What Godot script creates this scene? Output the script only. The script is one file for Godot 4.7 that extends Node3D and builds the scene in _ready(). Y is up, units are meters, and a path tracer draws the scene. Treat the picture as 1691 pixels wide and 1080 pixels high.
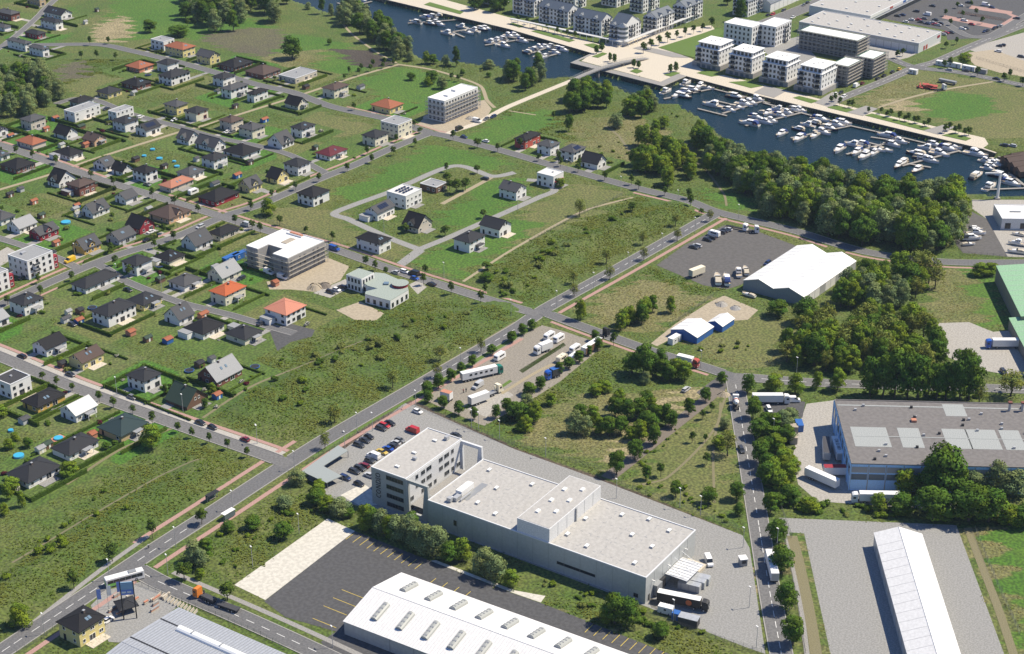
extends Node3D
# Aerial view of a housing estate, factory yards and a marina, surveyed in metres. y is up, the camera looks along -z.

var ROADS := [
["main_road",6.6,[-154.5,227.2,-148.4,217.3,-116.3,166.5,-100.8,143.2,-84.9,118.8,-66.2,91.1,-28.3,40.4,1.1,0.9,14.9,-20.2,49.8,-64.8,97.4,-127]],
["estate_street",6,[-226.7,8.2,-202.3,25.7,-170.4,49.5,-150.6,62.8,-119.3,83.4,-89.2,102.4,-77.5,110.5]],
["estate_street",5.6,[-222.5,-11.3,-204.3,-40,-188.4,-62.8,-176.1,-77.1,-155.4,-96.9,-137.5,-121.6,-121.3,-138,-97.9,-171,-80.7,-192.8,-62.5,-219.5,-43.5,-243.7]],
["estate_street",5.6,[-286,-233.9,-270.2,-223.3,-244.8,-203.7,-210.6,-175.3,-183.6,-155.8,-159.3,-138,-136.6,-121.6,-120.4,-109.4,-83.4,-84.8,-67,-71.6,-52.4,-59.4,-34.8,-46.4,-11.2,-28.8,10.7,-13.6]],
["estate_street",5,[-184.3,-66.1,-176.3,-57.5,-168.8,-48.3,-152.9,-35,-138,-23.9,-116.6,-12.5,-100.7,-2.5,-88.4,4.9]],
["estate_street",5,[-245.5,-102,-235.3,-95.5,-221.5,-86.2,-202.3,-71.6,-191.2,-60.8]],
["harbour_road",6,[-318.7,-412.9,-306.2,-411.5,-288.7,-411.5,-258.7,-411.5,-236.6,-398.2,-209,-378.7,-176.8,-352.6,-148.6,-328.7,-126,-313.8,-101.6,-288.3,-69.9,-267.1,-55.5,-253.8,-43.5,-242.8,-34.9,-237.8,-13.9,-221.4,1.4,-209.2,18.2,-194.6,37.1,-179.6,61.5,-160,84.5,-143.6,97.5,-128.5,120.5,-112.4,134.5,-102,149.6,-87.6,161.9,-78.5,181.1,-70.9,201.1,-67.5,240.9,-67.5]],
["estate_street",5,[-313.2,-527,-314.5,-498.4,-314.3,-481.5,-315.6,-447.7,-318.7,-412.9,-323.9,-380]],
["estate_street",5,[-257.6,-292.7,-248.6,-302.6,-234.5,-298.1,-211.7,-275.5,-182,-253.8,-158.4,-235.9,-134.2,-222.4,-114.6,-207.4,-94.1,-181.3]],
["factory_road",6.4,[85.9,40.9,84,85.2,82.1,130.8,79.6,188.2,78.5,225.5]],
["works_lane",5.6,[13.3,-15.4,28.9,-1.4,42.2,9.9,57.3,22.5,74.6,34.7,86.5,44]],
["works_street",6,[85.7,43,111.4,47.5,131.7,49.5,157.7,51.5,179.1,52.5,205.6,55]],
["yard_road",6.4,[-118.7,175.5,-109.1,183.3,-85,199.4,-65,213.2,-46.4,226.6]],
["shop_road",7,[181.9,-295.9,187.2,-302.6,220.9,-338.2,242.1,-362.4,258,-374.9,294.3,-415.6,350,-474]],
["shop_road",6,[231.6,-382.6,242.4,-363.6,269.3,-351.4,312.2,-314.9]],
["avenue",13,[161.6,-456.3,183,-481.5,208.2,-512.6,234.4,-543.5]],
["lot_lane",5.5,[282.3,-466.6,291.5,-430.7,307.7,-433.5,358.7,-504.7]]]
var STRIPS := [
[0,"path_pink",7.4,1.8,0,0.62],
[0,"verge",4.6,1.4,0.33,0.62],
[0,"path_pink",-8.2,1.8,0.18,0.35],
[0,"path_pink",7,1.8,0.67,1],
[1,"bays",-4.5,2.6,0,0.97],
[1,"path_pink",-6.9,1.7,0,0.97],
[2,"path_pink",-6.4,1.7,0,1],
[2,"path_pink",7,1.4,0.06,0.15],
[3,"path_pink",-4.6,1.7,0,0.3],
[3,"path_pink",-5.6,1.7,0.42,0.97],
[6,"path_pink",5.8,1.7,0.7,0.86],
[6,"path_pink",5.6,1.6,0.87,0.97],
[6,"path_pink",-5.2,1.4,0.4,0.52],
[10,"path_pink",4.8,1.6,0.08,0.9],
[12,"path_grey",-6.4,1.8,0.12,1]]
var SHEETS := [
["yard_paving","pavers",[-61.6,132.4,-67.7,122.9,-71.2,119.6,-40.2,64.7,-36.6,65.7,1,99.4,33.2,122.9,75.1,155.8,76.5,163.4,75.3,190.5,74,219.7,68.4,216.2,54.8,206.5,41.4,196.2,-29.1,148.8,-49.8,138.6]],
["truck_park","pavers_tan",[-33.1,61.9,-25.6,48,-16.7,34.2,-12.1,26.3,1.1,9.9,12.3,-3.1,19.6,1.5,34,12.7,35.4,18.2,18.5,47,5.6,64.3,-10.1,82.1,-12.3,80.7]],
["truck_park_bay","concrete",[-17.3,68.6,-5,51.5,0.6,58,-9.5,75.6]],
["gravel_lot","gravel",[64,-64.8,78.5,-87.6,99.4,-111.7,111.3,-107.2,128.7,-87.6,132.8,-73.6,111.1,-63.5,99.3,-43.8,92.2,-38.7,82.5,-43.2]],
["concrete_pad","slab",[-86.3,184.3,-61.1,145.5,-51.4,153.3,-75.6,192.4]],
["asphalt_lot","asphalt",[-51.4,153.3,-26.7,170.4,0.8,189.2,8.8,194,19.1,201,48.4,221.4,9.5,228.3,-49.7,228.3,-56.4,213.8,-52.4,208.7,-68.4,201.3,-75.9,193.1]],
["loading_strip","slab",[-24.2,170.4,0.8,187.2,10.3,190.2,8.8,193.7,0.8,188.9,-26.1,170.7]],
["hall_paving","pavers",[88.5,145.1,146.3,149.6,143.3,230.5,92.6,230.5,95.4,154.7,90.2,154]],
["works_yard","concrete",[173.8,-4.9,171.5,17.1,172.3,26.3,181.7,37.3,192.2,41.4,208.8,44,221.9,-1.4,195.9,3.2,188.3,-6]],
["factory_yard","concrete",[110.2,65.2,121.2,62.3,115.6,123.7,137.6,135.5,171.2,140.1,170.3,143.2,124.9,137.8,103,134.7,98.2,123.7,98.6,107.1,105.2,80.7]],
["factory_yard","asphalt",[93.9,57,110,63.8,107,76.1,93.4,72.3]],
["boat_yard","gravel",[205.4,-111.7,219.5,-128.5,224.4,-119.3,222.3,-74.3,203.2,-78.5,202.3,-91.2]],
["boat_yard","concrete",[223.4,-144.4,263.1,-144.4,242.5,-72.9,222.3,-74.3,224.4,-119.3,220.7,-132.4]],
["builders_yard","sand",[55.8,13.8,67.1,-4.3,83,-25.1,90.4,-32.5,103,-17.8,97.5,-8.4,83.5,-6,70.2,3.2,58,16.5]],
["building_site","sand",[-106.5,-47,-98.6,-49,-82.9,-73.6,-72,-63.5,-74.6,-48.3,-84.4,-36.2,-95.1,-38.7,-104.2,-38.7]],
["nursery_parking","concrete",[-85,-35,-72.6,-49.6,-67.4,-43.8,-77.3,-30]],
["nursery_playground","sand",[-73.6,-17.8,-64.1,-26.3,-53.1,-14.2,-56.4,-7.2,-65.2,-8.4]],
["cul_de_sac","asphalt",[-99,1.5,-92.4,-5.4,-80.4,1.5,-81,7.7,-89,12.7,-93.3,20.9]],
["scaffold_site","sand",[-51.4,-257.8,-47.2,-273.4,-39.2,-284,-15.7,-300.3,-11.4,-284,-15.1,-263,-28,-247.7,-35.9,-240.8]],
["estate_yard","concrete",[-234.8,-73.6,-229.3,-85.5,-220.8,-77.1,-226.6,-63.5]],
["shop_paving","concrete",[198,-403.5,231,-437.7,271,-416.9,243,-383.9,234.2,-377.5,214.5,-390.3]],
["shop_parking","asphalt",[239.4,-481.5,301.2,-540.2,378.5,-545.2,360.2,-481.5,322.2,-452,300.4,-427.9,276,-422.4,279.3,-444.8,249.1,-469.5]],
["shop_parking","concrete",[297,-414.2,353.8,-459.2,324.8,-358.7,297,-377.5,284.2,-400.8]],
["sand_court","sand",[278.6,-392.9,299.3,-400.8,323.8,-355,317.9,-334.6,290.6,-352.6,279.8,-367.4]],
["billboard_yard","pavers",[-128.5,195.3,-125.6,187.2,-115.3,182.3,-101,193.7,-106.4,204.7,-112.6,214.4,-119,213.8]],
["park_path","pavers",[-51.3,-67.5,-42.8,-85.5,-39.3,-80.6,-47.6,-63.5]],
["lawn_path","gravel",[69.9,56,79.4,43,83.4,48,80.2,56,72.7,61.9]],
["nursery_yard","concrete",[-44.6,-43.8,-40.4,-49,-36.7,-41.3,-40.2,-33.7]],
["terrace_paving","concrete",[41.8,190.5,50.5,197.8,55.3,204.7,42.3,196.2]],
["truck_park_island","lawn",[2.7,37.8,20.6,13.2,21.7,15.5,4.1,39.9]],
["truck_park_island","lawn",[-18.2,68.1,-14.2,61.9,-12.8,63.3,-16.8,69.5]],
["truck_park_island","lawn",[-5.4,52,-0.8,45.5,0.1,47,-4.5,53.5]],
["truck_park_verge","lawn",[-36.7,63.8,-25.8,44,-10.9,22,0.6,7.7,1.8,9.9,-10.9,26.3,-25.2,48,-33.1,61.9]],
["parking_rows","path_pink",[284,-474,313.2,-447.7,316.7,-456.3,287.7,-481.5]],
["parking_rows","path_pink",[271.4,-462.2,301.1,-430.7,304.4,-439.1,275,-469.5]],
["parking_rows","path_pink",[296.9,-486.1,323.7,-465.1,326.4,-472.5,300.3,-493.8]],
["parking_rows","path_pink",[307.9,-498.4,332.4,-483,335.3,-490.7,311.5,-506.2]],
["parking_rows","path_pink",[325.1,-501.5,338,-474,319.9,-450.5,319,-459.2,331.6,-477]],
["office_forecourt","slab",[-58.2,130.8,-51.1,122.9,-41.9,135.5,-49.8,138.6]],
["flats_court","pavers",[155.5,-410.2,183.3,-430.7,187.9,-364.9,162.4,-340.5]]]
var PATHS := [
["footpath","path_sand",2.4,[-257,-153.4,-232.6,-179.6,-223.9,-191.9,-206.9,-212.9,-180.2,-243.7,-169.4,-253.8,-141.2,-286.1,-126.8,-302.6,-110.2,-322.9,-90.7,-346.5,-68,-369.9]],
["dirt_track","path_sand",2.2,[-69.9,-369.9,-48.1,-358.7,-29.1,-340.5,-18.1,-325.3,-14.3,-300.3,-9.7,-286.1]],
["bridge_path","path_light",4.2,[-35,-240.8,-30.9,-246.7,-18.7,-259.9,-1.9,-288.3,36.2,-338.2]],
["park_path","pavers",4.2,[-42.1,-82.7,-57.3,-96.9,-77.4,-119.3,-84.6,-126.2,-76.6,-137.2,-60.8,-154.2,-51.4,-166.7,-29.2,-191.9,-10.2,-177,1.4,-182.2]],
["park_path","pavers",4,[-42.1,-82.7,-27.8,-98.4,1.3,-133.2,13.1,-147.6,21,-157.5,15,-169.3,7.4,-171.8]],
["park_path","path_sand",2.6,[-10.2,-175.3,-14.6,-168.4,-33.8,-138.8]],
["sunken_lane","lane",5.2,[32.9,119.6,46.2,100.7,58.4,83,71.4,64.3,78.3,53]],
["footpath","path_grey",1.8,[-152.6,221.1,-145.5,207.7,-137,190.5,-128.5,173.8,-118.5,156.2]],
["footpath","path_sand",1.6,[-4,57,14.1,34.2,34.9,19.8]],
["footpath","path_sand",1.5,[-21.2,-47,1.2,-84.1,33.1,-128.5,58.9,-147.6]],
["meadow_trail","path_sand",1.2,[-1.9,-280.8,13.3,-273.4]],
["meadow_trail","path_dull",1,[44.6,123.7,53.2,119.6,65.5,100.7,75.2,80.7,78.2,64.3]],
["meadow_trail","path_dull",0.9,[68.2,135.5,71.8,98.5,77.4,71.4,81.3,57]],
["field_trail","path_sand",2,[205.4,-286.1,226.1,-303.7,250.4,-319.5,282.3,-334.6]],
["meadow_trail","path_dull",1.4,[50.9,-254.8,57.2,-237.8,62.1,-212,67,-201]],
["meadow_trail","path_dull",0.9,[-76.2,99.4,-63.2,81.6,-38.4,48,-11.1,11,1.1,-6]],
["meadow_trail","path_dull",1.2,[-113.9,76.1,-98.5,50,-77.4,30.5,-59.7,13.2]],
["meadow_trail","path_dull",1.3,[-152.8,123.7,-139.2,99.4,-122.7,83]],
["meadow_trail","path_dull",1,[-158.6,172.1,-141.3,147,-122.4,119.6,-109.8,107.1]],
["meadow_trail","path_dull",1.2,[92.2,-202.8,98.3,-186.6,103.7,-152.5,103.3,-136.4]],
["meadow_trail","path_sand",1.6,[-114.3,-474,-103.2,-437.7,-84.7,-396.9,-70,-372.4]],
["factory_path","path_grey",1.6,[90.2,147,89.3,165.1,88,195.3,85.4,228.3]],
["rough_strip","path_dull",3.4,[91.2,156.2,91,175.5,90,201.6,88.2,228.3]],
["rough_strip","path_dull",2.6,[149.6,151.4,148.8,172.1,147.8,198.5,146,225.5]]]
var GROUND_PATCHES := [
[3,[-111.7,76.1,-101,31.6,-83.8,15.5,-61.8,-13.1,-42.6,-31.2,-1.4,-17.8,-3.4,-4.3,-34.2,39.4,-63.3,80.7,-78.8,99.4]],
[3,[-14.6,-49,6.8,-96.9,60.6,-150.9,90.7,-127,8.8,-25.1,-1.4,-31.2]],
[3,[-164.9,190.5,-153.5,154.4,-143.6,127.7,-121.9,87.5,-89.7,106.3,-87.9,112.2,-108.6,150.7,-137.7,195.3,-156.2,221.1]],
[2,[7.1,-136.4,17.7,-152.5,34.6,-169.3,58.2,-150.9,15.2,-96.9,-6.9,-77.1]],
[1,[-88.8,-148.4,-40.2,-225.2,1.4,-197.3,-10.3,-181.3,-29,-195.5,-51.6,-171,-61.2,-155.8,-74.8,-140.4]],
[2,[-119.1,-117,-101.6,-144.4,-82.4,-127,-68.9,-102,-42.9,-87.6,-51.4,-68.9,-79.1,-91.2]],
[1,[-37.3,-119.3,-13.7,-165,1.4,-176.1,11.8,-159.1,-4.5,-128.5,-24,-104.2]],
[1,[-46,-68.9,-23.8,-94.8,1.3,-119.3,12.6,-111.7,-14.9,-62.1,-21.9,-46.4]],
[1,[158.3,149.9,174.9,147.7,156.5,225.5,149.3,219.7,153.8,182.3]],
[1,[199.6,-63.5,212.6,-62.1,205.6,-7.2,196.3,1.5,188.6,-7.2]],
[8,[179.3,-56.8,201.9,-62.1,194.8,-7.2,177.2,-1.4,174.9,-13.1]],
[2,[190.3,-297,245.5,-361.2,297.3,-322.9,290,-237.8,253.1,-232.9,219.7,-273.4]],
[8,[198.9,-305.9,225.5,-334.6,255.3,-340.5,270.2,-328.7,247.3,-305.9,223.7,-292.7,201.6,-284]],
[5,[208.4,-292.7,223.1,-305.9,231.6,-289.4,226.1,-279.7,211.3,-281.9]],
[1,[224.2,-294.8,249.9,-317.2,275,-305.9,270,-273.4,237.4,-263]],
[1,[-265.6,-416.9,-273.9,-528.6,-215.4,-528.6,-142,-437.7,-99.3,-414.2,-104.2,-364.9,-138.6,-377.5,-168.2,-403.5,-210.3,-427.9]],
[5,[-265.6,-416.9,-271.1,-459.2,-257.9,-481.5,-244.5,-444.8,-246.5,-416.9]],
[6,[-196.8,-427.9,-175.2,-452,-147.1,-447.7,-138.8,-410.2,-154.3,-383.9,-183.7,-406.1]],
[4,[-109.7,-403.5,-88.4,-396.9,-70.3,-377.5,-71.4,-364.9,-89.4,-362.4,-101.7,-377.5]],
[1,[-118.6,-362.4,-98,-377.5,-87.6,-362.4,-102.2,-342.9,-113.9,-352.6]],
[8,[-158,-383.9,-122.9,-403.5,-109.7,-383.9,-125.9,-362.4,-148.1,-364.9]],
[3,[-266.4,-340.5,-270.1,-403.5,-229.8,-390.3,-222.3,-371.1,-235.2,-328.7,-260,-328.7]],
[6,[-271.2,-342.9,-266.6,-380,-256.8,-377.5,-252.6,-342.9,-264.9,-334.6]],
[2,[-261.8,-328.7,-240.4,-352.6,-227.6,-334.6,-241.2,-308.1,-251.6,-308.1]],
[1,[-91.3,-340.5,-64.2,-367.4,-19.5,-322.9,-15.6,-294.8,-37.5,-284,-78.1,-305.9]],
[3,[-48.3,-263,-18.1,-242.8,-1.9,-284,28.4,-273.4,37.7,-252.8,27,-223.3,4.7,-232.9]],
[1,[-24.5,-240.8,-1.8,-275.5,18.5,-284,28.1,-263,4.7,-231,-14.5,-223.3]],
[8,[28.1,-263,65.3,-273.4,91.8,-232.9,93.7,-186.6,60.4,-195.5,36.6,-223.3]],
[2,[27.1,-228.1,48.7,-209.2,64.8,-169.3,47.3,-182.2,29.6,-202.8]],
[3,[47.1,-177.9,76.2,-160.8,114.5,-132.4,92.5,-144.4,64.2,-160.8]],
[1,[94.2,-160.8,116,-144.4,115.5,-128.5,102.9,-132.4]],
[8,[27.6,-13.1,39.8,-31.2,62.4,-56.8,82,-40.6,87.5,-31.2,77.3,-19,60.4,1.5,47.9,4.3]],
[3,[56.2,-63.5,62.9,-63.5,84.4,-38.7,88.8,-31.2,83.6,-31.2,66.9,-47,51.6,-55.5]],
[8,[72,9.9,97.7,-10.1,112.3,1.5,105.5,31.6,90.3,39.4,75.2,26.3]],
[2,[81.1,-7.2,99.3,-13.1,113.6,-7.2,113.5,9.9,96,31.6,80.6,20.9]],
[3,[-3.5,76.1,34.8,20.9,53.7,26.3,35.7,52,12.2,76.1,3.2,89.7]],
[8,[3.2,80.7,26.2,57,49.2,57,68,52,54.2,80.7,32.7,111.3,7.5,94.2]],
[5,[30.6,111.3,42.5,89.7,47.9,76.1,52,80.7,41.8,100.7,33.6,115.5]],
[5,[54.5,61.9,63.1,54.5,72.6,52,69.6,59.4,59.6,69,53.4,76.1]],
[5,[63.6,61.9,68.8,56,69.6,59.4,64.4,65.7]],
[2,[40.7,119.6,60,89.7,79,57,81.9,71.4,76.9,139.4,61,147]],
[8,[76.2,61.9,83.6,57,80.8,89.7,71.6,123.7,67.8,119.6]],
[7,[-37.7,61.9,1,97.7,32.9,120.4,74.1,154.4,75,156.5,32.1,123.7,1,100.7,-39.3,65.7]],
[7,[-71.4,117.6,-41.2,59.4,-37.6,62.8,-41.9,67.6,-67.8,121.6]],
[3,[-109.6,172.1,-89.2,147,-71.3,127.7,-51.5,143.2,-61.3,145.5,-86.2,183.6,-97.4,182.3]],
[8,[89.9,154.4,95.6,156.2,91.8,225.5,85.7,225.5]],
[8,[147.2,150.7,158.2,150.7,154.7,178.9,151.1,219.7,146,225.5,146.7,195.3]],
[5,[70.6,175.5,75.6,173.8,74.7,198.5,71.7,204.7,69.6,192.1]],
[5,[76.1,52,81.8,52,82.1,59.4,78.4,61.9,76,59.4]],
[8,[-28.6,198.5,10.1,195.3,46.9,218.2,38.3,213.8,10,198.5]],
[3,[6.4,190.5,39.4,198.5,73.1,221.1,46.8,219.7,19.1,200]],
[1,[93.4,-416.9,135.5,-452,135,-430.7,106.2,-390.3]],
[1,[-307.6,-416.9,-302,-489.1,-293.5,-504.7,-283.6,-444.8,-289,-403.5]],
[2,[-111.8,-281.9,-88.7,-268.1,-69.9,-247.7,-92.3,-234.9,-126,-273.4]],
[2,[-282.3,-456.3,-273,-504.7,-265.6,-489.1,-273.5,-452]],
[1,[191.6,-459.2,213.9,-474,201.1,-444.8]]]
var SHORE := [
-173.6,
-559.6,
-150.4,
-521.7,
-118.7,
-485.8,
-98.7,
-467.9,
-64.5,
-403.7,
-55.1,
-381.6,
-31.5,
-375.3,
-6.8,
-365.3,
21,
-342.3,
36.5,
-347.1,
60.9,
-327,
81,
-293.4,
94,
-293.4,
106.8,
-264.9,
110.5,
-243.7,
126.6,
-209.4,
139.4,
-182.5,
166.6,
-162.9,
194,
-150.5,
216.7,
-153.8,
224.9,
-153]
var QUAY := [
281.5,
-146.8,
302.1,
-213.9,
251.7,
-211.1,
246.7,
-217.6,
197.1,
-260.4,
143.8,
-305.9,
103.2,
-345.3,
87.8,
-325.7,
35.5,
-372.4,
49.4,
-392.9,
-2.2,
-447.7,
-85.8,
-520.6,
-112.8,
-550.2]
var BERMS := [
[11,2.6,[-99.1,70.5,-68,28.9,-36.1,-1.4,-7.7,-16.6]],
[10,2.4,[-2.7,-40,31.7,-89.7,78.3,-133.2]],
[13,2.6,[-160.4,200,-154.6,187.2,-135.6,154.4,-108.3,116.3]]]
var QUAYSHEETS := [
["promenade","path_light",[49.4,-392.9,-2.2,-447.7,-85.8,-520.6,-122.2,-560.4,-115.1,-577.7,-74.6,-550.2,-0.2,-474,53.2,-414.2,58.6,-408.8]],
["harbour_plaza","path_light",[49.4,-392.9,58.9,-414.2,79.5,-437.7,130,-456.3,131.1,-447.7,107,-419.7,99.3,-396.9,110.8,-380,111.4,-367.4,119.3,-338.2,103.2,-345.3,90.2,-331.1,42.2,-376.2]],
["promenade","path_light",[103.2,-345.3,143.8,-305.9,197.1,-260.4,246.7,-217.6,251.8,-225.2,252.3,-234.9,200.6,-278.7,149.6,-325.3,110.8,-361.2]],
["quay_paving","path_grey",[139.3,-313.8,149.4,-303.7,159,-317.2,148,-326.4]],
["quay_paving","path_grey",[171.1,-294.8,178.9,-286.1,189.6,-302.6,184.8,-314.9]],
["quay_paving","path_grey",[186.2,-277.6,194.1,-271.3,205,-284,199.2,-289.4]],
["quay_paving","path_grey",[222.2,-246.7,228.8,-239.8,241,-252.8,236,-256.8]],
["plaza_steps","path_grey",[35.5,-372.4,87.8,-325.7,103.2,-345.3,98.9,-350.1,86.8,-333.4,40.4,-376.2,48.2,-387.7,49.4,-392.9]],
["plaza_paving","path_grey",[75.3,-403.5,98.2,-383.9,109.2,-382.6,100.8,-392.9,81.4,-408.8]],
["quay_lawn","lawn",[109.9,-351.4,118.1,-344.1,125.7,-347.7,115.9,-357.5]],
["quay_lawn","lawn",[126.9,-333.4,138.6,-321.8,146.9,-326.4,138.6,-335.8]],
["quay_lawn","lawn",[160.1,-303.7,169.2,-293.7,174,-298.1,164.4,-307]],
["quay_lawn","lawn",[176.8,-286.1,186.2,-277.6,191.4,-281.9,182.4,-290.5]],
["quay_lawn","lawn",[195.3,-272.3,222.2,-246.7,227.4,-250.7,199.9,-275.5]],
["quay_lawn","lawn",[230.2,-238.8,241.1,-230,245,-233.9,236.7,-242.8]],
["quay_lawn","lawn",[12.3,-442,36.1,-416.9,40,-421,17.4,-444.8]],
["quay_lawn","lawn",[-2.2,-459.2,4.9,-450.5,8.1,-453.4,0.2,-462.2]],
["quay_lawn","lawn",[45,-411.5,52.6,-400.8,57.7,-406.1,51.2,-414.2]],
["quay_lawn","lawn",[-59.8,-507.8,-34.5,-483,-32.2,-489.1,-56,-514.1]],
["quay_lawn","lawn",[48.9,-385.1,52.8,-382.6,58.9,-391.6,56,-394.2]],
["quay_lawn","lawn",[90.1,-347.7,94.1,-344.1,100.5,-351.4,96.4,-353.8]],
["quay_lawn","lawn",[70.4,-355,74.4,-350.1,78.4,-355,74.3,-359.9]],
["harbour_lawn","lawn",[91.3,-404.8,133,-447.7,137.5,-442,112.2,-382.6,106,-387.7]]]
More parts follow.
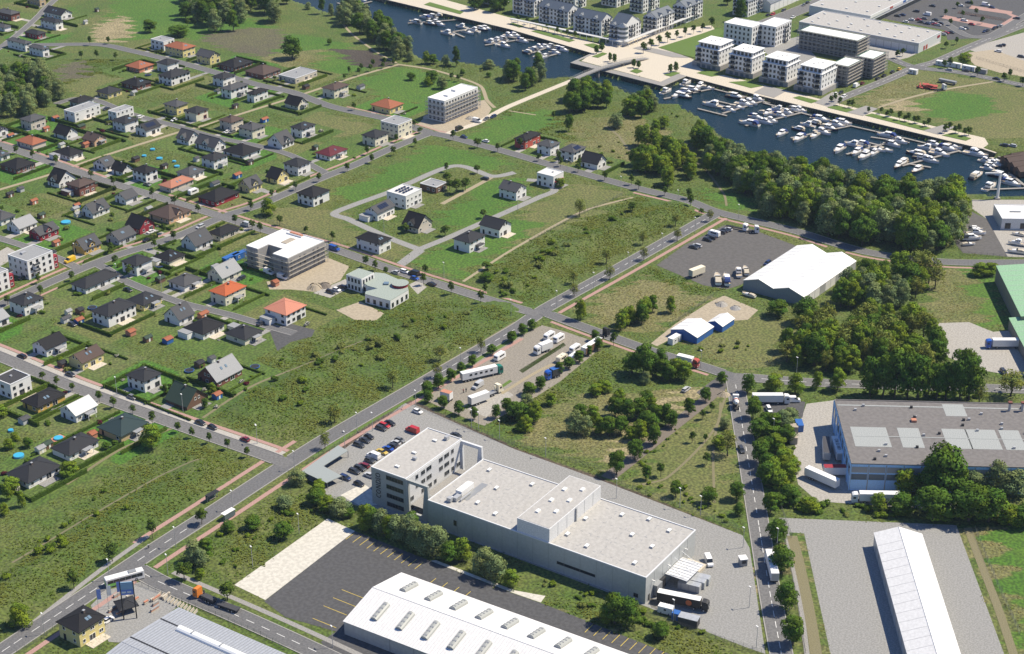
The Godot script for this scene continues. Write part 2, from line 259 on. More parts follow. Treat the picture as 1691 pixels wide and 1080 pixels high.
var HOUSES := [
[-332.7,-474,7.3,14.7,4.5,"hip","b","brick","grey","c",0],
[-329.6,-446.7,5,11.4,2.8,"hip","b","white","grey","-",0],
[-323.1,-509.4,5,13.2,5,"flat","b","tan","flatgrey","-",0],
[-300.8,-477.9,9,16.7,3.4,"gable","b","white","dark","s",0],
[-298.1,-450.9,6,14.4,5.2,"hip","b","white","dark","c",0],
[-303.7,-430,6.6,11.8,3,"hip","b","crimson","dark","-",0],
[-306.6,-403.1,5,16.8,5.2,"hip","b","white","grey","-",0],
[-291.1,-390.2,5,12.5,5,"hip","b","white","grey","s",0],
[-217.8,-405.2,9.2,11.3,5.5,"flat","b","white","flatgrey","-",1],
[-204.6,-391.9,10.3,15.4,5.2,"hip","b","yellow","terra","s",1],
[-184.5,-374.9,8.6,11.4,4.8,"gable","b","yellow","grey","-",1],
[-166.3,-363.8,15.9,12.7,2.7,"hip","b","brick","black","sc",1],
[-223.2,-359.3,11.2,11.2,2.8,"hip","b","salmon","terra","s",1],
[-206,-357.9,8.9,8.9,5.2,"hip","b","white","dark","-",1],
[-198,-335.5,15,10.4,5,"hip","b","white","dark","c",1],
[-218.6,-325.7,10.9,12.8,2.7,"hip","b","brick","black","sc",1],
[-168.2,-330.8,10,8.3,5,"hip","b","white","dark","c",1],
[-158.9,-309.9,13.9,7.5,5.2,"hip","b","white","grey","t",1],
[-144.6,-301,11.4,5.4,5,"hip","b","white","black","c",1],
[-147.9,-349,14.7,14.3,2.8,"hip","b","brick","brown","c",1],
[-126.4,-342.1,19,13.3,3,"flat","b","beige","flatgrey","-",1],
[-101.1,-310.2,12.4,8.7,5.2,"hip","b","cream","brown","ct",1],
[-121.2,-287.8,7.7,9.8,2.9,"steep","b","cream","black","t",1],
[-69.8,-283.1,11.6,13.3,3.4,"hip","b","yellow","terra","c",1],
[-61.9,-240.9,11.8,12,7.8,"flat","b","cream","flatgrey","-",1],
[-72.4,-227.9,10.6,8.7,5,"hip","b","cream","dark","-",1],
[-230.6,-308.9,10.2,9.3,3,"hip","b","yellow","dark","-",2],
[-242.7,-292.6,11.4,7,3,"hip","b","grey","black","c",2],
[-237.1,-270.4,18.4,8.5,5.4,"flat","b","white","flatgrey","-",2],
[-260.1,-254.1,10.1,8.2,5,"hip","b","beige","grey","g",2],
[-215.5,-268.8,12.5,6.7,5,"flat","b","white","flatgrey","-",2],
[-209.2,-250.5,9.5,9.6,5.2,"hip","b","white","dark","s",2],
[-195.7,-243.4,10.5,8,3.8,"gable","a","white","dark","S",2],
[-238.7,-237.8,7.5,10.1,2.8,"steep","b","white","black","-",2],
[-220.9,-226.9,8,8.9,3.2,"gable","b","peach","brown","t",2],
[-253.5,-223.5,8.8,12.6,2.8,"hip","b","beige","terra","c",2],
[-229.7,-206.1,8.8,11.8,2.8,"hip","b","white","black","cg",2],
[-276.3,-242,5.7,10.1,3,"gable","b","white","grey","-",2],
[-187,-279.1,8.3,9.7,5,"hip","b","yellow","grey","-",2],
[-173.7,-268,9.1,8.5,5,"hip","b","cream","dark","w",2],
[-152.1,-252,9,8.8,5,"hip","b","beige","brown","c",3],
[-139.4,-240.1,9.6,9.9,5,"hip","b","cream","grey","c",3],
[-171.5,-228.8,8.5,8.8,3,"steep","b","white","grey","d",3],
[-158.3,-219.3,8,14,3,"steep","b","white","grey","d",3],
[-207.3,-189.1,6.8,9.3,3,"gable","a","white","grey","s",3],
[-196.8,-181.3,6.5,8.1,3,"steep","b","white","black","-",3],
[-151.8,-192.4,9.8,8.5,5.2,"hip","b","white","dark","ct",3],
[-140.4,-209.1,12.7,14.2,2.8,"hip","b","white","black","c",3],
[-93.6,-207.3,13.4,9.3,2.8,"hip","b","white","maroon","st",3],
[-112.1,-241.1,10.5,7.7,5,"hip","b","white","dark","st",3],
[-121.9,-223.5,9.3,10.1,3,"steep","a","white","grey","d",3],
[-108.6,-183.5,9.3,9.4,5.2,"hip","b","white","dark","-",3],
[-117,-171,8.5,7.1,3,"steep","b","yellow","black","-",3],
[-251.3,-188.1,11.9,12.4,2.8,"hip","b","brick","black","-",3],
[-264.7,-203.8,5.5,8.5,2.8,"hip","b","white","grey","s",3],
[-223.9,-166.8,10.6,8.3,3,"steep","b","white","black","d",4],
[-211.4,-155.2,9.9,8.9,5,"hip","b","brick","brown","g",4],
[-186.8,-142.6,7.5,7.7,3.2,"gable","a","white","grey","-",4],
[-198.1,-126.3,10.3,7.8,3,"steep","a","white","grey","ds",4],
[-183.6,-173.5,7.8,9.4,5.2,"hip","b","white","black","-",4],
[-161.5,-177.1,10.2,8.5,3,"hip","b","white","grey","s",4],
[-165.9,-161.9,15.3,7.8,2.8,"hip","b","beige","salmon","s",4],
[-142.4,-144.7,15.9,11.4,2.8,"hip","b","crimson","black","-",4],
[-129.1,-159.1,8.8,7.5,3,"steep","a","yellow","grey","d",4],
[-228.2,-107.4,10,8.9,3,"gable","a","white","light","-",4],
[-215.8,-98.7,10.7,7.7,3.2,"gable","a","crimson","grey","d",4],
[-240.9,-117.3,8.2,11.1,3,"hip","b","white","grey","-",4],
[-172.9,-106.4,9,9.2,3.2,"steep","b","crimson","black","-",4],
[-161.9,-122.2,13.9,13.2,2.8,"hip","b","peach","brown","sd",4],
[-192.4,-82.2,9.6,8,3,"steep","a","ochre","grey","ds",4],
[-179.1,-93.2,10.1,8.5,3.2,"gable","a","grey","grey","s",4],
[-164.7,-58.9,9.1,9,5.2,"hip","b","white","dark","t",5],
[-152.5,-69.5,9.4,9.2,2.8,"hip","b","cream","black","sg",5],
[-143.3,-87.4,10.8,9,3,"steep","a","white","grey","s",5],
[-132.8,-99.4,12.6,7.3,2.8,"hip","b","beige","black","-",5],
[-179.8,-44,19,8.7,2.8,"hip","b","white","dark","-",5],
[-140.9,-43.1,10.2,9.3,2.8,"hip","b","white","grey","ct",5],
[-125.4,-51.9,11.5,8.8,3,"steep","a","cream","light","sg",5],
[-120.3,-29.1,12.1,8.7,5,"hip","b","cream","orange","t",5],
[-154.7,-23.6,10.1,9.7,2.8,"hip","b","yellow","dark","st",5],
[-164.4,-9.6,14.9,9.7,5.2,"hip","b","white","dark","c",5],
[-137.4,-8,8.2,8.7,3.2,"steep","a","white","grey","s",5],
[-203,-18.5,9.8,9.4,5,"hip","b","white","dark","stc",5],
[-211.5,-5.6,5,7.7,3.2,"gable","a","white","light","-",5],
[-125.2,3,11.9,10.5,2.8,"hip","b","white","black","g",5],
[-108.2,8.8,9.9,10.4,2.8,"hip","b","cream","dark","gt",5],
[-93.7,-10.3,11.8,11.6,5.2,"hip","b","white","mottled","g",5],
[-184,19.6,10.2,8.2,3.6,"gable","a","white","black","t",6],
[-166.8,31.2,10.7,7.8,3.6,"gable","a","yellow","brown","sc",6],
[-140.3,50.3,8.3,9.3,5,"hip","b","white","dark","c",6],
[-112.5,43.9,13.5,10.2,3,"steep","a","brick","light","sc",6],
[-121.9,62.9,10.9,10.9,2,"steep","b","wood","green","c",6],
[-189.1,55,9.6,9.7,6,"flat","b","white","flatdark","-",6],
[-175,65.1,12.9,8.6,2.8,"hip","b","ochre","black","s",6],
[-160,73.5,9.9,8.4,3.4,"gable","a","white","solar","t",6],
[-141,86.1,12.7,11.7,2.8,"hip","b","tan","teal","ct",6],
[-155.1,100.1,13.2,8.9,2.7,"hip","a","white","dark","ct",6],
[-165.2,118,13.9,10.8,2.7,"hip","a","white","dark","-",6],
[-96.1,-142.5,11.5,10.1,5.2,"hip","b","white","black","-",7],
[-51.9,-140.1,12.3,11.7,6.5,"flat","b","white","flatwhite","S",7],
[-62.6,-123.8,12.6,7.4,4.2,"gable","a","white","grey","Sg",7],
[-44.1,-108.1,10.1,9.1,3.2,"steep","b","beige","black","d",7],
[-62.6,-84.1,8.4,13.1,5.2,"hip","b","white","black","s",7],
[-19.3,-85.6,11.7,8.7,5.2,"hip","b","white","dark","p",7],
[-7.6,-103.1,9.2,11,4.5,"gable","b","white","dark","-",7],
[0.4,-149.4,8.5,10.1,4.8,"gable","b","white","grey","-",7],
[-38.7,-159.2,8.7,10.1,3,"flat","b","wood","flatgrey","-",7],
[19,-166.2,8.9,9.9,6,"flat","b","white","flatwhite","r",7],
[8.2,-224.4,14.2,6.4,5,"hip","b","red","black","c",8],
[18.9,-212.6,8.3,8.3,5,"hip","b","white","grey","s",8],
[31.3,-204.8,10.8,8.4,5,"hip","b","white","grey","S",8],
[41.6,-192.2,8.3,10,3.4,"steep","b","white","dark","-",8],
[-127.5,210,9.6,8.9,5.6,"hip","b","yellow","black","sc",9]]
var HOUSE_ZONES := [
"in the far hamlet",
"on the meadow street",
"near the estate wood",
"just below the sandy footpath",
"on the pink-paved street",
"around the inner cul-de-sac",
"beside the bay-lined street",
"in the show-house park",
"on the harbour road",
"beside the billboard yard"]
var DRIVES := [
[-320.3,-469.3,125.5,11.6,3.2,2],
[-321.2,-442.7,125.5,7.6,2.8,0],
[-318.9,-503.1,125.5,1.6,4,1],
[-308.2,-486.2,-54.5,5.6,4,0],
[-309.9,-455.4,-54.5,10.6,4,1],
[-312.8,-433.5,-54.5,7.6,4,2],
[-312.3,-411.3,-54.5,2.6,4,1],
[-285.9,-401.8,35.5,20.6,2.8,1],
[-224.4,-398.8,-144.5,9.6,2.8,0],
[-210.9,-387,-144.5,5.6,2.8,2],
[-190.5,-370.8,-144.5,5.6,4,1],
[-170.1,-354.3,-144.5,4.6,4,0],
[-217.6,-371.4,35.5,15.6,2.8,2],
[-198.9,-362.6,35.5,7.6,2.8,1],
[-186.2,-346.1,35.5,16.6,2.8,0],
[-162.8,-334.9,35.5,3.6,2.8,1],
[-150.4,-319.1,35.5,11.6,4,2],
[-136.6,-309.7,35.5,12.6,3.2,0],
[-156.3,-342.3,-144.5,6.6,4,0],
[-133.1,-328.4,-144.5,11.6,2.8,1],
[-108.7,-304.3,-144.5,6.6,2.8,0],
[-119.5,-296.2,35.5,8.6,3.2,0],
[-76.1,-278,-144.5,4.6,3.2,0],
[-57.2,-233.7,125.5,4.6,3.2,2],
[-65,-225.6,125.5,6.6,4,0],
[-236.8,-304.6,-144.5,4.6,3.2,1],
[-237.4,-295.8,35.5,0.6,4,1],
[-231.7,-284,35.5,10.6,2.8,0],
[-267.9,-239.3,-144.5,23.6,2.8,2],
[-213.5,-275,35.5,0.6,2.8,2],
[-205.1,-260.2,35.5,11.6,4,0],
[-191.3,-252.2,35.5,9.6,4,2],
[-259.4,-220.5,-144.5,3.6,4,0],
[-230.9,-199.1,-144.5,4.6,3.2,1],
[-278.3,-236.2,-144.5,6.6,3.2,0],
[-191.3,-270.3,-144.5,11.6,3.2,0],
[-177.2,-259.4,-144.5,9.6,4,1],
[-155.5,-242.7,-144.5,10.6,3.2,2],
[-141.4,-231.9,-144.5,6.6,2.8,2],
[-169.1,-236.6,35.5,7.6,4,1],
[-155.5,-227.1,35.5,8.6,3.2,2],
[-212.5,-184.9,-144.5,6.6,4,1],
[-203.5,-177.8,-144.5,7.6,3.2,2],
[-133.4,-215,35.5,5.6,3.2,2],
[-101.4,-199.7,-144.5,8.6,2.8,0],
[-127.2,-221,-144.5,1.6,4,1],
[-107,-189.9,35.5,3.6,4,2],
[-111.5,-164.9,125.5,9.6,4,2],
[-243.2,-194,35.5,7.6,4,2],
[-263.6,-210.1,35.5,6.6,2.8,1],
[-221.6,-175.9,35.5,7.6,4,1],
[-207.5,-164,35.5,9.6,3.2,1],
[-180.5,-146.4,35.5,6.6,2.8,2],
[-189.8,-168.2,-144.5,8.6,4,0],
[-168.8,-162.5,-144.5,22.6,2.8,2],
[-174,-155.2,-144.5,5.6,2.8,0],
[-150.2,-138,-144.5,4.6,3.2,2],
[-120.1,-154.9,125.5,12.6,3.2,1],
[-230.5,-99.2,-144.5,6.6,4,2],
[-218.5,-90.4,-144.5,6.6,4,0],
[-163,-102,125.5,12.6,3.2,2],
[-158.9,-131.1,35.5,4.6,4,2],
[-195.3,-74.1,-144.5,7.6,4,2],
[-174.7,-86.1,125.5,7.6,2.8,1],
[-167,-53.1,-144.5,3.6,4,2],
[-160.6,-79,-54.5,15.6,4,1],
[-149,-94,-54.5,8.6,2.8,2],
[-124.9,-105.2,35.5,6.6,3.2,2],
[-172.5,-50.4,35.5,0.6,3.2,0],
[-147,-37.5,-144.5,6.6,2.8,0],
[-137.9,-40.2,-144.5,22.6,2.8,2],
[-126.6,-23.7,-144.5,4.6,2.8,2],
[-149.4,-27.9,35.5,3.6,3.2,2],
[-135,-15.7,35.5,7.6,3.2,0],
[-207.1,-25.1,-54.5,5.6,2.8,0],
[-219,-6.9,-54.5,6.6,3.2,0],
[-121.1,-6.9,35.5,9.6,2.8,2],
[-101.2,4,35.5,6.6,2.8,1],
[-100.1,-6.4,-144.5,2.6,4,2],
[-190.9,25.8,-144.5,8.6,3.2,2],
[-170,40.4,-144.5,8.6,3.2,0],
[-147.5,55.8,-144.5,9.6,3.2,0],
[-129.7,68.4,-144.5,7.6,4,0],
[-185.7,46.6,35.5,8.6,3.2,2],
[-168.2,58.3,35.5,6.6,3.2,2],
[-157.3,65.7,35.5,6.6,4,2],
[-134.1,80.2,35.5,5.6,4,2],
[4,-215,-144.5,6.6,3.2,2],
[16.4,-205,-144.5,7.6,3.2,2],
[23.9,-198.6,-144.5,8.6,2.8,0],
[39.6,-185.4,-144.5,5.6,4,0]]
var HEDGES := [
[-342.6,-481,35.5,22.1,0.8,1],
[-327.4,-454.2,-54.5,19.5,1.8,0],
[-339.3,-453.6,35.5,19.5,1.1,0],
[-334.8,-439.4,-54.5,24.7,1.5,0],
[-323.4,-437.5,35.5,11.7,0.8,1],
[-322.5,-520.3,-54.5,13,1.5,1],
[-332.4,-516.1,35.5,19.5,1.8,0],
[-328,-503.7,-54.5,23.4,1.8,1],
[-307.9,-493.4,35.5,7.8,1.8,0],
[-303.9,-465.8,-54.5,15.6,1.5,0],
[-289.5,-469.8,35.5,24.7,0.8,1],
[-292,-459.4,-54.5,24.7,1.8,0],
[-294.7,-424.4,35.5,20.8,0.8,0],
[-296,-404.6,-54.5,9.1,1.8,1],
[-290.9,-399.1,35.5,7.8,1.8,2],
[-286.1,-397.2,-54.5,24.7,1.5,2],
[-296.9,-382.1,-54.5,24.7,1.1,0],
[-280.5,-382.7,35.5,19.5,1.1,0],
[-211.9,-413.4,-54.5,24.7,1.8,1],
[-227.6,-412.2,35.5,24.7,0.8,1],
[-223.7,-397,-54.5,24.7,0.8,2],
[-218,-394.3,35.5,5.2,1.8,2],
[-191.5,-384.2,35.5,22.1,1.5,0],
[-174.2,-369.9,35.5,20.8,1.8,2],
[-158.5,-374.7,-54.5,24.7,1.8,0],
[-217.4,-370.8,-54.5,20.8,1.5,1],
[-231.9,-365.5,35.5,24.7,1.8,0],
[-203.7,-367.8,-54.5,16.9,1.1,0],
[-213.1,-368.5,35.5,13,1.8,0],
[-205.4,-325.1,-54.5,24.7,1.1,1],
[-188.5,-328.7,35.5,24.7,1.5,1],
[-214.6,-338,-54.5,16.9,0.8,1],
[-227.6,-332.1,35.5,24.7,0.8,1],
[-209.1,-318.1,35.5,23.4,1.5,1],
[-175.4,-320.7,-54.5,22.1,1.8,0],
[-162.8,-322.9,35.5,18.2,1.8,2],
[-151.5,-320.3,-54.5,22.1,0.8,0],
[-166.5,-315.4,35.5,24.7,1.5,1],
[-137.8,-310.5,-54.5,19.5,1.1,0],
[-150.5,-305.2,35.5,24.7,1.5,0],
[-137.8,-296.1,35.5,24.7,1.5,0],
[-158.8,-358.4,35.5,22.1,1.8,2],
[-141.5,-334,35.5,7.8,0.8,2],
[-117,-355.3,-54.5,24.7,0.8,2],
[-133.1,-355.7,35.5,10.4,1.8,0],
[-136,-328.6,-54.5,24.7,1.1,2],
[-116.8,-335.2,35.5,24.7,1.8,1],
[-94,-320.1,-54.5,24.7,0.8,2],
[-122.1,-302.2,-54.5,6.5,0.8,1],
[-126.5,-280.4,-54.5,24.7,1.5,0],
[-112.8,-280.2,35.5,19.5,1.5,0],
[-59.1,-277.9,35.5,20.8,0.8,2],
[-76.2,-237.6,-54.5,5.2,1.5,1],
[-224.2,-317.8,-54.5,24.7,1.1,1],
[-247.9,-283,-54.5,19.5,1.5,0],
[-245.2,-259,-54.5,24.7,1.8,0],
[-229.9,-265.2,35.5,24.7,1.1,0],
[-269.5,-260.8,35.5,24.7,1.5,0],
[-267.2,-244.2,-54.5,22.1,1.8,1],
[-222.6,-259.9,-54.5,20.8,1.5,2],
[-211.6,-260.4,35.5,15.6,1.8,0],
[-203,-258,-54.5,23.4,1.8,0],
[-214.8,-242.6,-54.5,24.7,0.8,2],
[-233.3,-245.4,-54.5,24.7,1.8,0],
[-244.3,-229.9,-54.5,24.7,1.8,0],
[-229.1,-230.9,35.5,22.1,0.8,1],
[-214.8,-235.5,-54.5,24.7,1.5,0],
[-227.4,-217.7,-54.5,24.7,0.8,0],
[-213.4,-221.5,35.5,22.1,1.8,1],
[-247.6,-231.7,-54.5,24.7,1.1,0],
[-242.4,-219.6,35.5,18.2,1.8,0],
[-270.4,-250.2,-54.5,24.7,0.8,0],
[-265.7,-236.1,35.5,16.9,1.1,0],
[-194.7,-284.6,35.5,22.1,1.1,0],
[-192.7,-271.1,-54.5,24.7,1.5,0],
[-179.2,-273.5,35.5,22.1,0.8,1],
[-180.4,-258.7,-54.5,24.7,1.1,1],
[-166.1,-262.6,35.5,24.7,0.8,1],
[-146.6,-259.7,-54.5,24.7,1.5,0],
[-161.6,-258.8,35.5,24.7,0.8,1],
[-158.7,-242.7,-54.5,24.7,1.1,0],
[-173.8,-242.3,-54.5,5.2,1.1,1],
[-169.1,-215.9,35.5,6.5,0.8,1],
[-153.3,-226.3,-54.5,24.7,1.1,0],
[-173.3,-219.6,35.5,5.2,0.8,0],
[-164.8,-210.2,-54.5,24.7,1.1,0],
[-151.4,-204,35.5,5.2,0.8,0],
[-201.9,-196.6,-54.5,24.7,1.5,1],
[-214.8,-196.8,35.5,18.2,1.5,1],
[-191.1,-189.3,-54.5,22.1,0.8,0],
[-200.8,-193.7,35.5,6.5,1.8,2],
[-197,-170.9,-54.5,10.4,1.5,1],
[-144.7,-202.3,-54.5,24.7,1.5,2],
[-147,-199.9,-54.5,24.7,0.8,0],
[-130.6,-200.5,35.5,22.1,0.8,2],
[-119.1,-231.3,-54.5,22.1,0.8,1],
[-103.5,-235,35.5,24.7,1.8,0],
[-129.6,-233.8,35.5,16.9,0.8,1],
[-121.2,-180.4,-54.5,7.8,1.5,0],
[-108.6,-165,35.5,24.7,1.1,1],
[-242.5,-181,35.5,23.4,1.5,0],
[-272.4,-208.5,35.5,18.2,1.8,2],
[-256.6,-196.4,35.5,16.9,0.8,1],
[-220,-176.7,-54.5,16.9,1.1,2],
[-215.7,-159.4,35.5,22.1,1.8,2],
[-205,-164.1,-54.5,24.7,1.8,2],
[-217.8,-146.2,-54.5,24.7,0.8,0],
[-202.8,-149.1,35.5,24.7,1.8,2],
[-194.7,-146.7,35.5,19.5,1.5,0],
[-178.3,-135,35.5,19.5,1.1,2],
[-191.7,-135.3,-54.5,22.1,0.8,1],
[-206,-131.9,35.5,24.7,1.1,1],
[-204.2,-117.7,-54.5,22.1,0.8,0],
[-178.3,-180.9,-54.5,24.7,1.8,2],
[-191.1,-179.6,35.5,20.8,1.8,1],
[-155.6,-185.4,-54.5,24.7,1.8,1],
[-172,-171.4,-54.5,9.1,1.5,1],
[-151.4,-173.9,35.5,18.2,1.1,1],
[-156.3,-155.9,35.5,23.4,1.8,0],
[-140.2,-161.3,-54.5,9.1,1.8,0],
[-150.9,-151.6,35.5,23.4,1.8,2],
[-138,-165.5,35.5,24.7,1.1,1],
[-129,-145.8,-54.5,6.5,0.8,2],
[-222.3,-115.6,-54.5,24.7,1.1,1],
[-250.3,-124,35.5,22.1,1.8,0],
[-226.3,-117.3,35.5,5.2,1.5,0],
[-184.7,-103.3,-54.5,9.1,1.1,0],
[-165.2,-100.9,35.5,24.7,0.8,0],
[-172.2,-128,35.5,22.1,1.8,2],
[-168.7,-112.6,-54.5,24.7,1.1,0],
[-186.9,-89.9,-54.5,22.1,0.8,0],
[-199.6,-88.9,35.5,22.1,1.8,1],
[-183.7,-76.8,35.5,23.4,1.1,1],
[-186.1,-99.8,35.5,22.1,1.1,0],
[-164.6,-94.8,35.5,5.2,1.1,2],
[-159.3,-66.5,-54.5,24.7,1.5,0],
[-169.8,-68.1,35.5,15.6,1.8,1],
[-153.2,-56.1,-54.5,10.4,1.5,1],
[-145.1,-64.2,35.5,24.7,1.1,1],
[-142,-101.5,-54.5,7.8,0.8,0],
[-156.8,-88.2,35.5,10.4,1.1,0],
[-150.4,-77.4,-54.5,24.7,1.8,0],
[-134.7,-81.2,35.5,24.7,1.8,1],
[-141.7,-104.9,35.5,23.4,1.1,1],
[-134.3,-83.9,-54.5,6.5,1.5,1],
[-126,-93.8,35.5,23.4,1.1,0],
[-188.6,-48.7,35.5,22.1,0.8,0],
[-172.4,-34.7,35.5,18.2,1.8,1],
[-138,-56.1,-54.5,14.3,1.8,1],
[-149.4,-51.6,35.5,20.8,0.8,1],
[-133.6,-37.1,35.5,18.2,1.5,1],
[-118,-62.3,-54.5,24.7,0.8,0],
[-133.6,-59.4,35.5,22.1,1.8,0],
[-112.8,-38.5,-54.5,23.4,1.1,0],
[-110.7,-25.4,35.5,19.5,1.1,1],
[-172.2,-15.1,35.5,24.7,1.1,1],
[-171.8,0.8,-54.5,24.7,1.5,0],
[-155.7,-3.4,35.5,24.7,1.5,0],
[-223.3,-5.3,35.5,5.2,1.1,2],
[-204.7,-0.7,35.5,19.5,1.8,1],
[-119.4,-6.2,-54.5,23.4,1.1,0],
[-114.3,-1.9,35.5,6.5,1.5,0],
[-87,-19.7,-54.5,24.7,0.8,0],
[-177.8,10.9,-54.5,22.1,1.1,0],
[-176.1,24.5,35.5,23.4,1.8,1],
[-160.3,22.1,-54.5,22.1,0.8,0],
[-134,41.4,-54.5,24.7,1.5,1],
[-149.1,44,35.5,22.1,1.8,0],
[-146,58.2,-54.5,24.7,1.5,1],
[-130.9,57,35.5,22.1,0.8,0],
[-105.6,34.2,-54.5,24.7,0.8,0],
[-103.6,50.2,35.5,24.7,0.8,1],
[-114.8,53,-54.5,24.7,1.8,0],
[-127.9,71.3,-54.5,24.7,0.8,0],
[-183,46.5,-54.5,24.7,1.5,0],
[-199.2,48.6,35.5,23.4,1.8,1],
[-183.3,60,35.5,23.4,1.8,1],
[-182.6,75.8,-54.5,24.7,1.8,1],
[-168.1,70.8,35.5,23.4,1.5,1],
[-169.8,68.1,35.5,22.1,1.1,0],
[-151.7,81,35.5,22.1,1.1,0],
[-132,94.1,35.5,22.1,1.5,1],
[-162.6,94.7,35.5,24.7,0.8,0],
[-145.8,106.7,35.5,24.7,1.8,0],
[-171.9,127.4,-54.5,24.7,1.1,1],
[-154.8,125.4,35.5,24.7,1.8,0],
[15.3,-234.4,-54.5,22.1,1.5,1],
[1.1,-230.2,35.5,23.4,1.1,0],
[44,-204.6,35.5,10.4,1.5,1],
[51.9,-186.5,35.5,19.5,1.8,0]]
var SHEDS := [
[-244.9,-148.6,3.4,2.2,0],
[-241.6,-155.9,2.4,3,1],
[-230.8,-139.3,3.4,2.2,2],
[-208.5,-129.3,3,2.6,3],
[-207.3,-162.3,3,3,4],
[-137.9,-175.3,4.2,2.6,5],
[-177.1,-188.6,3.4,2.6,0],
[-147.2,-163.3,4.2,3,1],
[-207.6,-87.6,3,2.6,2],
[-205.8,-122.4,3,2.2,3],
[-152.6,-47.1,3.4,3,4],
[-178.1,-5.1,3.4,2.6,5],
[-180,-14.8,2.4,3,0],
[-183.8,-6.6,4.2,2.2,1],
[-128,-11,4.2,2.6,2],
[-184.4,-13.3,2.4,2.2,3],
[-146.6,11.6,3.4,2.2,4],
[-138.3,13,3.4,3,5],
[-122,34.2,3,3,0],
[-117.9,30.2,2.4,2.6,1],
[-151.3,90.7,2.4,3,2],
[-167.3,101.3,3,2.6,3],
[-165.6,98,3,2.6,4],
[-111,60.5,3,2.6,5],
[-175.6,34.2,2.4,3,0],
[-178.6,79.7,3.4,3,1],
[-154.6,5.9,3,3,2],
[-216.8,-309.8,3,3,3],
[-233.6,-250.2,4.2,3,4],
[-250.9,-264.4,3.4,2.6,5],
[-155.3,-285.9,3.4,2.2,0],
[-169.5,-312.6,2.4,3,1],
[-251.5,-246.3,3.4,2.2,2],
[-278.7,-460,2.4,2.2,3],
[-277.9,-490.5,2.4,2.2,4],
[-267.6,-235,3.4,2.2,5],
[-193.7,-199.1,3.4,3,0],
[-162.4,-199.1,2.4,2.6,1],
[-224.2,-221.6,4.2,3,2],
[-236.9,-220.4,3,2.6,3],
[-103.1,-216.7,2.4,2.6,4],
[-135.7,-261.8,4.2,2.6,5],
[-119.5,-321.3,3.4,3,0],
[-87.7,-321.3,4.2,3,1],
[-102.3,-43,2.4,3,2],
[-173.5,-129.3,3,2.6,3],
[-222.7,-121.4,3,2.6,4],
[-208.7,-133.3,3,2.2,5],
[-134.3,-194.3,3.4,2.2,0]]
var POOLS := [
[-181.9,86.3,3],
[-163.2,92.1,3.4],
[-174.2,104.6,3.8],
[-209.6,-114.6,4.5],
[-188.2,-216,2.6],
[-182,-202.1,3.2],
[-170.9,-190.4,2.8],
[-173.6,-197.7,2],
[-190.7,-206.1,2.4]]
var TRAMPOLINES := [
[-125.2,38.8],
[-155.9,-63],
[-100.2,35.5],
[-215.8,-346.8],
[-175.8,-19.1]]
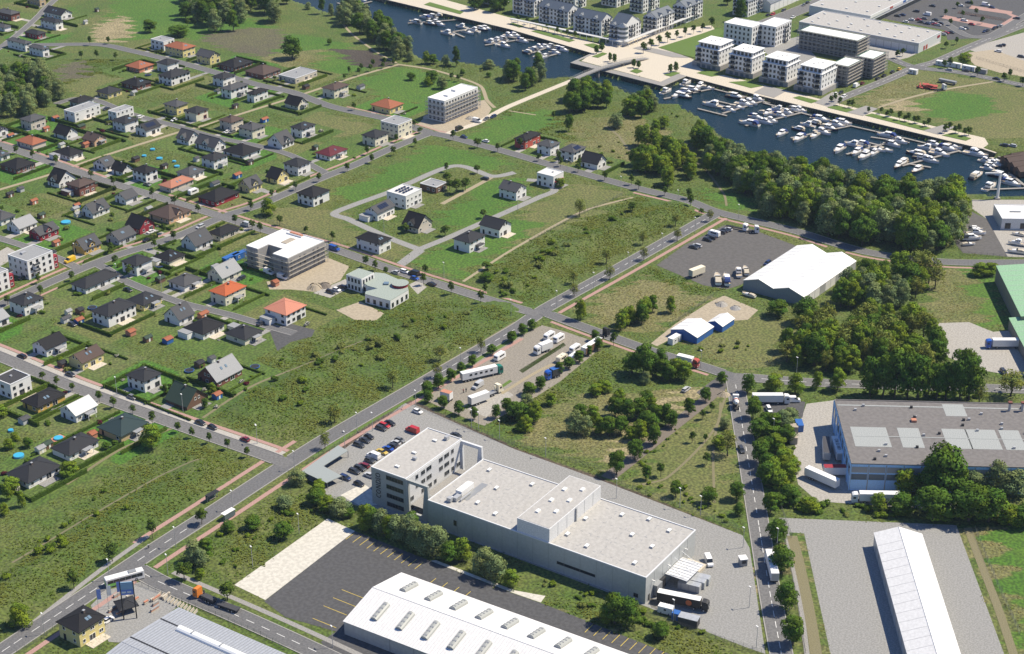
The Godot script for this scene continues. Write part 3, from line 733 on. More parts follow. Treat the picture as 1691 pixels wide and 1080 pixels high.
var CARS := [
[-193.4,26.5,-54,"estate","black",0],
[-170.6,42.1,126,"saloon","dark",0],
[-142.9,60.9,126,"hatch","grey",0],
[-114,80.7,126,"saloon","black",0],
[-109,84.2,126,"hatch","black",0],
[-95.9,93.2,-54,"hatch","maroon",0],
[-54.6,97.1,126,"estate","dark",1],
[-52.8,93.9,126,"saloon","dark",1],
[-51.5,91.4,126,"hatch","black",1],
[-47.6,84.9,126,"estate","dark",1],
[-46.5,82.9,126,"estate","red",1],
[-44.6,81.1,126,"saloon","black",1],
[-57.5,120,126,"estate","navy",1],
[-54.7,115.7,126,"estate","dark",1],
[-53,113.6,126,"estate","dark",1],
[-51.7,111.8,-54,"estate","maroon",1],
[-49.9,108.3,126,"hatch","dark",1],
[-48.8,105.4,-54,"van","white",1],
[-46.1,102.2,126,"saloon","gold",1],
[-44.1,100,-54,"saloon","blue",1],
[-42.7,97.9,-54,"hatch","dark",1],
[-41.6,95.7,-54,"hatch","silver",1],
[-40.2,93.8,126,"hatch","grey",1],
[-49.1,118.6,126,"saloon","silver",1],
[-52.4,124.1,126,"hatch","black",1],
[-36.1,86.7,-54,"van","red",1],
[-35,72.2,126,"hatch","white",1],
[-20.1,90.3,126,"saloon","dark",1],
[-13,52,216,"van","silver",2],
[-4.9,27.9,216,"caravan","white",2],
[15,9.5,216,"caravan","white",2],
[18.8,11.6,216,"caravan","white",2],
[25,21.1,216,"caravan","white",2],
[19.6,29.5,36,"caravan","cream",2],
[24.5,28.4,36,"caravan","white",2],
[81.5,100.6,172,"estate","dark",3],
[62.4,172.2,172,"van","white",3],
[105.4,63.6,90,"van","white",4],
[95.4,70.5,172,"estate","white",4],
[104.8,73.2,172,"saloon","dark",4],
[190.5,39.9,172,"estate","dark",4],
[82.4,-84,126,"saloon","dark",5],
[84.1,-85.8,-54,"estate","silver",5],
[89.6,-92.7,126,"estate","black",5],
[91.6,-95.2,-54,"estate","dark",5],
[96.8,-101.9,-54,"estate","dark",5],
[98.6,-103.6,126,"hatch","black",5],
[100.5,-105.3,-54,"hatch","silver",5],
[93.2,-98.6,-54,"caravan","white",5],
[159.5,-61.8,-54,"saloon","blue",6],
[113.4,-66.1,216,"estate","navy",6],
[66.1,54.6,36,"estate","silver",6],
[-196.8,-68.5,216,"van","yellow",7],
[-167.1,-92.5,36,"saloon","black",7],
[-167.2,-102.3,36,"saloon","white",7],
[-145.4,-108.7,216,"estate","silver",7],
[-124.5,-110.8,-54,"van","silver",7],
[-164.6,-37.2,126,"saloon","black",7],
[-180.9,-163.8,126,"saloon","grey",7],
[-156,-152.3,36,"caravan","white",7],
[-180.4,-2.8,126,"hatch","dark",7],
[-117.8,-49.3,216,"estate","dark",7],
[-212.9,-49.9,36,"estate","dark",7],
[-185.4,-263.1,216,"hatch","white",7],
[-153.2,-243.3,36,"saloon","white",7],
[-150.7,-243.3,216,"estate","grey",7],
[-226.8,-282.6,216,"saloon","dark",7],
[-205,-268.4,36,"estate","white",7],
[-80.3,-81.8,126,"van","blue",7],
[-51.1,-55.7,-54,"hatch","silver",7],
[-47.1,-56.6,126,"estate","white",7],
[-42.9,-54.2,-54,"van","black",7],
[-42.3,-49.3,126,"hatch","blue",7],
[-34.7,-43,-54,"saloon","black",7],
[-77.5,-35,126,"estate","black",7],
[-75.2,-37.2,126,"hatch","white",7],
[-73,-40.1,-54,"estate","dark",7],
[-106.5,-55.4,126,"van","white",7],
[-99.8,-50.2,126,"van","white",7],
[-13.6,-172.2,-54,"estate","dark",7],
[-103,-3.6,36,"saloon","dark",7],
[-19.1,-261.3,126,"van","white",7],
[-25.6,-235,126,"hatch","navy",7],
[-14,-228.4,-54,"hatch","white",7],
[-14.1,-265.2,216,"hatch","grey",7],
[-10.3,-269.2,216,"estate","navy",7],
[-28.5,-248.4,36,"van","black",7],
[-121.6,203.8,36,"saloon","white",7],
[255.7,-477.8,126,"saloon","dark",8],
[259.3,-480.1,-54,"saloon","navy",8],
[270.5,-489.4,-54,"estate","dark",8],
[284.4,-503.2,-54,"saloon","dark",8],
[275.8,-480.8,-54,"van","white",8],
[262.9,-468.3,-54,"hatch","white",8],
[267,-468.3,-54,"saloon","red",8],
[271.7,-471.3,-54,"saloon","grey",8],
[267.8,-462.6,-54,"saloon","dark",8],
[271,-458.9,-54,"saloon","navy",8],
[275,-461.1,-54,"hatch","silver",8],
[278.6,-467.9,126,"saloon","dark",8],
[275.7,-456.7,-54,"estate","red",8],
[280.1,-458.9,126,"hatch","dark",8],
[297,-466.4,126,"estate","white",8],
[299.7,-457.1,126,"hatch","red",8],
[291.2,-446.4,126,"estate","white",8],
[293.5,-447.9,126,"estate","dark",8],
[278,-437,-54,"saloon","red",8],
[275.5,-433.4,-54,"estate","silver",8],
[281.7,-437.7,126,"saloon","dark",8],
[320.9,-505.2,126,"van","white",8],
[323.6,-499.2,126,"hatch","navy",8],
[303.8,-503.6,-54,"hatch","white",8],
[311,-511.6,126,"saloon","dark",8],
[257.8,-463,-54,"hatch","white",8],
[277.2,-455.2,-54,"saloon","silver",8],
[304.9,-407.3,-54,"hatch","dark",8],
[307.3,-409,-54,"hatch","black",8],
[301.1,-395.5,-54,"estate","white",8],
[312.1,-383.9,126,"estate","dark",8],
[332.8,-471.7,-54,"estate","dark",8],
[304.1,-440.6,216,"saloon","navy",8],
[306.3,-442.4,36,"saloon","dark",8],
[312,-447.9,216,"estate","black",8],
[315.6,-451.5,36,"estate","grey",8],
[318,-453,36,"hatch","silver",8],
[215.5,-339.2,36,"estate","dark",9],
[220.2,-344.7,36,"saloon","black",9],
[226.8,-352.4,36,"saloon","dark",9],
[232,-357.7,36,"hatch","yellow",9],
[200.2,-324.9,36,"van","white",9],
[204.6,-329.6,36,"hatch","maroon",9],
[189.5,-304.9,216,"estate","white",9],
[185.4,-309.2,216,"hatch","white",9],
[189,-312.1,216,"hatch","dark",9],
[173.5,-482,216,"estate","red",9],
[170.2,-480.1,36,"saloon","dark",9],
[182.1,-491.7,216,"estate","dark",9],
[197.6,-505.2,216,"hatch","grey",9],
[201.3,-511.6,36,"hatch","dark",9],
[211.7,-501.6,36,"estate","silver",9],
[206.5,-495.6,36,"hatch","dark",9],
[185.7,-473.9,216,"saloon","white",9],
[261.3,-356.4,-54,"estate","silver",9],
[271,-354.5,-54,"saloon","dark",9],
[285.3,-338.6,126,"saloon","black",9],
[259.3,-222,-54,"estate","dark",9],
[263.3,-221.1,-54,"estate","silver",9]]
var CAR_ZONES := [
"parked in the bays of the residential street",
"parked by the office block",
"in the truck park",
"on the tree-lined factory road",
"at the blue factory",
"on the gravel lot",
"beside the white storage tents",
"on the streets of the housing estate",
"in the shop car park",
"on the streets behind the marina flats"]
var BOATS := [
[-63.7,-470.6,-57,10,2,0],
[-58.2,-482.7,-54,8.7,0,0],
[-53.7,-485,-56,9.4,2,0],
[-49.1,-487,-55,7.8,3,0],
[-53.4,-466.8,126,9.3,3,0],
[-50,-470.6,126,8.2,2,0],
[-47.7,-465,123,9.2,2,0],
[-32.9,-459.4,-56,9.4,1,0],
[-28.6,-446.6,128,9.8,4,0],
[-24.7,-451,-52,9.6,1,0],
[-19.7,-453.9,129,9.6,3,0],
[-17.2,-455.7,122,8.7,2,0],
[-41.9,-444.1,-53,10.9,1,0],
[-13.8,-423.5,-50,10.3,1,0],
[-10,-427.7,-51,9.1,1,0],
[-6.5,-431.2,-54,8.9,2,0],
[-5,-415.6,128,9.8,1,0],
[-2.1,-438.3,130,9,1,0],
[1.8,-439.4,125,8.9,0,0],
[-103.3,-526.4,130,9,1,0],
[6.7,-426.3,124,9.3,0,0],
[9.4,-401.3,-53,8,3,0],
[13.4,-407,-48,8.7,2,0],
[17.3,-412.5,127,7.8,1,0],
[21,-412.5,124,8.3,0,0],
[23.9,-414.9,-57,7.6,2,0],
[29.3,-409.1,123,8.8,3,0],
[31.9,-406.4,127,8.7,0,0],
[26.7,-400.3,127,9,2,0],
[16.1,-393,-138,9.3,1,0],
[20,-391.3,-139,8.5,2,0],
[102.5,-337.8,39,10.1,1,1],
[110,-331,-144,10.6,1,1],
[114.3,-328.9,124,9.2,4,1],
[89.4,-321.6,38,10.6,1,1],
[95.4,-314.3,-140,10.9,0,1],
[100.9,-321,124,9.3,3,1],
[104.9,-324.5,125,11.2,3,1],
[98.8,-312.3,125,10.5,3,1],
[128.4,-311.5,127,12.4,3,2],
[140.3,-307.2,132,10.4,1,2],
[114,-296.5,-57,13.4,1,2],
[122.1,-287.7,126,8.8,2,2],
[127.3,-293.2,125,9.5,4,2],
[131.7,-298.2,123,11.2,1,2],
[135.5,-301,129,10,1,2],
[130.4,-264.2,-57,12.4,0,2],
[135.3,-275.5,127,8.7,0,2],
[137.7,-267.6,131,8.8,1,2],
[142.1,-282.8,128,9.1,4,2],
[143.4,-282.3,-139,9.7,0,2],
[150,-289.4,-55,8.6,1,2],
[149.3,-278.2,129,9,0,2],
[154,-282.8,129,8.6,1,2],
[159.3,-287.7,126,10.4,2,2],
[161.8,-287.2,130,9.1,1,2],
[139.9,-266.3,124,8.4,1,2],
[143.1,-268.9,128,8.5,1,2],
[145.7,-246.9,-140,10.2,0,3],
[154.1,-239.4,-142,12.4,0,3],
[156,-254.6,-54,8.4,3,3],
[162.1,-261.6,-54,9.2,1,3],
[166.4,-265.2,-53,9,3,3],
[170.5,-271.5,123,11.4,0,3],
[163.2,-244.4,-147,10.1,4,3],
[168.2,-249.5,129,10.5,1,3],
[172.8,-255.9,124,10.8,3,3],
[177.8,-261.6,122,10.6,1,3],
[182,-265.5,122,11,0,3],
[172.6,-222,-146,12.1,0,3],
[181.3,-229.6,-56,10.2,1,3],
[185.8,-230.8,-54,9.7,0,3],
[181.1,-217.5,-142,11,0,3],
[184.1,-211.6,-141,13,1,3],
[189.8,-216.3,-145,9,1,3],
[193.1,-222.3,129,9.2,4,3],
[196.7,-221.6,128,9.1,4,3],
[202,-229.8,131,9.8,2,3],
[207.1,-234.7,125,8.9,1,3],
[202.2,-244.2,-56,11.2,0,3],
[211.8,-215.3,-57,11.3,3,4],
[219,-224,-56,10.1,1,4],
[224.1,-229.6,129,9.4,2,4],
[215.4,-205.7,128,10.4,1,4],
[223.9,-215.3,127,11.4,1,4],
[229.9,-223.5,129,11.4,0,4],
[233.9,-227.4,129,10.4,4,4],
[242.8,-214.9,127,13.6,1,4],
[212.9,-209.2,124,9.4,3,4],
[201.5,-200.8,-145,11.4,3,4],
[246.9,-204.1,125,8.6,4,4],
[250.5,-205.5,131,7.5,4,4],
[198.9,-197.4,-147,10.3,3,4],
[206.9,-190.6,-141,10.7,3,4],
[217.2,-204.8,127,8.8,1,4],
[235.1,-182.1,41,12.1,3,4],
[243.4,-193.3,122,7.5,1,4],
[246.1,-197,126,7.7,3,4],
[248.6,-200.4,125,7.8,1,4],
[245.3,-203.9,125,8.4,1,4],
[237.8,-166.4,41,12.3,1,4],
[247.2,-182.1,130,12.4,3,4],
[249.6,-172,131,11.4,0,4]]
var BOAT_ZONES := [
"at the outer jetties",
"below the harbour plaza",
"moored off the marina flats",
"in the middle berths",
"in the eastern berths"]
var JETTIES := [
[-36.9,-477.1,-68.2,-468.8],
[-16.3,-461.3,-38.1,-448.4],
[-30.8,-435.9,-38,-446.6],
[1.8,-428.1,-16.7,-417.6],
[27.1,-418.3,10.4,-397.9],
[29.6,-399.6,14.1,-386.4],
[-2.1,-435.9,13.6,-428.1],
[115.8,-326.5,87.4,-308.5],
[117.2,-327.3,146.4,-300.6,143.2,-300.6,185.2,-260.9,209.9,-241.2,235.9,-218.5],
[143.4,-304.3,118,-282.1],
[105,-290.3,119.3,-278.1],
[117,-304.3,129,-294.5],
[143,-275.4,128.3,-260.9],
[162.5,-283.5,138.8,-267.4],
[184.7,-260.1,150.1,-240.5],
[211.5,-233,193.4,-241.7],
[209.5,-239.2,175.4,-214.9],
[195.7,-228.1,187.3,-235.5],
[235.5,-220.2,200.8,-197.4],
[203.8,-200.6,214.5,-194.9],
[254.6,-165.1,234.9,-163],
[252.9,-184.8,255.8,-169.4],
[251.2,-214.9,263.4,-197.4],
[-112.6,-524.5,-97.7,-509.5],
[-96.7,-523.7,-110.5,-511.5],
[-119.6,-519.6,-103.7,-505.5]]
var FORESTS := [
["broadleaf tree in the wood beside the marina","harbour wood trees",160,11,18,[0,1,1,2,0,2],[115.5,-128.5,136.7,-107.2,160.5,-84.1,177.1,-71.6,195.9,-82.7,209.7,-105.7,218,-128.5,214.2,-142.8,191.5,-139.6,164.2,-150.9,140.3,-169.3,126.2,-188.4]],
["broadleaf tree in the wood at the estate edge","western wood trees",44,10,15,[1,1,0],[-285.1,-266.1,-266.5,-271.3,-255,-286.1,-257.7,-311.5,-277.1,-340.5,-292.9,-346.5,-305.7,-340.5]],
["broadleaf tree in the far wood beyond the meadow","far wood trees",52,12,17,[1,0,0],[-214.2,-450.5,-193,-440.5,-166.3,-444.8,-148.4,-465.1,-152.3,-507.8,-174.3,-533.6,-224.6,-533.6]],
["broadleaf tree in the willow row along the channel","waterside row trees",26,11,15,[1,1,0],[-114,-462.2,-94.4,-425.2,-70.3,-377.5,-63.9,-387.7,-87.6,-447.7,-110.3,-492.2]],
["broadleaf tree in the copse by the footbridge","bridge copse trees",16,9,14,[0,0,2],[28.5,-277.6,38.4,-271.3,52,-275.5,58.5,-297,36.5,-314.9]],
["broadleaf tree in the copse on the marina bank","bank copse trees",11,9,13,[0,2,1],[58.5,-271.3,71.6,-268.1,80.6,-275.5,77.4,-292.7]],
["broadleaf tree in the copse on the little promontory","promontory copse trees",10,9,13,[0,1],[-2.7,-340.5,5.1,-317.2,12.1,-317.2,20.1,-333.4,18,-357.5,1.6,-357.5]],
["broadleaf tree in the copse beside the harbour meadow","meadow copse trees",26,9,14,[0,2,2],[59.6,-183.1,64.7,-167.6,79,-159.1,90.3,-167.6,91.3,-193.7,81,-219.5,69.3,-225.2]],
["broadleaf tree in the copse at the lagoon shore","lagoon copse trees",32,10,15,[0,1,2],[99,-240.8,106.9,-217.6,113.6,-199.1,121.6,-176.1,116,-132.4,106.9,-167.6,98.9,-177.9,96.2,-228.1]],
["broadleaf tree in the grove beside the white storage hall","tent grove trees",34,8,14,[0,2,1],[133.9,-23.9,140.5,-17.8,160.7,-17.8,175.4,-36.2,172.4,-49,157.2,-52.2,141.7,-36.2]],
["broadleaf tree in the grove behind the blue factory","works grove trees",64,9,15,[2,2,0,5],[105.4,32.6,116.2,38.9,129.8,42,152.5,45.5,165.8,37.8,171.4,11,162.1,-0.3,148.3,-6,119.6,2.6,110.1,16.5]],
["broadleaf tree in the thicket in front of the tents","tank thicket trees",9,7,10,[0,2],[18.8,-13.1,24.9,-7.2,32.4,-7.2,43,3.2,53.4,-4.3,66.6,-13.1,69.5,-17.8,54.2,-16,38.5,-4.3]],
["broadleaf tree in the trees behind the far promenade","bank trees top trees",14,9,14,[0],[-26.6,-492.2,-2.2,-486.1,-1.4,-512.6,-19,-528.6]]]
var TREES := [
[589,-702,5,69,48,0],
[425,-493,5,67,54,0],
[265,-315,5,64,50,0],
[757,-927,5,67,49,0],
[595,-885,5,68,48,0],
[765,-1106,5,68,54,0],
[931,-1164,5,63,38,0],
[420,-668,5,74,51,0],
[266,-447,5,65,44,0],
[-666,993,5,75,47,0],
[-289,438,5,69,44,0],
[-123,216,5,75,44,0],
[-650,797,5,79,62,0],
[-455,520,5,80,64,0],
[-283,290,5,71,61,0],
[-1022,1492,3,65,47,0],
[-1168,1576,3,73,40,0],
[-1270,1711,3,70,49,0],
[-1356,1862,3,72,44,0],
[-1470,2060,2,83,76,0],
[-1023,1819,3,68,57,0],
[-872,1928,3,72,58,0],
[892,568,0,84,62,1],
[888,762,0,91,67,1],
[888,912,0,82,82,1],
[867,1094,0,97,77,1],
[871,1236,0,90,79,1],
[859,1423,0,82,68,1],
[858,1593,0,87,77,1],
[845,1772,0,97,86,1],
[830,1976,0,102,77,1],
[826,2153,0,102,81,1],
[758,1337,0,75,59,1],
[663,1362,0,62,63,1],
[753,1435,0,48,40,1],
[555,1317,0,65,49,1],
[725,636,0,67,48,2],
[653,741,0,75,45,2],
[583,835,0,69,48,2],
[508,957,0,86,55,2],
[433,1067,0,89,66,2],
[362,1171,0,97,69,2],
[801,498,0,59,46,2],
[462,1205,0,61,40,2],
[514,1184,3,58,32,2],
[682,1105,3,53,32,2],
[646,946,3,48,26,2],
[693,946,3,39,21,2],
[741,715,3,43,26,2],
[701,774,3,42,27,2],
[762,1040,5,106,73,2],
[773,844,1,48,42,2],
[739,980,2,48,63,2],
[-321,583,0,60,52,3],
[-280,530,0,68,51,3],
[-236,469,0,57,46,3],
[-198,391,0,46,36,3],
[-154,342,0,52,41,3],
[-314,642,0,50,41,3],
[-255,688,0,55,48,3],
[-196,738,0,63,43,3],
[-139,774,0,55,34,3],
[-59,764,0,59,40,3],
[-18,720,0,62,48,3],
[-80,241,0,48,43,3],
[-1,130,0,52,44,3],
[108,536,0,58,49,3],
[63,580,0,53,65,3],
[-1,116,0,45,42,3],
[43,59,0,51,44,3],
[81,8,0,48,43,3],
[262,309,0,55,49,3],
[221,362,0,53,50,3],
[184,421,0,62,39,3],
[343,200,0,57,44,3],
[304,248,0,48,32,3],
[406,158,3,62,33,3],
[334,116,0,50,40,3],
[228,878,1,96,71,4],
[264,890,1,80,63,4],
[251,774,0,70,60,4],
[295,809,2,83,62,4],
[318,873,2,69,63,4],
[350,895,0,79,70,4],
[392,884,0,81,68,4],
[380,750,0,83,64,4],
[424,774,0,88,72,4],
[470,762,0,86,68,4],
[401,678,2,81,63,4],
[497,702,0,82,62,4],
[515,738,2,74,59,4],
[460,918,2,82,67,4],
[494,867,0,89,83,4],
[528,821,0,89,72,4],
[562,821,0,96,59,4],
[432,924,2,59,61,4],
[314,580,2,51,61,4],
[353,555,2,48,58,4],
[512,486,1,54,50,4],
[338,555,2,53,54,4],
[505,428,0,146,101,5],
[465,401,0,86,85,5],
[542,415,0,97,81,5],
[581,440,0,82,69,5],
[629,434,2,88,65,5],
[663,460,2,87,73,5],
[579,362,0,86,65,5],
[603,466,0,72,58,5],
[22,774,0,78,86,6],
[53,715,1,77,71,6],
[81,797,2,90,71,6],
[50,855,2,64,63,6],
[5,750,0,63,58,6],
[36,855,2,41,55,6],
[146,660,2,52,51,6],
[-481,1516,2,97,68,7],
[-456,1521,0,86,71,7],
[-424,1539,1,87,74,7],
[-397,1567,2,86,69,7],
[-366,1586,1,98,82,7],
[-335,1599,1,107,80,7],
[-303,1640,1,99,81,7],
[-272,1667,1,111,87,7],
[-245,1676,1,117,93,7],
[-197,1711,0,76,72,7],
[-158,1703,2,85,69,7],
[-88,1781,1,101,86,7],
[-54,1815,1,98,80,7],
[-327,1558,0,96,62,7],
[309,2044,0,105,86,7],
[348,2060,0,97,81,7],
[287,2028,2,57,63,7],
[440,2117,0,59,59,7],
[-5,1849,2,65,59,7],
[-1008,1711,1,82,72,8],
[-974,1694,0,77,60,8],
[-980,1746,1,73,60,8],
[-850,1521,0,50,65,8],
[-928,1539,0,42,50,8],
[-975,1807,2,39,40,8],
[-758,1387,1,50,72,8],
[-659,1367,0,59,68,8],
[-619,1406,2,59,73,8],
[-570,1435,1,64,84,8],
[-742,1576,0,63,68,8],
[-654,1317,2,54,60,8],
[-736,1236,1,61,74,8],
[-658,1271,2,41,53,8],
[-543,1445,0,38,48,8],
[-1285,980,2,97,86,9],
[-1531,1174,2,57,79,9],
[-1417,980,0,30,29,9],
[-1445,991,0,29,33,9],
[-1705,1271,2,51,71,9],
[-1791,991,2,42,49,9],
[-1783,935,2,39,39,9],
[-1725,980,0,42,39,9],
[-1136,568,2,48,38,9],
[-1308,586,4,53,26,9],
[-1290,574,4,48,26,9],
[-1281,543,4,52,21,9],
[-1889,750,2,49,63,9],
[-1143,684,0,42,32,9],
[-1687,1435,2,51,39,9],
[-1642,1382,2,63,32,9],
[-1701,1337,2,71,41,9],
[1351,593,0,166,96,10],
[1396,599,0,182,108,10],
[1441,605,0,212,116,10],
[1487,611,0,202,112,10],
[1526,617,0,191,109,10],
[1595,617,0,155,97,10],
[1629,623,0,171,106,10],
[1678,636,0,223,118,10],
[1716,623,0,198,106,10],
[1746,654,5,89,69,10],
[1880,593,5,112,118,10],
[1237,543,2,97,73,10],
[1072,568,2,88,77,10],
[1160,530,2,79,49,10],
[990,555,2,79,84,10],
[1453,1317,0,198,167,11],
[1404,1327,0,116,108,11],
[1337,1297,2,99,101,11],
[1565,1307,1,96,90,11],
[1636,1297,1,135,98,11],
[1701,1307,1,104,103,11],
[1498,1327,0,134,113,11],
[1396,1454,0,124,139,11],
[1510,1469,0,139,141,11],
[1575,1473,0,127,129,11],
[1637,1492,2,79,93,11],
[1680,1502,0,84,88,11],
[1222,1406,2,71,64,11],
[1300,1425,0,73,98,11],
[995,1406,2,51,80,11],
[935,1357,0,72,77,11],
[896,1377,0,48,59,11],
[1435,1464,2,58,80,11],
[946,867,0,78,80,12],
[989,844,1,81,80,12],
[985,946,0,70,68,12],
[937,1013,2,74,86,12],
[926,935,0,63,71,12],
[940,1142,2,94,77,12],
[899,1205,2,87,81,12],
[885,1153,0,76,67,12],
[946,1215,2,82,81,12],
[976,1153,2,62,61,12],
[912,1266,2,74,77,12],
[910,1013,0,63,64,12],
[1020,786,1,60,63,12],
[925,821,0,58,57,12],
[1749,-463,5,155,108,13],
[1802,-447,5,139,99,13],
[1797,-546,5,125,89,13],
[1818,-398,5,116,89,13],
[2045,-537,2,61,90,13],
[2094,-546,2,59,83,13],
[1693,-630,2,76,59,13],
[1715,-302,5,97,79,13],
[1102,-118,0,72,99,13],
[1203,-44,0,117,116,13],
[1239,-14,0,92,89,13],
[1494,-58,1,87,87,13],
[1549,-14,1,67,86,13],
[1637,-44,2,94,88,13],
[1672,-29,2,84,77,13],
[566,-2514,1,88,97,14],
[307,-2463,0,97,56,14],
[666,-2240,2,113,58,14],
[228,-2658,3,51,29,14],
[823,-2514,2,73,69,14],
[767,-2388,2,98,64,14],
[-1341,-3816,0,142,139,14],
[-1144,-4117,0,42,38,14],
[-355,-3377,3,50,29,14],
[-316,-3347,3,49,32,14],
[-470,-3317,0,78,90,14],
[-403,-3213,1,77,74,14],
[-591,-3377,0,51,59,14],
[-490,-3258,2,59,54,14],
[-520,-3703,2,84,57,14],
[-478,-3703,0,63,78,14],
[-402,-3671,1,71,59,14],
[-336,-3655,4,126,64,14],
[-140,-3608,1,59,87,14],
[-138,-3438,0,31,42,14],
[-1266,-4847,0,144,48,14],
[-1200,-4808,1,85,48,14],
[-1371,-4964,1,51,50,14],
[-2330,-4399,0,86,104,14],
[-2126,-4310,0,77,151,14],
[-1533,-5104,0,77,80,14],
[-621,-3768,1,60,63,14],
[-294,-3468,0,43,41,14],
[-770,-3671,3,53,31,15],
[-837,-3640,3,53,31,15],
[-714,-3671,3,49,32,15],
[-901,-3561,3,49,29,15],
[-844,-3545,3,51,32,15],
[-775,-3608,3,42,29,15],
[-969,-3499,3,50,26,15],
[-907,-3468,3,54,26,15],
[-986,-3377,3,42,26,15],
[-2535,-3800,3,62,31,15],
[-2629,-3800,3,58,32,15],
[-2417,-3784,3,53,32,15],
[-2645,-4100,3,64,30,15],
[-2538,-4135,3,51,31,15],
[-2106,-4526,3,64,41,15],
[-2059,-4526,3,54,33,15],
[-2110,-1735,3,48,31,16],
[-1973,-1627,3,55,31,16],
[-1752,-1469,3,58,30,16],
[-1625,-1369,3,55,33,16],
[-1495,-1273,3,49,32,16],
[-1610,-1014,3,53,31,16],
[-1547,-921,3,59,30,16],
[-1619,-831,3,54,30,16],
[-1805,-778,3,57,35,16],
[-1758,-647,3,53,31,16],
[-2048,-447,3,50,30,16],
[-2008,-326,3,48,31,16],
[-1911,-479,3,48,30,16],
[-1671,-521,3,61,38,16],
[-1297,-1121,3,55,33,16],
[-1248,-1303,3,54,33,16],
[-2333,-1936,3,50,31,16],
[-2121,-225,3,49,34,16],
[-2578,-2096,3,52,30,16],
[-2476,-2026,3,53,30,16],
[-2338,-1957,3,50,29,16],
[-645,-630,3,58,30,16],
[-601,-588,3,53,32,16],
[-551,-537,3,43,30,16],
[-381,-546,3,50,32,16],
[-382,-430,3,63,31,16],
[-259,-334,3,64,33,16],
[-132,-248,3,60,29,16],
[-114,-342,3,53,29,16],
[-1164,-1014,3,59,31,16],
[-1088,-1117,3,52,32,16],
[-953,-1014,3,42,27,16],
[-820,-921,3,52,27,16],
[-834,-1830,3,52,29,16],
[-962,-1687,3,52,30,16],
[-1065,-1570,3,50,31,16],
[-1168,-1465,3,50,30,16],
[-1158,-1243,2,89,80,16],
[-719,-1957,3,52,32,16],
[-616,-2073,3,54,32,16],
[-510,-2216,3,48,31,16],
[-314,-2313,3,61,32,16],
[-183,-2191,3,57,43,16],
[-76,-2132,3,53,34,16],
[-614,-2276,3,50,30,16],
[-753,-2084,3,51,29,16],
[-882,-2818,3,51,31,16],
[-531,-2527,3,43,31,16],
[-495,-2425,3,38,33,16],
[334,-1830,3,49,34,16],
[248,-1909,3,53,31,16],
[463,-1709,3,54,34,16],
[623,-1580,3,56,38,16],
[746,-1496,3,52,35,16],
[857,-1353,3,63,38,16],
[593,-1644,3,61,30,16],
[859,-1455,3,58,38,16],
[759,-1601,3,41,26,16],
[899,-1234,3,43,30,16],
[138,-1991,3,43,30,16],
[238,-1980,3,64,31,16],
[343,-1911,3,48,31,16],
[43,-2179,3,64,34,16],
[-1546,642,3,53,29,16],
[-1483,684,3,50,31,16],
[-1317,803,3,52,33,16],
[-1210,873,3,46,27,16],
[-1152,912,3,47,25,16],
[-1083,952,3,47,25,16],
[-1011,996,3,48,26,16],
[-935,1051,3,46,27,16],
[-1402,732,3,40,26,16],
[-1667,555,3,40,25,16],
[-1737,511,3,47,26,16],
[-1804,460,3,39,27,16],
[-1209,-1061,3,52,31,16],
[-492,-1023,3,50,44,16],
[-310,-986,3,53,48,16],
[-136,-1204,3,49,36,16],
[-273,-1527,3,83,65,16],
[-308,-1570,3,60,48,16],
[-229,-1570,3,70,53,16],
[-324,-1676,3,60,54,16],
[-333,-1830,3,53,29,16],
[-176,-1808,3,50,38,16],
[-110,-596,3,41,53,16],
[-111,-479,0,40,73,16],
[321,-1234,5,90,66,16],
[239,-1612,2,53,54,16],
[573,-1293,3,48,52,16],
[811,-3932,3,74,48,17],
[864,-4015,3,73,49,17],
[922,-4100,3,68,44,17],
[980,-4169,3,73,42,17],
[1045,-4239,3,63,35,17],
[1102,-4292,3,69,37,17],
[1164,-4363,3,64,35,17],
[1227,-4417,3,61,35,17],
[1295,-4508,3,74,48,17],
[522,-3915,0,58,37,17],
[556,-3965,0,60,38,17],
[596,-3751,0,59,29,17],
[622,-3719,0,62,33,17],
[733,-3624,0,58,33,17],
[760,-3608,0,51,30,17],
[943,-3514,0,60,34,17],
[979,-3545,0,63,37,17],
[400,-4257,3,52,32,17],
[353,-4310,3,48,29,17],
[289,-4345,3,53,30,17],
[227,-4435,3,48,30,17],
[158,-4508,3,48,33,17],
[99,-4582,3,54,30,17],
[39,-4638,3,49,31,17],
[1801,-2928,3,53,30,17],
[1831,-2970,3,53,32,17],
[1844,-2901,3,53,31,17],
[1889,-2859,3,51,31,17],
[1909,-2859,3,53,30,17],
[1980,-2764,3,40,26,17],
[2050,-2756,3,43,24,17],
[2068,-2684,3,48,31,17],
[2095,-2711,3,48,33,17],
[2128,-2644,3,59,31,17],
[2151,-2618,3,42,25,17],
[2171,-2618,3,56,33,17],
[2197,-2579,3,51,31,17],
[2219,-2592,3,48,31,17],
[2264,-2540,3,51,31,17],
[2240,-2527,3,40,27,17],
[2328,-2425,3,59,36,17],
[2359,-2463,3,54,36,17],
[2380,-2413,3,53,30,17],
[2402,-2425,3,59,36,17],
[2422,-2375,3,52,34,17],
[2445,-2388,3,53,38,17],
[2355,-3816,3,59,35,17],
[2399,-3865,3,54,35,17],
[2595,-3608,3,58,34,17],
[2643,-3655,3,60,44,17],
[2735,-3687,2,80,95,17],
[2756,-3453,3,64,38,17],
[2885,-3347,3,60,41,17],
[2936,-3407,3,62,35,17],
[2972,-3258,3,62,41,17],
[2704,-4032,3,50,38,17],
[2790,-4117,3,53,31,17],
[3000,-4984,3,49,31,17],
[3103,-5024,3,48,29,17],
[2875,-4789,3,52,29,17],
[3081,-4808,3,53,29,17],
[2980,-4751,3,53,32,17],
[3070,-4600,3,52,32,17],
[2855,-4563,3,49,32,17],
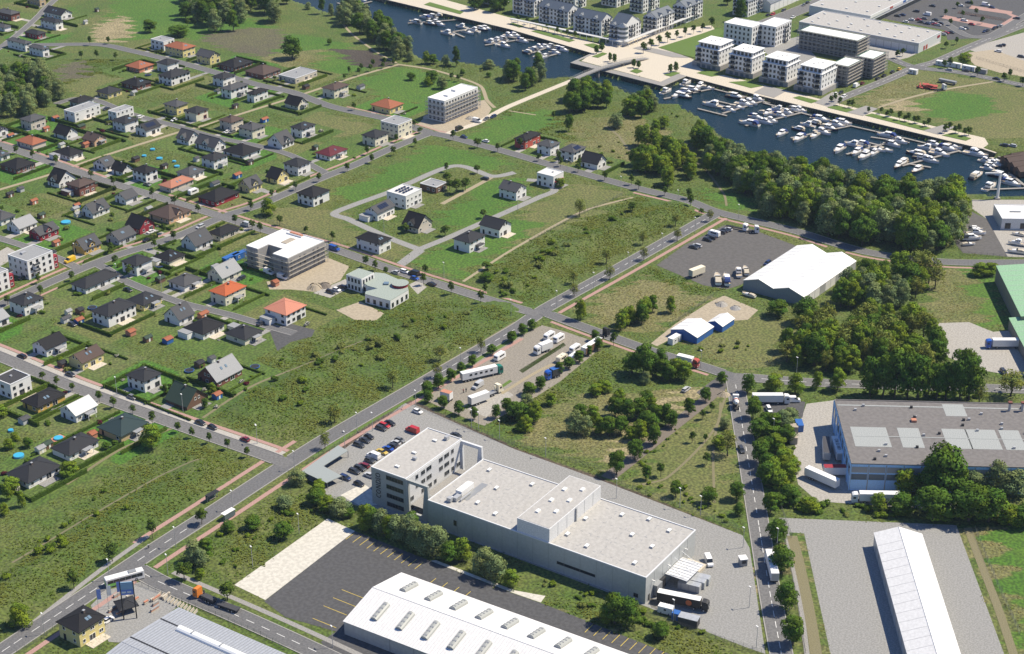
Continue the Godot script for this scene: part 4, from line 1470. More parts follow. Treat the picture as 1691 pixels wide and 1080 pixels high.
[1496,-4656,0,159,89,17],
[1464,-5084,0,84,76,17]]
var TREE_GROUPS := [
["street tree beside the main avenue","main avenue street trees"],
["street tree on the factory road","factory road street trees"],
["lime tree beside the sunken dirt lane","dirt lane trees"],
["young tree edging the truck park","truck park trees"],
["tree in the thicket beside the dirt lane","thicket trees"],
["tree in the clump by the concrete-mixer corner","lane corner trees"],
["bushy tree on the meadow by the truck park","meadow edge trees"],
["willowy tree in the row along the grey production hall","hall side trees"],
["rounded bush tree by the bus stop slope","bus stop slope trees"],
["garden tree beside the bay-lined street","garden trees by the street"],
["tall poplar-like tree behind the blue factory","poplars behind factory"],
["broad tree in front of the blue factory wall","trees before factory wall"],
["tree in the scrub beside the factory yard","factory yard scrub trees"],
["sparse tall tree by the pink path corner","sparse corner trees"],
["lone tree on the harbour meadow","harbour meadow trees"],
["young tree along the dirt track","track trees"],
["young street tree in the housing estate","estate street trees"],
["slim tree on the quay promenade","promenade trees"]]
var SHRUBS := [
["on the overgrown bank by the avenue",35,1.2,3.4,[0,0,1,2],[-93.6,52,-77.8,26.3,-60,9.9,-38.9,-7.2,-21.5,-13.1,-11.5,-16,-35.6,9.9,-57.9,36.8,-82.1,71.4]],
["on the overgrown bank by the avenue",8,1,2.2,[0,1],[-110.5,76.1,-101,31.6,-87.7,23.6,-95.3,57]],
["on the scrubby strip below the show houses",28,1.2,3.8,[0,1,2],[-12,-50.3,1.2,-70.2,23.5,-94.8,47.5,-128.5,62.8,-140.4,49.6,-113.2,23,-77.1,6.4,-37.5,-4,-31.2]],
["on the long green bank",18,1.2,3.4,[0,1,1],[-160.6,178.9,-152.4,150.7,-139.5,127.7,-123.7,123.7,-124.8,139.4,-140.2,168.6,-152.5,195.3]],
["on the long green bank",6,0.8,1.8,[0,1],[-126.9,107.1,-114.2,94.2,-94.9,107.1,-110.6,139.4]],
["beside the dirt lane",12,0.8,1.8,[0,1],[43.6,107.1,58.6,80.7,74.4,57,81.8,52,60.2,87.5,45.1,115.5]],
["below the tree row of the factory road",18,0.9,2.2,[0,1],[40.4,123.7,57.4,119.6,71.4,143.2,74.1,154.4,57.3,143.2,44.2,129.6]],
["in the hall-side ditch",21,1,2.4,[0,1,2],[2.8,177.2,21.4,187.2,39.4,198.5,60.1,210.8,45.9,209.3,19.3,195.3]],
["on the bus stop slope",16,1,2.6,[0,1],[-106.7,172.1,-89.2,147,-74.8,133.6,-61.5,143.2,-78.3,154.4,-88.4,178.9]],
["below the blue factory",37,1.6,3.4,[0,1,2],[91.2,131.6,112.7,137.5,152.5,141.3,170.3,143.2,168.8,148.8,131.5,145.1,91.6,143.2]],
["along the factory yard",16,1.2,3,[0,1,2],[92.9,76.1,102.9,80.7,97.5,123.7,91.5,129.6,89.4,107.1]],
["beside the works lane",9,0.8,2.2,[1,2],[63.3,26.3,94,9.9,107.1,20.9,83.6,36.8]],
["on the harbour meadow",13,0.8,2.4,[0,1,2],[30.9,-247.7,64.3,-257.8,90.9,-223.3,57.6,-200.1]],
["at the channel shore",8,1,2.2,[1,2],[-54.5,-369.9,-31.2,-364.9,-5.6,-355,-9.2,-350.1,-31,-357.5,-53.1,-364.9]],
["at the lagoon shore",8,1.4,3,[0,1],[60.9,-314.9,80.9,-279.7,92.7,-279.7,103.5,-252.8,91.7,-268.1,66.6,-294.8]],
["behind the poplar row",21,1.4,2.6,[0,1],[118.1,56,162.7,61.9,181.1,60.9,164,56]]]
var GARDEN_SHRUBS := [
[-341.2,-481.3,1.1,4],
[-337.9,-453.1,2.2,4],
[-331.8,-436.9,2.2,3],
[-327.3,-500.5,1.8,4],
[-297.6,-486.8,2.1,0],
[-296.6,-485.8,1.4,0],
[-309.1,-451.5,1.6,1],
[-302.7,-440.6,1.2,0],
[-295.4,-426.4,1,2],
[-297.1,-438.6,2.5,0],
[-301.7,-438.8,1.6,4],
[-312.1,-396.3,1,4],
[-279.9,-389.1,1,4],
[-294.1,-379.6,1.9,4],
[-301.3,-384.9,2.5,3],
[-227.1,-401.4,2.1,1],
[-194.2,-397.5,1.7,3],
[-216.5,-396.1,1.4,1],
[-177.3,-364.2,1.2,4],
[-196.5,-376.4,1.7,0],
[-191.6,-384,1.2,3],
[-159.6,-371.9,2.2,4],
[-159.3,-371.3,1.8,1],
[-176,-370,1.8,1],
[-225.5,-350.7,1.1,1],
[-234,-352.4,1.2,0],
[-232,-354.9,2.5,0],
[-194.3,-356.7,1.5,4],
[-207.9,-346.3,2.5,0],
[-206.6,-341.8,1.8,4],
[-209.2,-337.2,2.5,1],
[-223.8,-332.5,2.5,2],
[-228.4,-328,2.5,0],
[-221.9,-315,1.7,4],
[-162.2,-320.8,2.5,2],
[-179.6,-324.8,1.5,0],
[-177.4,-335.1,1,1],
[-150,-307,1,0],
[-171,-302.8,1.8,0],
[-162.9,-318.4,1.3,1],
[-148.3,-310.4,2.3,2],
[-136.5,-292,1.8,2],
[-140,-341.5,2,0],
[-134.4,-333.3,2,1],
[-90,-307.9,2.4,1],
[-111.8,-311.7,1.7,2],
[-130.4,-283.1,1.7,0],
[-114.6,-279.8,1.6,0],
[-59.8,-274.7,1.5,3],
[-62.7,-272.8,1.4,3],
[-74.5,-243.2,2.1,1],
[-75.7,-217.9,1.7,3],
[-226.3,-317.6,2.3,2],
[-239,-318.6,1.6,0],
[-219,-304.9,1.4,1],
[-233.1,-288.5,2.3,1],
[-232.2,-285.2,1.1,4],
[-232.5,-280.9,1.2,0],
[-267.3,-258,2,0],
[-255.4,-260.7,2,4],
[-251.4,-251.9,1.6,1],
[-219.4,-257,1.7,3],
[-220.4,-257.8,2.5,2],
[-220.8,-244.5,2.5,4],
[-215.9,-244.3,1.8,4],
[-194.9,-253.2,1.6,2],
[-186.9,-250.4,1.6,0],
[-202.1,-233.1,1,2],
[-229.7,-244.1,1.1,0],
[-245.5,-248.5,1.5,0],
[-248.8,-233.1,1,0],
[-231.3,-218.9,1.2,0],
[-215.8,-218.8,2.1,0],
[-231.1,-231.6,1.5,4],
[-252.1,-234,1.1,3],
[-246.3,-211.4,1.2,3],
[-260.9,-230.5,2,2],
[-220.4,-203.2,1.2,0],
[-238.3,-210.7,2.5,0],
[-241.6,-208.7,1.7,0],
[-270.4,-248.3,2,2],
[-177.5,-278.2,1.6,0],
[-199,-281.6,1.2,0],
[-190.7,-269.4,1.5,3],
[-179.7,-277,1.6,3],
[-176.4,-257.3,1,0],
[-144.8,-262.6,1,1],
[-146.7,-245,2.1,1],
[-158.7,-262,2,3],
[-145.6,-245.5,2.2,3],
[-134.5,-250.6,1.6,2],
[-214.5,-196.3,1.4,2],
[-202.6,-192.2,1.4,4],
[-142.6,-187.9,1,0],
[-145.4,-185.6,1,0],
[-147.4,-202.6,1.8,0],
[-133.8,-197.5,1,0],
[-147.5,-200.7,1.9,1],
[-102.8,-209.4,1.9,2],
[-81.5,-203.5,1.5,0],
[-108.3,-231.1,1.4,0],
[-103.3,-245.4,2.4,3],
[-116.5,-230.1,1.8,0],
[-133.9,-227.7,1.2,0],
[-127.5,-232.7,2.4,2],
[-119,-185.6,1,2],
[-108,-168.9,1.1,3],
[-242.7,-184.2,2.4,3],
[-259.2,-179.2,1.7,4],
[-265,-193.1,1.3,4],
[-257.6,-194,2.5,4],
[-215.9,-147.6,2.2,2],
[-218.7,-159.8,2.4,0],
[-221.6,-159,2.2,3],
[-194.9,-151.8,1.7,4],
[-190.9,-151.6,1.4,4],
[-189.8,-124.2,2.3,0],
[-189.3,-117.6,2,2],
[-206.4,-134.3,1.7,0],
[-177.9,-181.7,2.5,2],
[-181,-183,2.1,4],
[-157.3,-185.5,1.1,4],
[-156.4,-185.9,2.1,4],
[-171,-169.6,2.3,0],
[-173.9,-168.5,1.3,4],
[-172.9,-168.9,2.3,4],
[-148.7,-153.7,2.2,2],
[-134.8,-137.4,1.1,4],
[-125,-170,1.1,2],
[-141.3,-163.2,1.7,3],
[-137.1,-163.4,1.8,0],
[-225.4,-116.8,1.2,0],
[-207.2,-93.8,2.5,2],
[-212,-106.9,2,3],
[-207.6,-106.4,2.5,2],
[-249.3,-111.3,1.8,0],
[-249.7,-121.2,1.4,4],
[-235.9,-128.6,2.3,0],
[-166.1,-95.9,1.8,0],
[-170.9,-117.3,1,0],
[-165,-98.4,2.2,2],
[-165.5,-109.6,1.5,3],
[-166,-110,1,4],
[-180.7,-80,1.7,0],
[-202,-88,1,4],
[-182,-79.9,1,4],
[-154,-56.1,2.5,4],
[-158.2,-50.2,1.7,4],
[-159.3,-77,1.9,0],
[-163.8,-74.4,1,0],
[-154.2,-88.6,1.6,0],
[-125.7,-105.2,1.5,0],
[-137.4,-108.9,1.7,0],
[-185.4,-52.1,1.6,0],
[-172.4,-34,2.5,2],
[-185.3,-32.9,2.6,0],
[-146.8,-54.1,2,2],
[-136.1,-34.5,1.6,0],
[-153.4,-47.9,1,0],
[-116.3,-61,1.4,4],
[-113.1,-48.9,1.5,0],
[-130,-42.9,1.6,3],
[-114.1,-40.2,1,4],
[-115.9,-38.6,2.3,3],
[-112.4,-25.4,1.5,2],
[-172.8,-12.5,2.4,1],
[-178.3,-12.4,2.3,0],
[-130.5,-2,1.2,0],
[-147.9,-11.5,1.2,2],
[-195.9,-23.7,1.6,0],
[-198.3,-28.2,1.4,2],
[-195.5,-14.5,2.2,0],
[-204.4,-11.1,2.3,4],
[-222,1.5,1.9,0],
[-135.9,8.6,1,0],
[-130.4,-5.7,2,0],
[-118,11.1,1.1,3],
[-114.8,3,2.2,0],
[-84.2,-2.6,2.5,3],
[-91.6,-20.6,2,3],
[-177.1,29.1,2.4,1],
[-177.9,13.9,1.4,0],
[-156,25.4,1.8,3],
[-172.6,37.4,2.5,2],
[-157.2,32.6,1.4,0],
[-145.7,57.6,1.6,0],
[-132.7,53.5,2.3,0],
[-149.3,46.4,1.4,3],
[-101.6,49.5,2.2,4],
[-121.8,34.6,2.5,0],
[-103.6,48.1,2,3],
[-111.3,57.6,1.9,3],
[-110.4,67.9,2,3],
[-116.6,54.5,1.7,3],
[-195.4,65.2,1.6,3],
[-193,46,1.5,3],
[-201.6,50.5,1.6,0],
[-169.2,56.9,2,4],
[-169.8,80.6,2.5,0],
[-151.1,80.2,2.3,4],
[-170.7,70.4,1.3,3],
[-146.4,78.3,1.9,3],
[-150.5,80.7,1.2,1],
[-147.7,91.3,1.2,2],
[-165.4,97.7,1.4,2],
[-175.9,117.1,2.4,4],
[-170.2,108.5,2.3,0],
[-168.6,127.9,2.4,3],
[4.3,-232.8,1.6,4],
[19.7,-223.6,2.2,0],
[24.4,-217,1.9,0],
[33.1,-196.7,1.1,0],
[30.1,-196.5,1.3,3],
[50.5,-196.1,2.2,2]]
var LAMPS := [
[-108.3,162.9],
[-107.9,178.8],
[-138.8,210.2],
[-125.6,181.5],
[-82,174.2],
[-93.3,140.4],
[-69.5,154.9],
[-52.6,216.5],
[-91.2,95.5],
[-75.7,114],
[-59.4,100],
[-56.2,86.1],
[-50.6,86.1],
[-20,33.3],
[-35.8,68.8],
[18.8,-20.6],
[35.1,-39.5],
[51.3,-61.6],
[68,-83.4],
[84.8,-102.7],
[53.6,-156.5],
[79.9,-137.9],
[2.8,-129.9],
[27.7,-180.3],
[106.9,-118.9],
[11.9,104.8],
[48.5,203.2],
[56.2,138.8],
[62.6,143.8],
[-29.6,-50.4],
[-59.1,-100.8],
[-121.9,71.8],
[-91.3,95],
[-149.3,58],
[71.7,216.7],
[74.4,163.1],
[72.2,196.4],
[-12.1,85.5],
[-14.7,83.8],
[73.6,35.5],
[110,41.5],
[94.1,90.7],
[85.2,163.6],
[83.9,198],
[-0.4,-11.8],
[-171.7,-48.8],
[-150,-36.6],
[35.3,132.7],
[-195.1,-71.6],
[-4.5,91.8]]
var FENCES := [
[2,[-1.2,94.6,33.1,115.8,38.9,126.2,53.8,136.7,69.1,148.3,76,154.4]],
[2,[-39.7,63.6,-21,79.7,1,98]],
[1.8,[-71.4,109.4,-58.4,91.8,-40.8,68.4]],
[1.8,[39.6,199.6,52.4,207.5,62.7,213.7,72.9,219.5]],
[1.8,[9.1,-93,32.9,-125.3,54.2,-150.7]],
[1.6,[-46.9,-64.7,-28.3,-49.6,-22.1,-46.3]],
[1.6,[-120.4,-120.4,-95.7,-101.4,-71.8,-80.4,-53,-69.9]],
[1.8,[85.9,-31.8,64.3,-1.4]],
[2,[151.6,153,150.8,181.5,150.7,210.6]],
[1.6,[-117.1,183.6,-101,193.2,-89.5,200.4,-74.6,210.6,-66.5,217.4]],
[1.4,[-135.9,205.2,-139.2,212.5,-144.7,219.3]],
[2.2,[90,138.7,90.8,157.6]],
[1.6,[88.3,157.6,87.4,189.9,85.7,219.3]],
[1.8,[179.7,46,196.5,47.3]],
[1.8,[205.1,-102.3,202.6,-76.9,228.9,-71.6]],
[1.6,[284.1,-381.6,305.6,-353]],
[1.2,[7.4,63.6,2.2,55.5]]]
var BB := {
	"office":[-32.1, 126.1, 32.2, 14.4, 33.4],
	"hall":[15.4, 158.6, 32.1, 81.6, 33.4],
	"raised":[15.8, 157.8, 32.4, 12.1, 33.4],
	"tents":[125.2, -49.1, 47.9, 29.1, 37.0],
	"shed1":[73.0, 5.7, 12.6, 12.4, 37.0],
	"shed2":[85.6, -2.1, 9.5, 6.9, 37.0],
	"block_a":[-210.9, -58.2, 14.2, 12.7, 35.5],
	"block_b":[-221.9, -41.7, 8.3, 12.7, 35.5],
	"shell_a":[-100.1, -66.4, 23.9, 24.5, 35.5],
	"shell_b":[-32.6, -275.7, 30.5, 11.5, 35.5],
	"flat0":[122.0, -368.3, 17.3, 17.9, 37.0],
	"flat1":[139.5, -352.0, 15.9, 17.1, 37.0],
	"flat2":[157.6, -336.2, 16.6, 17.7, 37.0],
	"flat3":[176.2, -321.6, 19.2, 17.0, 37.0],
	"back0":[145.5, -417.1, 11.1, 20.1, 37.0],
	"back1":[165.5, -418.2, 20.2, 8.5, 37.0],
	"site0":[203.3, -402.5, 30.6, 39.6, 37.0],
	"site1":[199.4, -340.1, 29.9, 10.0, 37.0],
	"site2":[217.2, -355.7, 31.0, 10.5, 37.0],
	"gable0":[9.6, -483.7, 6.8, 18.1, 38.0],
	"gable1":[29.4, -461.3, 8.0, 23.8, 38.0],
	"gable2":[51.4, -440.2, 10.6, 22.1, 38.0],
	"gable3":[74.8, -427.6, 30.4, 10.4, 38.0],
	"gable4":[97.0, -448.0, 25.0, 8.5, 38.0],
	"gable5":[119.0, -476.5, 29.4, 9.8, 38.0],
	"gable6":[39.8, -505.6, 15.1, 18.1, 38.0],
	"gable7":[70.7, -510.8, 16.5, 12.7, 38.0],
	"gable8":[92.9, -500.3, 30.3, 9.3, 38.0],
	"gable9":[160.7, -491.7, 30.2, 11.6, 38.0],
	"gable10":[-11.7, -515.9, 16.1, 16.8, 38.0],
	"row":[181.5, -508.1, 43.1, 14.1, 37.0],
	"shop":[227.6, -430.7, 33.3, 82.9, 37.0],
	"shop2":[255.6, -502.3, 102.2, 19.4, 37.0],
	"pad":[-68.6, 171.4, 42.3, 13.0, 35.5],
	"white_hall":[4.9, 226.2, 29.7, 110.0, 31.6],
	"metal_hall":[-78.6, 246.9, 46.0, 80.0, 33.5],
	"right_hall":[121.9, 210.0, 95.0, 15.0, 2.5],
	"factory":[163.4, 106.7, 46.1, 95.0, 2.7],
	"green_hall":[232.8, -20.1, 51.1, 50.0, 3.5],
	"boathall":[250.3, -114.3, 18.1, 45.0, 2.5],
	"green_hall2":[221.5, 25.7, 48.0, 40.0, 2.3]}
var MARKS := [
[-52.7,156.4,33.4,4.6],
[-50.3,158.2,33.4,4.6],
[-47.9,159.9,33.4,4.6],
[-45.5,161.7,33.4,4.6],
[-43.2,163.4,33.4,4.6],
[-40.9,165.1,33.4,4.6],
[-38.5,166.8,33.4,4.6],
[-36.2,168.5,33.4,4.6],
[-33.9,170.2,33.4,4.6],
[-31.6,171.8,33.4,4.6],
[-29.4,173.5,33.4,4.6],
[23,207.1,33.4,4.8],
[25.5,208.8,33.4,4.8],
[28.1,210.6,33.4,4.8],
[30.7,212.3,33.4,4.8],
[33.2,214,33.4,4.8],
[35.8,215.7,33.4,4.8],
[38.3,217.3,33.4,4.8],
[40.8,219,33.4,4.8],
[43.2,220.7,33.4,4.8],
[-48.9,189.3,-57,9],
[-51.2,193.6,-57,9],
[-53.7,197.9,-57,9],
[-56.3,204.4,-57,9],
[-24.6,181.9,33.4,3],
[-20.9,184.3,33.4,3],
[-17.2,186.7,33.4,3],
[-13.6,189.1,33.4,3]]
var CABINS := [
[-125.2,-69.9,54.5,9,"blue_paint"],
[-121.6,-73,54.5,8,"blue_paint"],
[260.1,-367.1,-37,8,"white"],
[266.3,-364,-37,9,"white"],
[273.6,-357.7,-37,8,"white"],
[279.4,-351.4,-37,7,"block_grey"],
[238.8,-350.5,-37,5,"white"],
[104.4,84.4,90,5,"blue_paint"],
[102.2,86.7,90,3,"deck"],
[100.8,94.1,90,4,"deck"],
[65.3,12.7,50,6,"white"]]
var HUTS := [
[257,-200],
[261.9,-203.5],
[257.9,-197.5],
[258.8,-190.7],
[259.7,-184]]
var HEAPS := [
[-80.9,-42.2,3.4,"lane"],
[-84.7,-40.6,4,"sand"],
[-46.1,-269.7,3.4,"path_light"],
[-23,-267.1,3,"concrete"],
[80,58,2.6,"sand"],
[88.2,-23.2,3,"concrete"],
[93.6,-19.4,2.6,"block_grey"]]
var PEOPLE := [
[-18.4,56.5,30],
[-17.4,55.8,200],
[-117,163.8,-37]]
var MP := {
	"bus":[-125.9, 185.3, -115.5, 179.8],
	"orange_truck":[-90.1, 195.0, -97.7, 189.9],
	"orange_trailer":[-83.0, 199.0, -89.1, 195.6],
	"bridge":[35.4, -337.0, 82.4, -381.3],
	"crane":[235.9, -145.5],
	"pylon":[-114.0, 202.0],
	"shelter1":[-101.1, 133.7],
	"shelter2":[-94.0, 145.2],
	"carport":[-72.5, 119.4, -61.6, 101.3, -57.8, 105.1, -65.4, 115.8, -58.4, 122.5, -63.2, 127.1],
	"kinder":[-64.1, -37.3, -59.2, -47.5, -54.8, -46.3, -45.2, -36.5, -43.8, -29.3, -50.8, -18.1, -61.9, -24.9, -61.8, -27.5, -57.0, -30.6, -61.4, -33.3],
	"drum":[-47.6, -33.5],
	"kblock":[-65.1, -40.6, 8.4, 8.6],
	"island":[70.9, 172.0, 73.6, 173.8, 73.8, 189.1, 73.1, 203.6, 70.8, 200.4, 69.5, 191.5],
	"yard":[58.3, 182.5, 56.7, 184.5, 54.9, 186.7, 46.6, 199.2, 49.4, 202.0, 53.0, 204.8],
	"ridge_light":[-97.1, 217.2, -75.5, 229.9],
	"gutter1":[-109.8, 222.4, -99.0, 229.4],
	"gutter2":[-104.7, 211.1, -100.4, 213.9],
	"booth":[73.1, 172.9],
	"docks":[53.7, 178.1],
	"semi_black":[45.5, 193.2, 58.7, 198.0],
	"semi_green":[-19.0, 47.3, -4.3, 39.9],
	"semi_white":[130.1, 135.7, 114.4, 135.2],
	"semi_blue":[204.5, 17.9, 189.4, 17.9],
	"semi_yard":[102.0, 118.4, 110.6, 127.1],
	"tr1":[110.4, 107.8, 111.8, 98.0],
	"tr2":[115.0, 107.8, 115.1, 98.0],
	"tr3":[108.2, 117.9, 116.2, 117.9],
	"road_truck":[81.7, 184.9, 81.7, 167.6],
	"mixer":[83.0, 72.0, 83.8, 63.0],
	"green_truck":[91.9, 64.8, 101.7, 64.8],
	"white_truck":[15.0, 19.3, 9.7, 24.1],
	"blue_truck":[17.2, 42.8, 14.5, 44.7],
	"tow":[-9.4, 59.9, -4.8, 55.5],
	"box_trailer":[-15.6, 67.2, -9.3, 62.3],
	"horse":[-26.2, 61.7, -22.9, 63.6],
	"tarp":[77.8, -50.4, 83.6, -55.4],
	"far_truck":[242.9, -315.5, 251.3, -319.3],
	"red_frames":[235.3, -325.8, 247.1, -318.4],
	"trailer2":[249.9, -334.7, 259.5, -327.2],
	"low":[100.0, -109.5, 109.0, -104.2],
	"cab":[109.9, -102.3, 112.7, -102.3],
	"lane_truck":[35.4, 9.5, 37.7, 7.3],
	"fire":[66.3, 32.2, 71.2, 34.9],
	"circus":[28.9, 24.8, 34.4, 17.2],
	"gravelboat1":[88.9, -41.4, 89.4, -52.1],
	"gravelboat2":[92.8, -40.6, 93.0, -51.2],
	"gravelboat3":[98.9, -49.6, 99.3, -58.8],
	"gravelboat4":[102.5, -52.1, 102.6, -60.5],
	"gravelboat5":[103.3, -29.5, 98.2, -33.4],
	"yb1":[204.6, -86.7, 210.8, -87.6],
	"yb2":[206.1, -93.0, 215.2, -94.0],
	"yb3":[209.5, -99.5, 218.7, -99.5],
	"yb4":[236.0, -97.6, 231.4, -100.4],
	"yb5":[233.5, -85.8, 226.4, -89.4],
	"yb6":[231.0, -76.9, 223.4, -79.5],
	"yb7":[211.5, -105.1, 218.5, -104.2],
	"moto":[-100.6, 147.8, -98.4, 147.3]}
var CAM_PITCH := 25.5911
var CAM_FOV := 21.8318
var CAM_POS := Vector3(0, 300.0, 625.0)
var rng := RandomNumberGenerator.new()
var mats := {}
var texs := {}
var meshes := {}
var taken := {}
var basin: PackedVector2Array
var relief := FastNoiseLite.new()

class MB:
	var v := PackedVector3Array()
	var n := PackedVector3Array()
	var c := PackedColorArray()
	var col := Color.WHITE
	func tri(a: Vector3, b: Vector3, d: Vector3) -> void:
		trin(a, b, d, (b - a).cross(d - a).normalized())
	func trin(a: Vector3, b: Vector3, d: Vector3, nn: Vector3) -> void:
		v.append(a); v.append(d); v.append(b)
		for i in 3:
			n.append(nn); c.append(col)
	func quad(a: Vector3, b: Vector3, d: Vector3, e: Vector3) -> void:   # anticlockwise seen from outside
		var nn := (b - a).cross(d - a)
		if nn.length_squared() < 1e-12: nn = (d - a).cross(e - a)
		nn = nn.normalized()
		trin(a, b, d, nn); trin(a, d, e, nn)
	func box(p: Vector3, s: Vector3, t := Transform3D.IDENTITY) -> void:
		var h := s / 2
		var q := []
		for i in 8: q.append(t * (p + Vector3(h.x if i & 1 else -h.x, h.y if i & 2 else -h.y, h.z if i & 4 else -h.z)))
		quad(q[4], q[5], q[7], q[6]); quad(q[1], q[0], q[2], q[3]); quad(q[5], q[1], q[3], q[7]); quad(q[0], q[4], q[6], q[2])
		quad(q[6], q[7], q[3], q[2]); quad(q[0], q[1], q[5], q[4])
	func prism(p: PackedVector2Array, y0: float, y1: float, bottom := false) -> void:
		if Geometry2D.is_polygon_clockwise(p) == false: p.reverse()
		var t := Geometry2D.triangulate_polygon(p)
		for i in range(0, t.size(), 3):
			var a := Vector3(p[t[i]].x, y1, p[t[i]].y); var b := Vector3(p[t[i + 1]].x, y1, p[t[i + 1]].y); var d := Vector3(p[t[i + 2]].x, y1, p[t[i + 2]].y)
			if (b - a).cross(d - a).y > 0: trin(a, b, d, Vector3.UP)
			else: trin(a, d, b, Vector3.UP)
			if bottom:
				a.y = y0; b.y = y0; d.y = y0
				trin(a, d, b, Vector3.DOWN)
		if y1 - y0 > 0.001:
			for i in p.size():
				var a := p[i]; var b := p[(i + 1) % p.size()]
				quad(Vector3(b.x, y0, b.y), Vector3(a.x, y0, a.y), Vector3(a.x, y1, a.y), Vector3(b.x, y1, b.y))
	func tube(a: Vector3, b: Vector3, r0: float, r1: float, k := 6, caps := true) -> void:
		var ax := (b - a).normalized()
		var u := ax.cross(Vector3.RIGHT if absf(ax.x) < 0.8 else Vector3.FORWARD).normalized()
		var w := ax.cross(u)
		for i in k:
			var d0 := u * cos(TAU * i / k) + w * sin(TAU * i / k)
			var d1 := u * cos(TAU * (i + 1) / k) + w * sin(TAU * (i + 1) / k)
			var o := v.size()
			quad(a + d0 * r0, a + d1 * r0, b + d1 * r1, b + d0 * r1)
			for j in range(o, v.size()):
				var q := v[j] - a
				n[j] = (q - ax * q.dot(ax)).normalized()
			if caps:
				tri(b, b + d0 * r1, b + d1 * r1); tri(a, a + d1 * r0, a + d0 * r0)
	func mesh(m = null, into: ArrayMesh = null) -> ArrayMesh:
		var am := ArrayMesh.new() if into == null else into
		var ar := []; ar.resize(Mesh.ARRAY_MAX)
		ar[Mesh.ARRAY_VERTEX] = v; ar[Mesh.ARRAY_NORMAL] = n; ar[Mesh.ARRAY_COLOR] = c
		am.add_surface_from_arrays(Mesh.PRIMITIVE_TRIANGLES, ar)
		if m: am.surface_set_material(am.get_surface_count() - 1, m)
		return am

func lin(r: float, g: float, b: float) -> Color:
	return Color(r, g, b).linear_to_srgb()

func noise_tex(key: String, sd: int, freq: float, lo: float, octaves := 4, size := 256, sx := 1) -> ImageTexture:
	if texs.has(key): return texs[key]
	var f := FastNoiseLite.new()
	f.seed = sd; f.frequency = freq; f.fractal_octaves = octaves; f.noise_type = FastNoiseLite.TYPE_SIMPLEX
	var im := f.get_seamless_image(size, size)
	if sx > 1:
		im.resize(size, size / sx); im.resize(size, size)
	im.convert(Image.FORMAT_L8)
	var d := im.get_data()
	for i in d.size(): d[i] = int(255.0 * (lo + (1.0 - lo) * clampf((d[i] / 255.0 - 0.2) / 0.6, 0, 1)))
	texs[key] = ImageTexture.create_from_image(Image.create_from_data(size, size, false, Image.FORMAT_L8, d))
	return texs[key]

func bump_tex(key: String, sd: int, freq: float, strength: float) -> ImageTexture:
	if texs.has(key): return texs[key]
	var f := FastNoiseLite.new()
	f.seed = sd; f.frequency = freq; f.fractal_octaves = 4
	var im := f.get_seamless_image(256, 256)
	im.bump_map_to_normal_map(strength)
	texs[key] = ImageTexture.create_from_image(im)
	return texs[key]

func mat(key: String, col := Color.WHITE, rough := 0.8, tex := "", scale := 0.2, metal := 0.0, world := true) -> StandardMaterial3D:
	if mats.has(key): return mats[key]
	var m := StandardMaterial3D.new()
	m.resource_name = key
	m.albedo_color = lin(col.r, col.g, col.b)
	m.roughness = rough; m.metallic = metal
	if tex:
		m.albedo_texture = texs[tex]
		m.uv1_triplanar = true; m.uv1_world_triplanar = world
		m.uv1_scale = Vector3.ONE * scale
	mats[key] = m
	return m

func numbered(called: String) -> String:
	if not taken.has(called):
		taken[called] = 0
		return called
	taken[called] += 1
	return "%s_%03d" % [called, taken[called]]

func part(called: String, mesh: Mesh, m: Material, parent: Node3D, at := Transform3D.IDENTITY) -> MeshInstance3D:
	var o := MeshInstance3D.new()
	o.name = called; o.mesh = mesh
	if m: o.material_override = m
	o.transform = at
	parent.add_child(o, true)
	return o

func thing(called: String, label: String, category: String, at := Vector3.ZERO, turn := 0.0, group := "") -> Node3D:
	var o := Node3D.new()
	o.name = numbered(called); add_child(o)
	o.position = at; o.rotation.y = turn
	tag(o, label, category, group)
	return o

func tag(o: Node, label: String, category: String, group := "", kind := "") -> void:
	o.set_meta("label", label); o.set_meta("category", category)
	if group: o.set_meta("group", group)
	if kind: o.set_meta("kind", kind)

func solid(called: String, mb: MB, m: Material, label: String, category: String, group := "") -> MeshInstance3D:
	var o := MeshInstance3D.new()
	o.name = numbered(called); o.mesh = mb.mesh(); o.material_override = m
	add_child(o); tag(o, label, category, group)
	return o

func struct(called: String, mb: MB, m: Material) -> MeshInstance3D:
	var o := MeshInstance3D.new()
	o.name = numbered(called); o.mesh = mb.mesh(); o.material_override = m
	o.set_meta("kind", "structure")
	add_child(o)
	return o

func p2(a: Array) -> PackedVector2Array:
	var r := PackedVector2Array()
	for i in range(0, a.size(), 2): r.append(Vector2(a[i], a[i + 1]))
	return r

func bx(size: Vector3) -> Mesh:
	var k := "box%s" % size
	if not meshes.has(k):
		var b := MB.new(); b.box(Vector3.ZERO, size); meshes[k] = b.mesh()
	return meshes[k]

func T(x: float, y: float, z: float) -> Transform3D:
	return Transform3D(Basis.IDENTITY, Vector3(x, y, z))

# ------------------------------------------------------------------ terrain
var berm_lines := []
func hgt(x: float, z: float) -> float:
	var h := 0.0
	for b in berm_lines:
		var p: PackedVector2Array = b[2]
		var best := 1e9
		for i in p.size() - 1:
			var q := Geometry2D.get_closest_point_to_segment(Vector2(x, z), p[i], p[i + 1])
			best = minf(best, q.distance_to(Vector2(x, z)))
		if best < b[0]:
			var t: float = 0.5 + 0.5 * cos(PI * best / b[0])
			h = maxf(h, b[1] * t * (0.85 + 0.3 * relief.get_noise_2d(x * 3, z * 3)))
	return h

const GX := -440.0
const GZ := -620.0
const GS := 3.0
const GNX := 294
const GNZ := 300

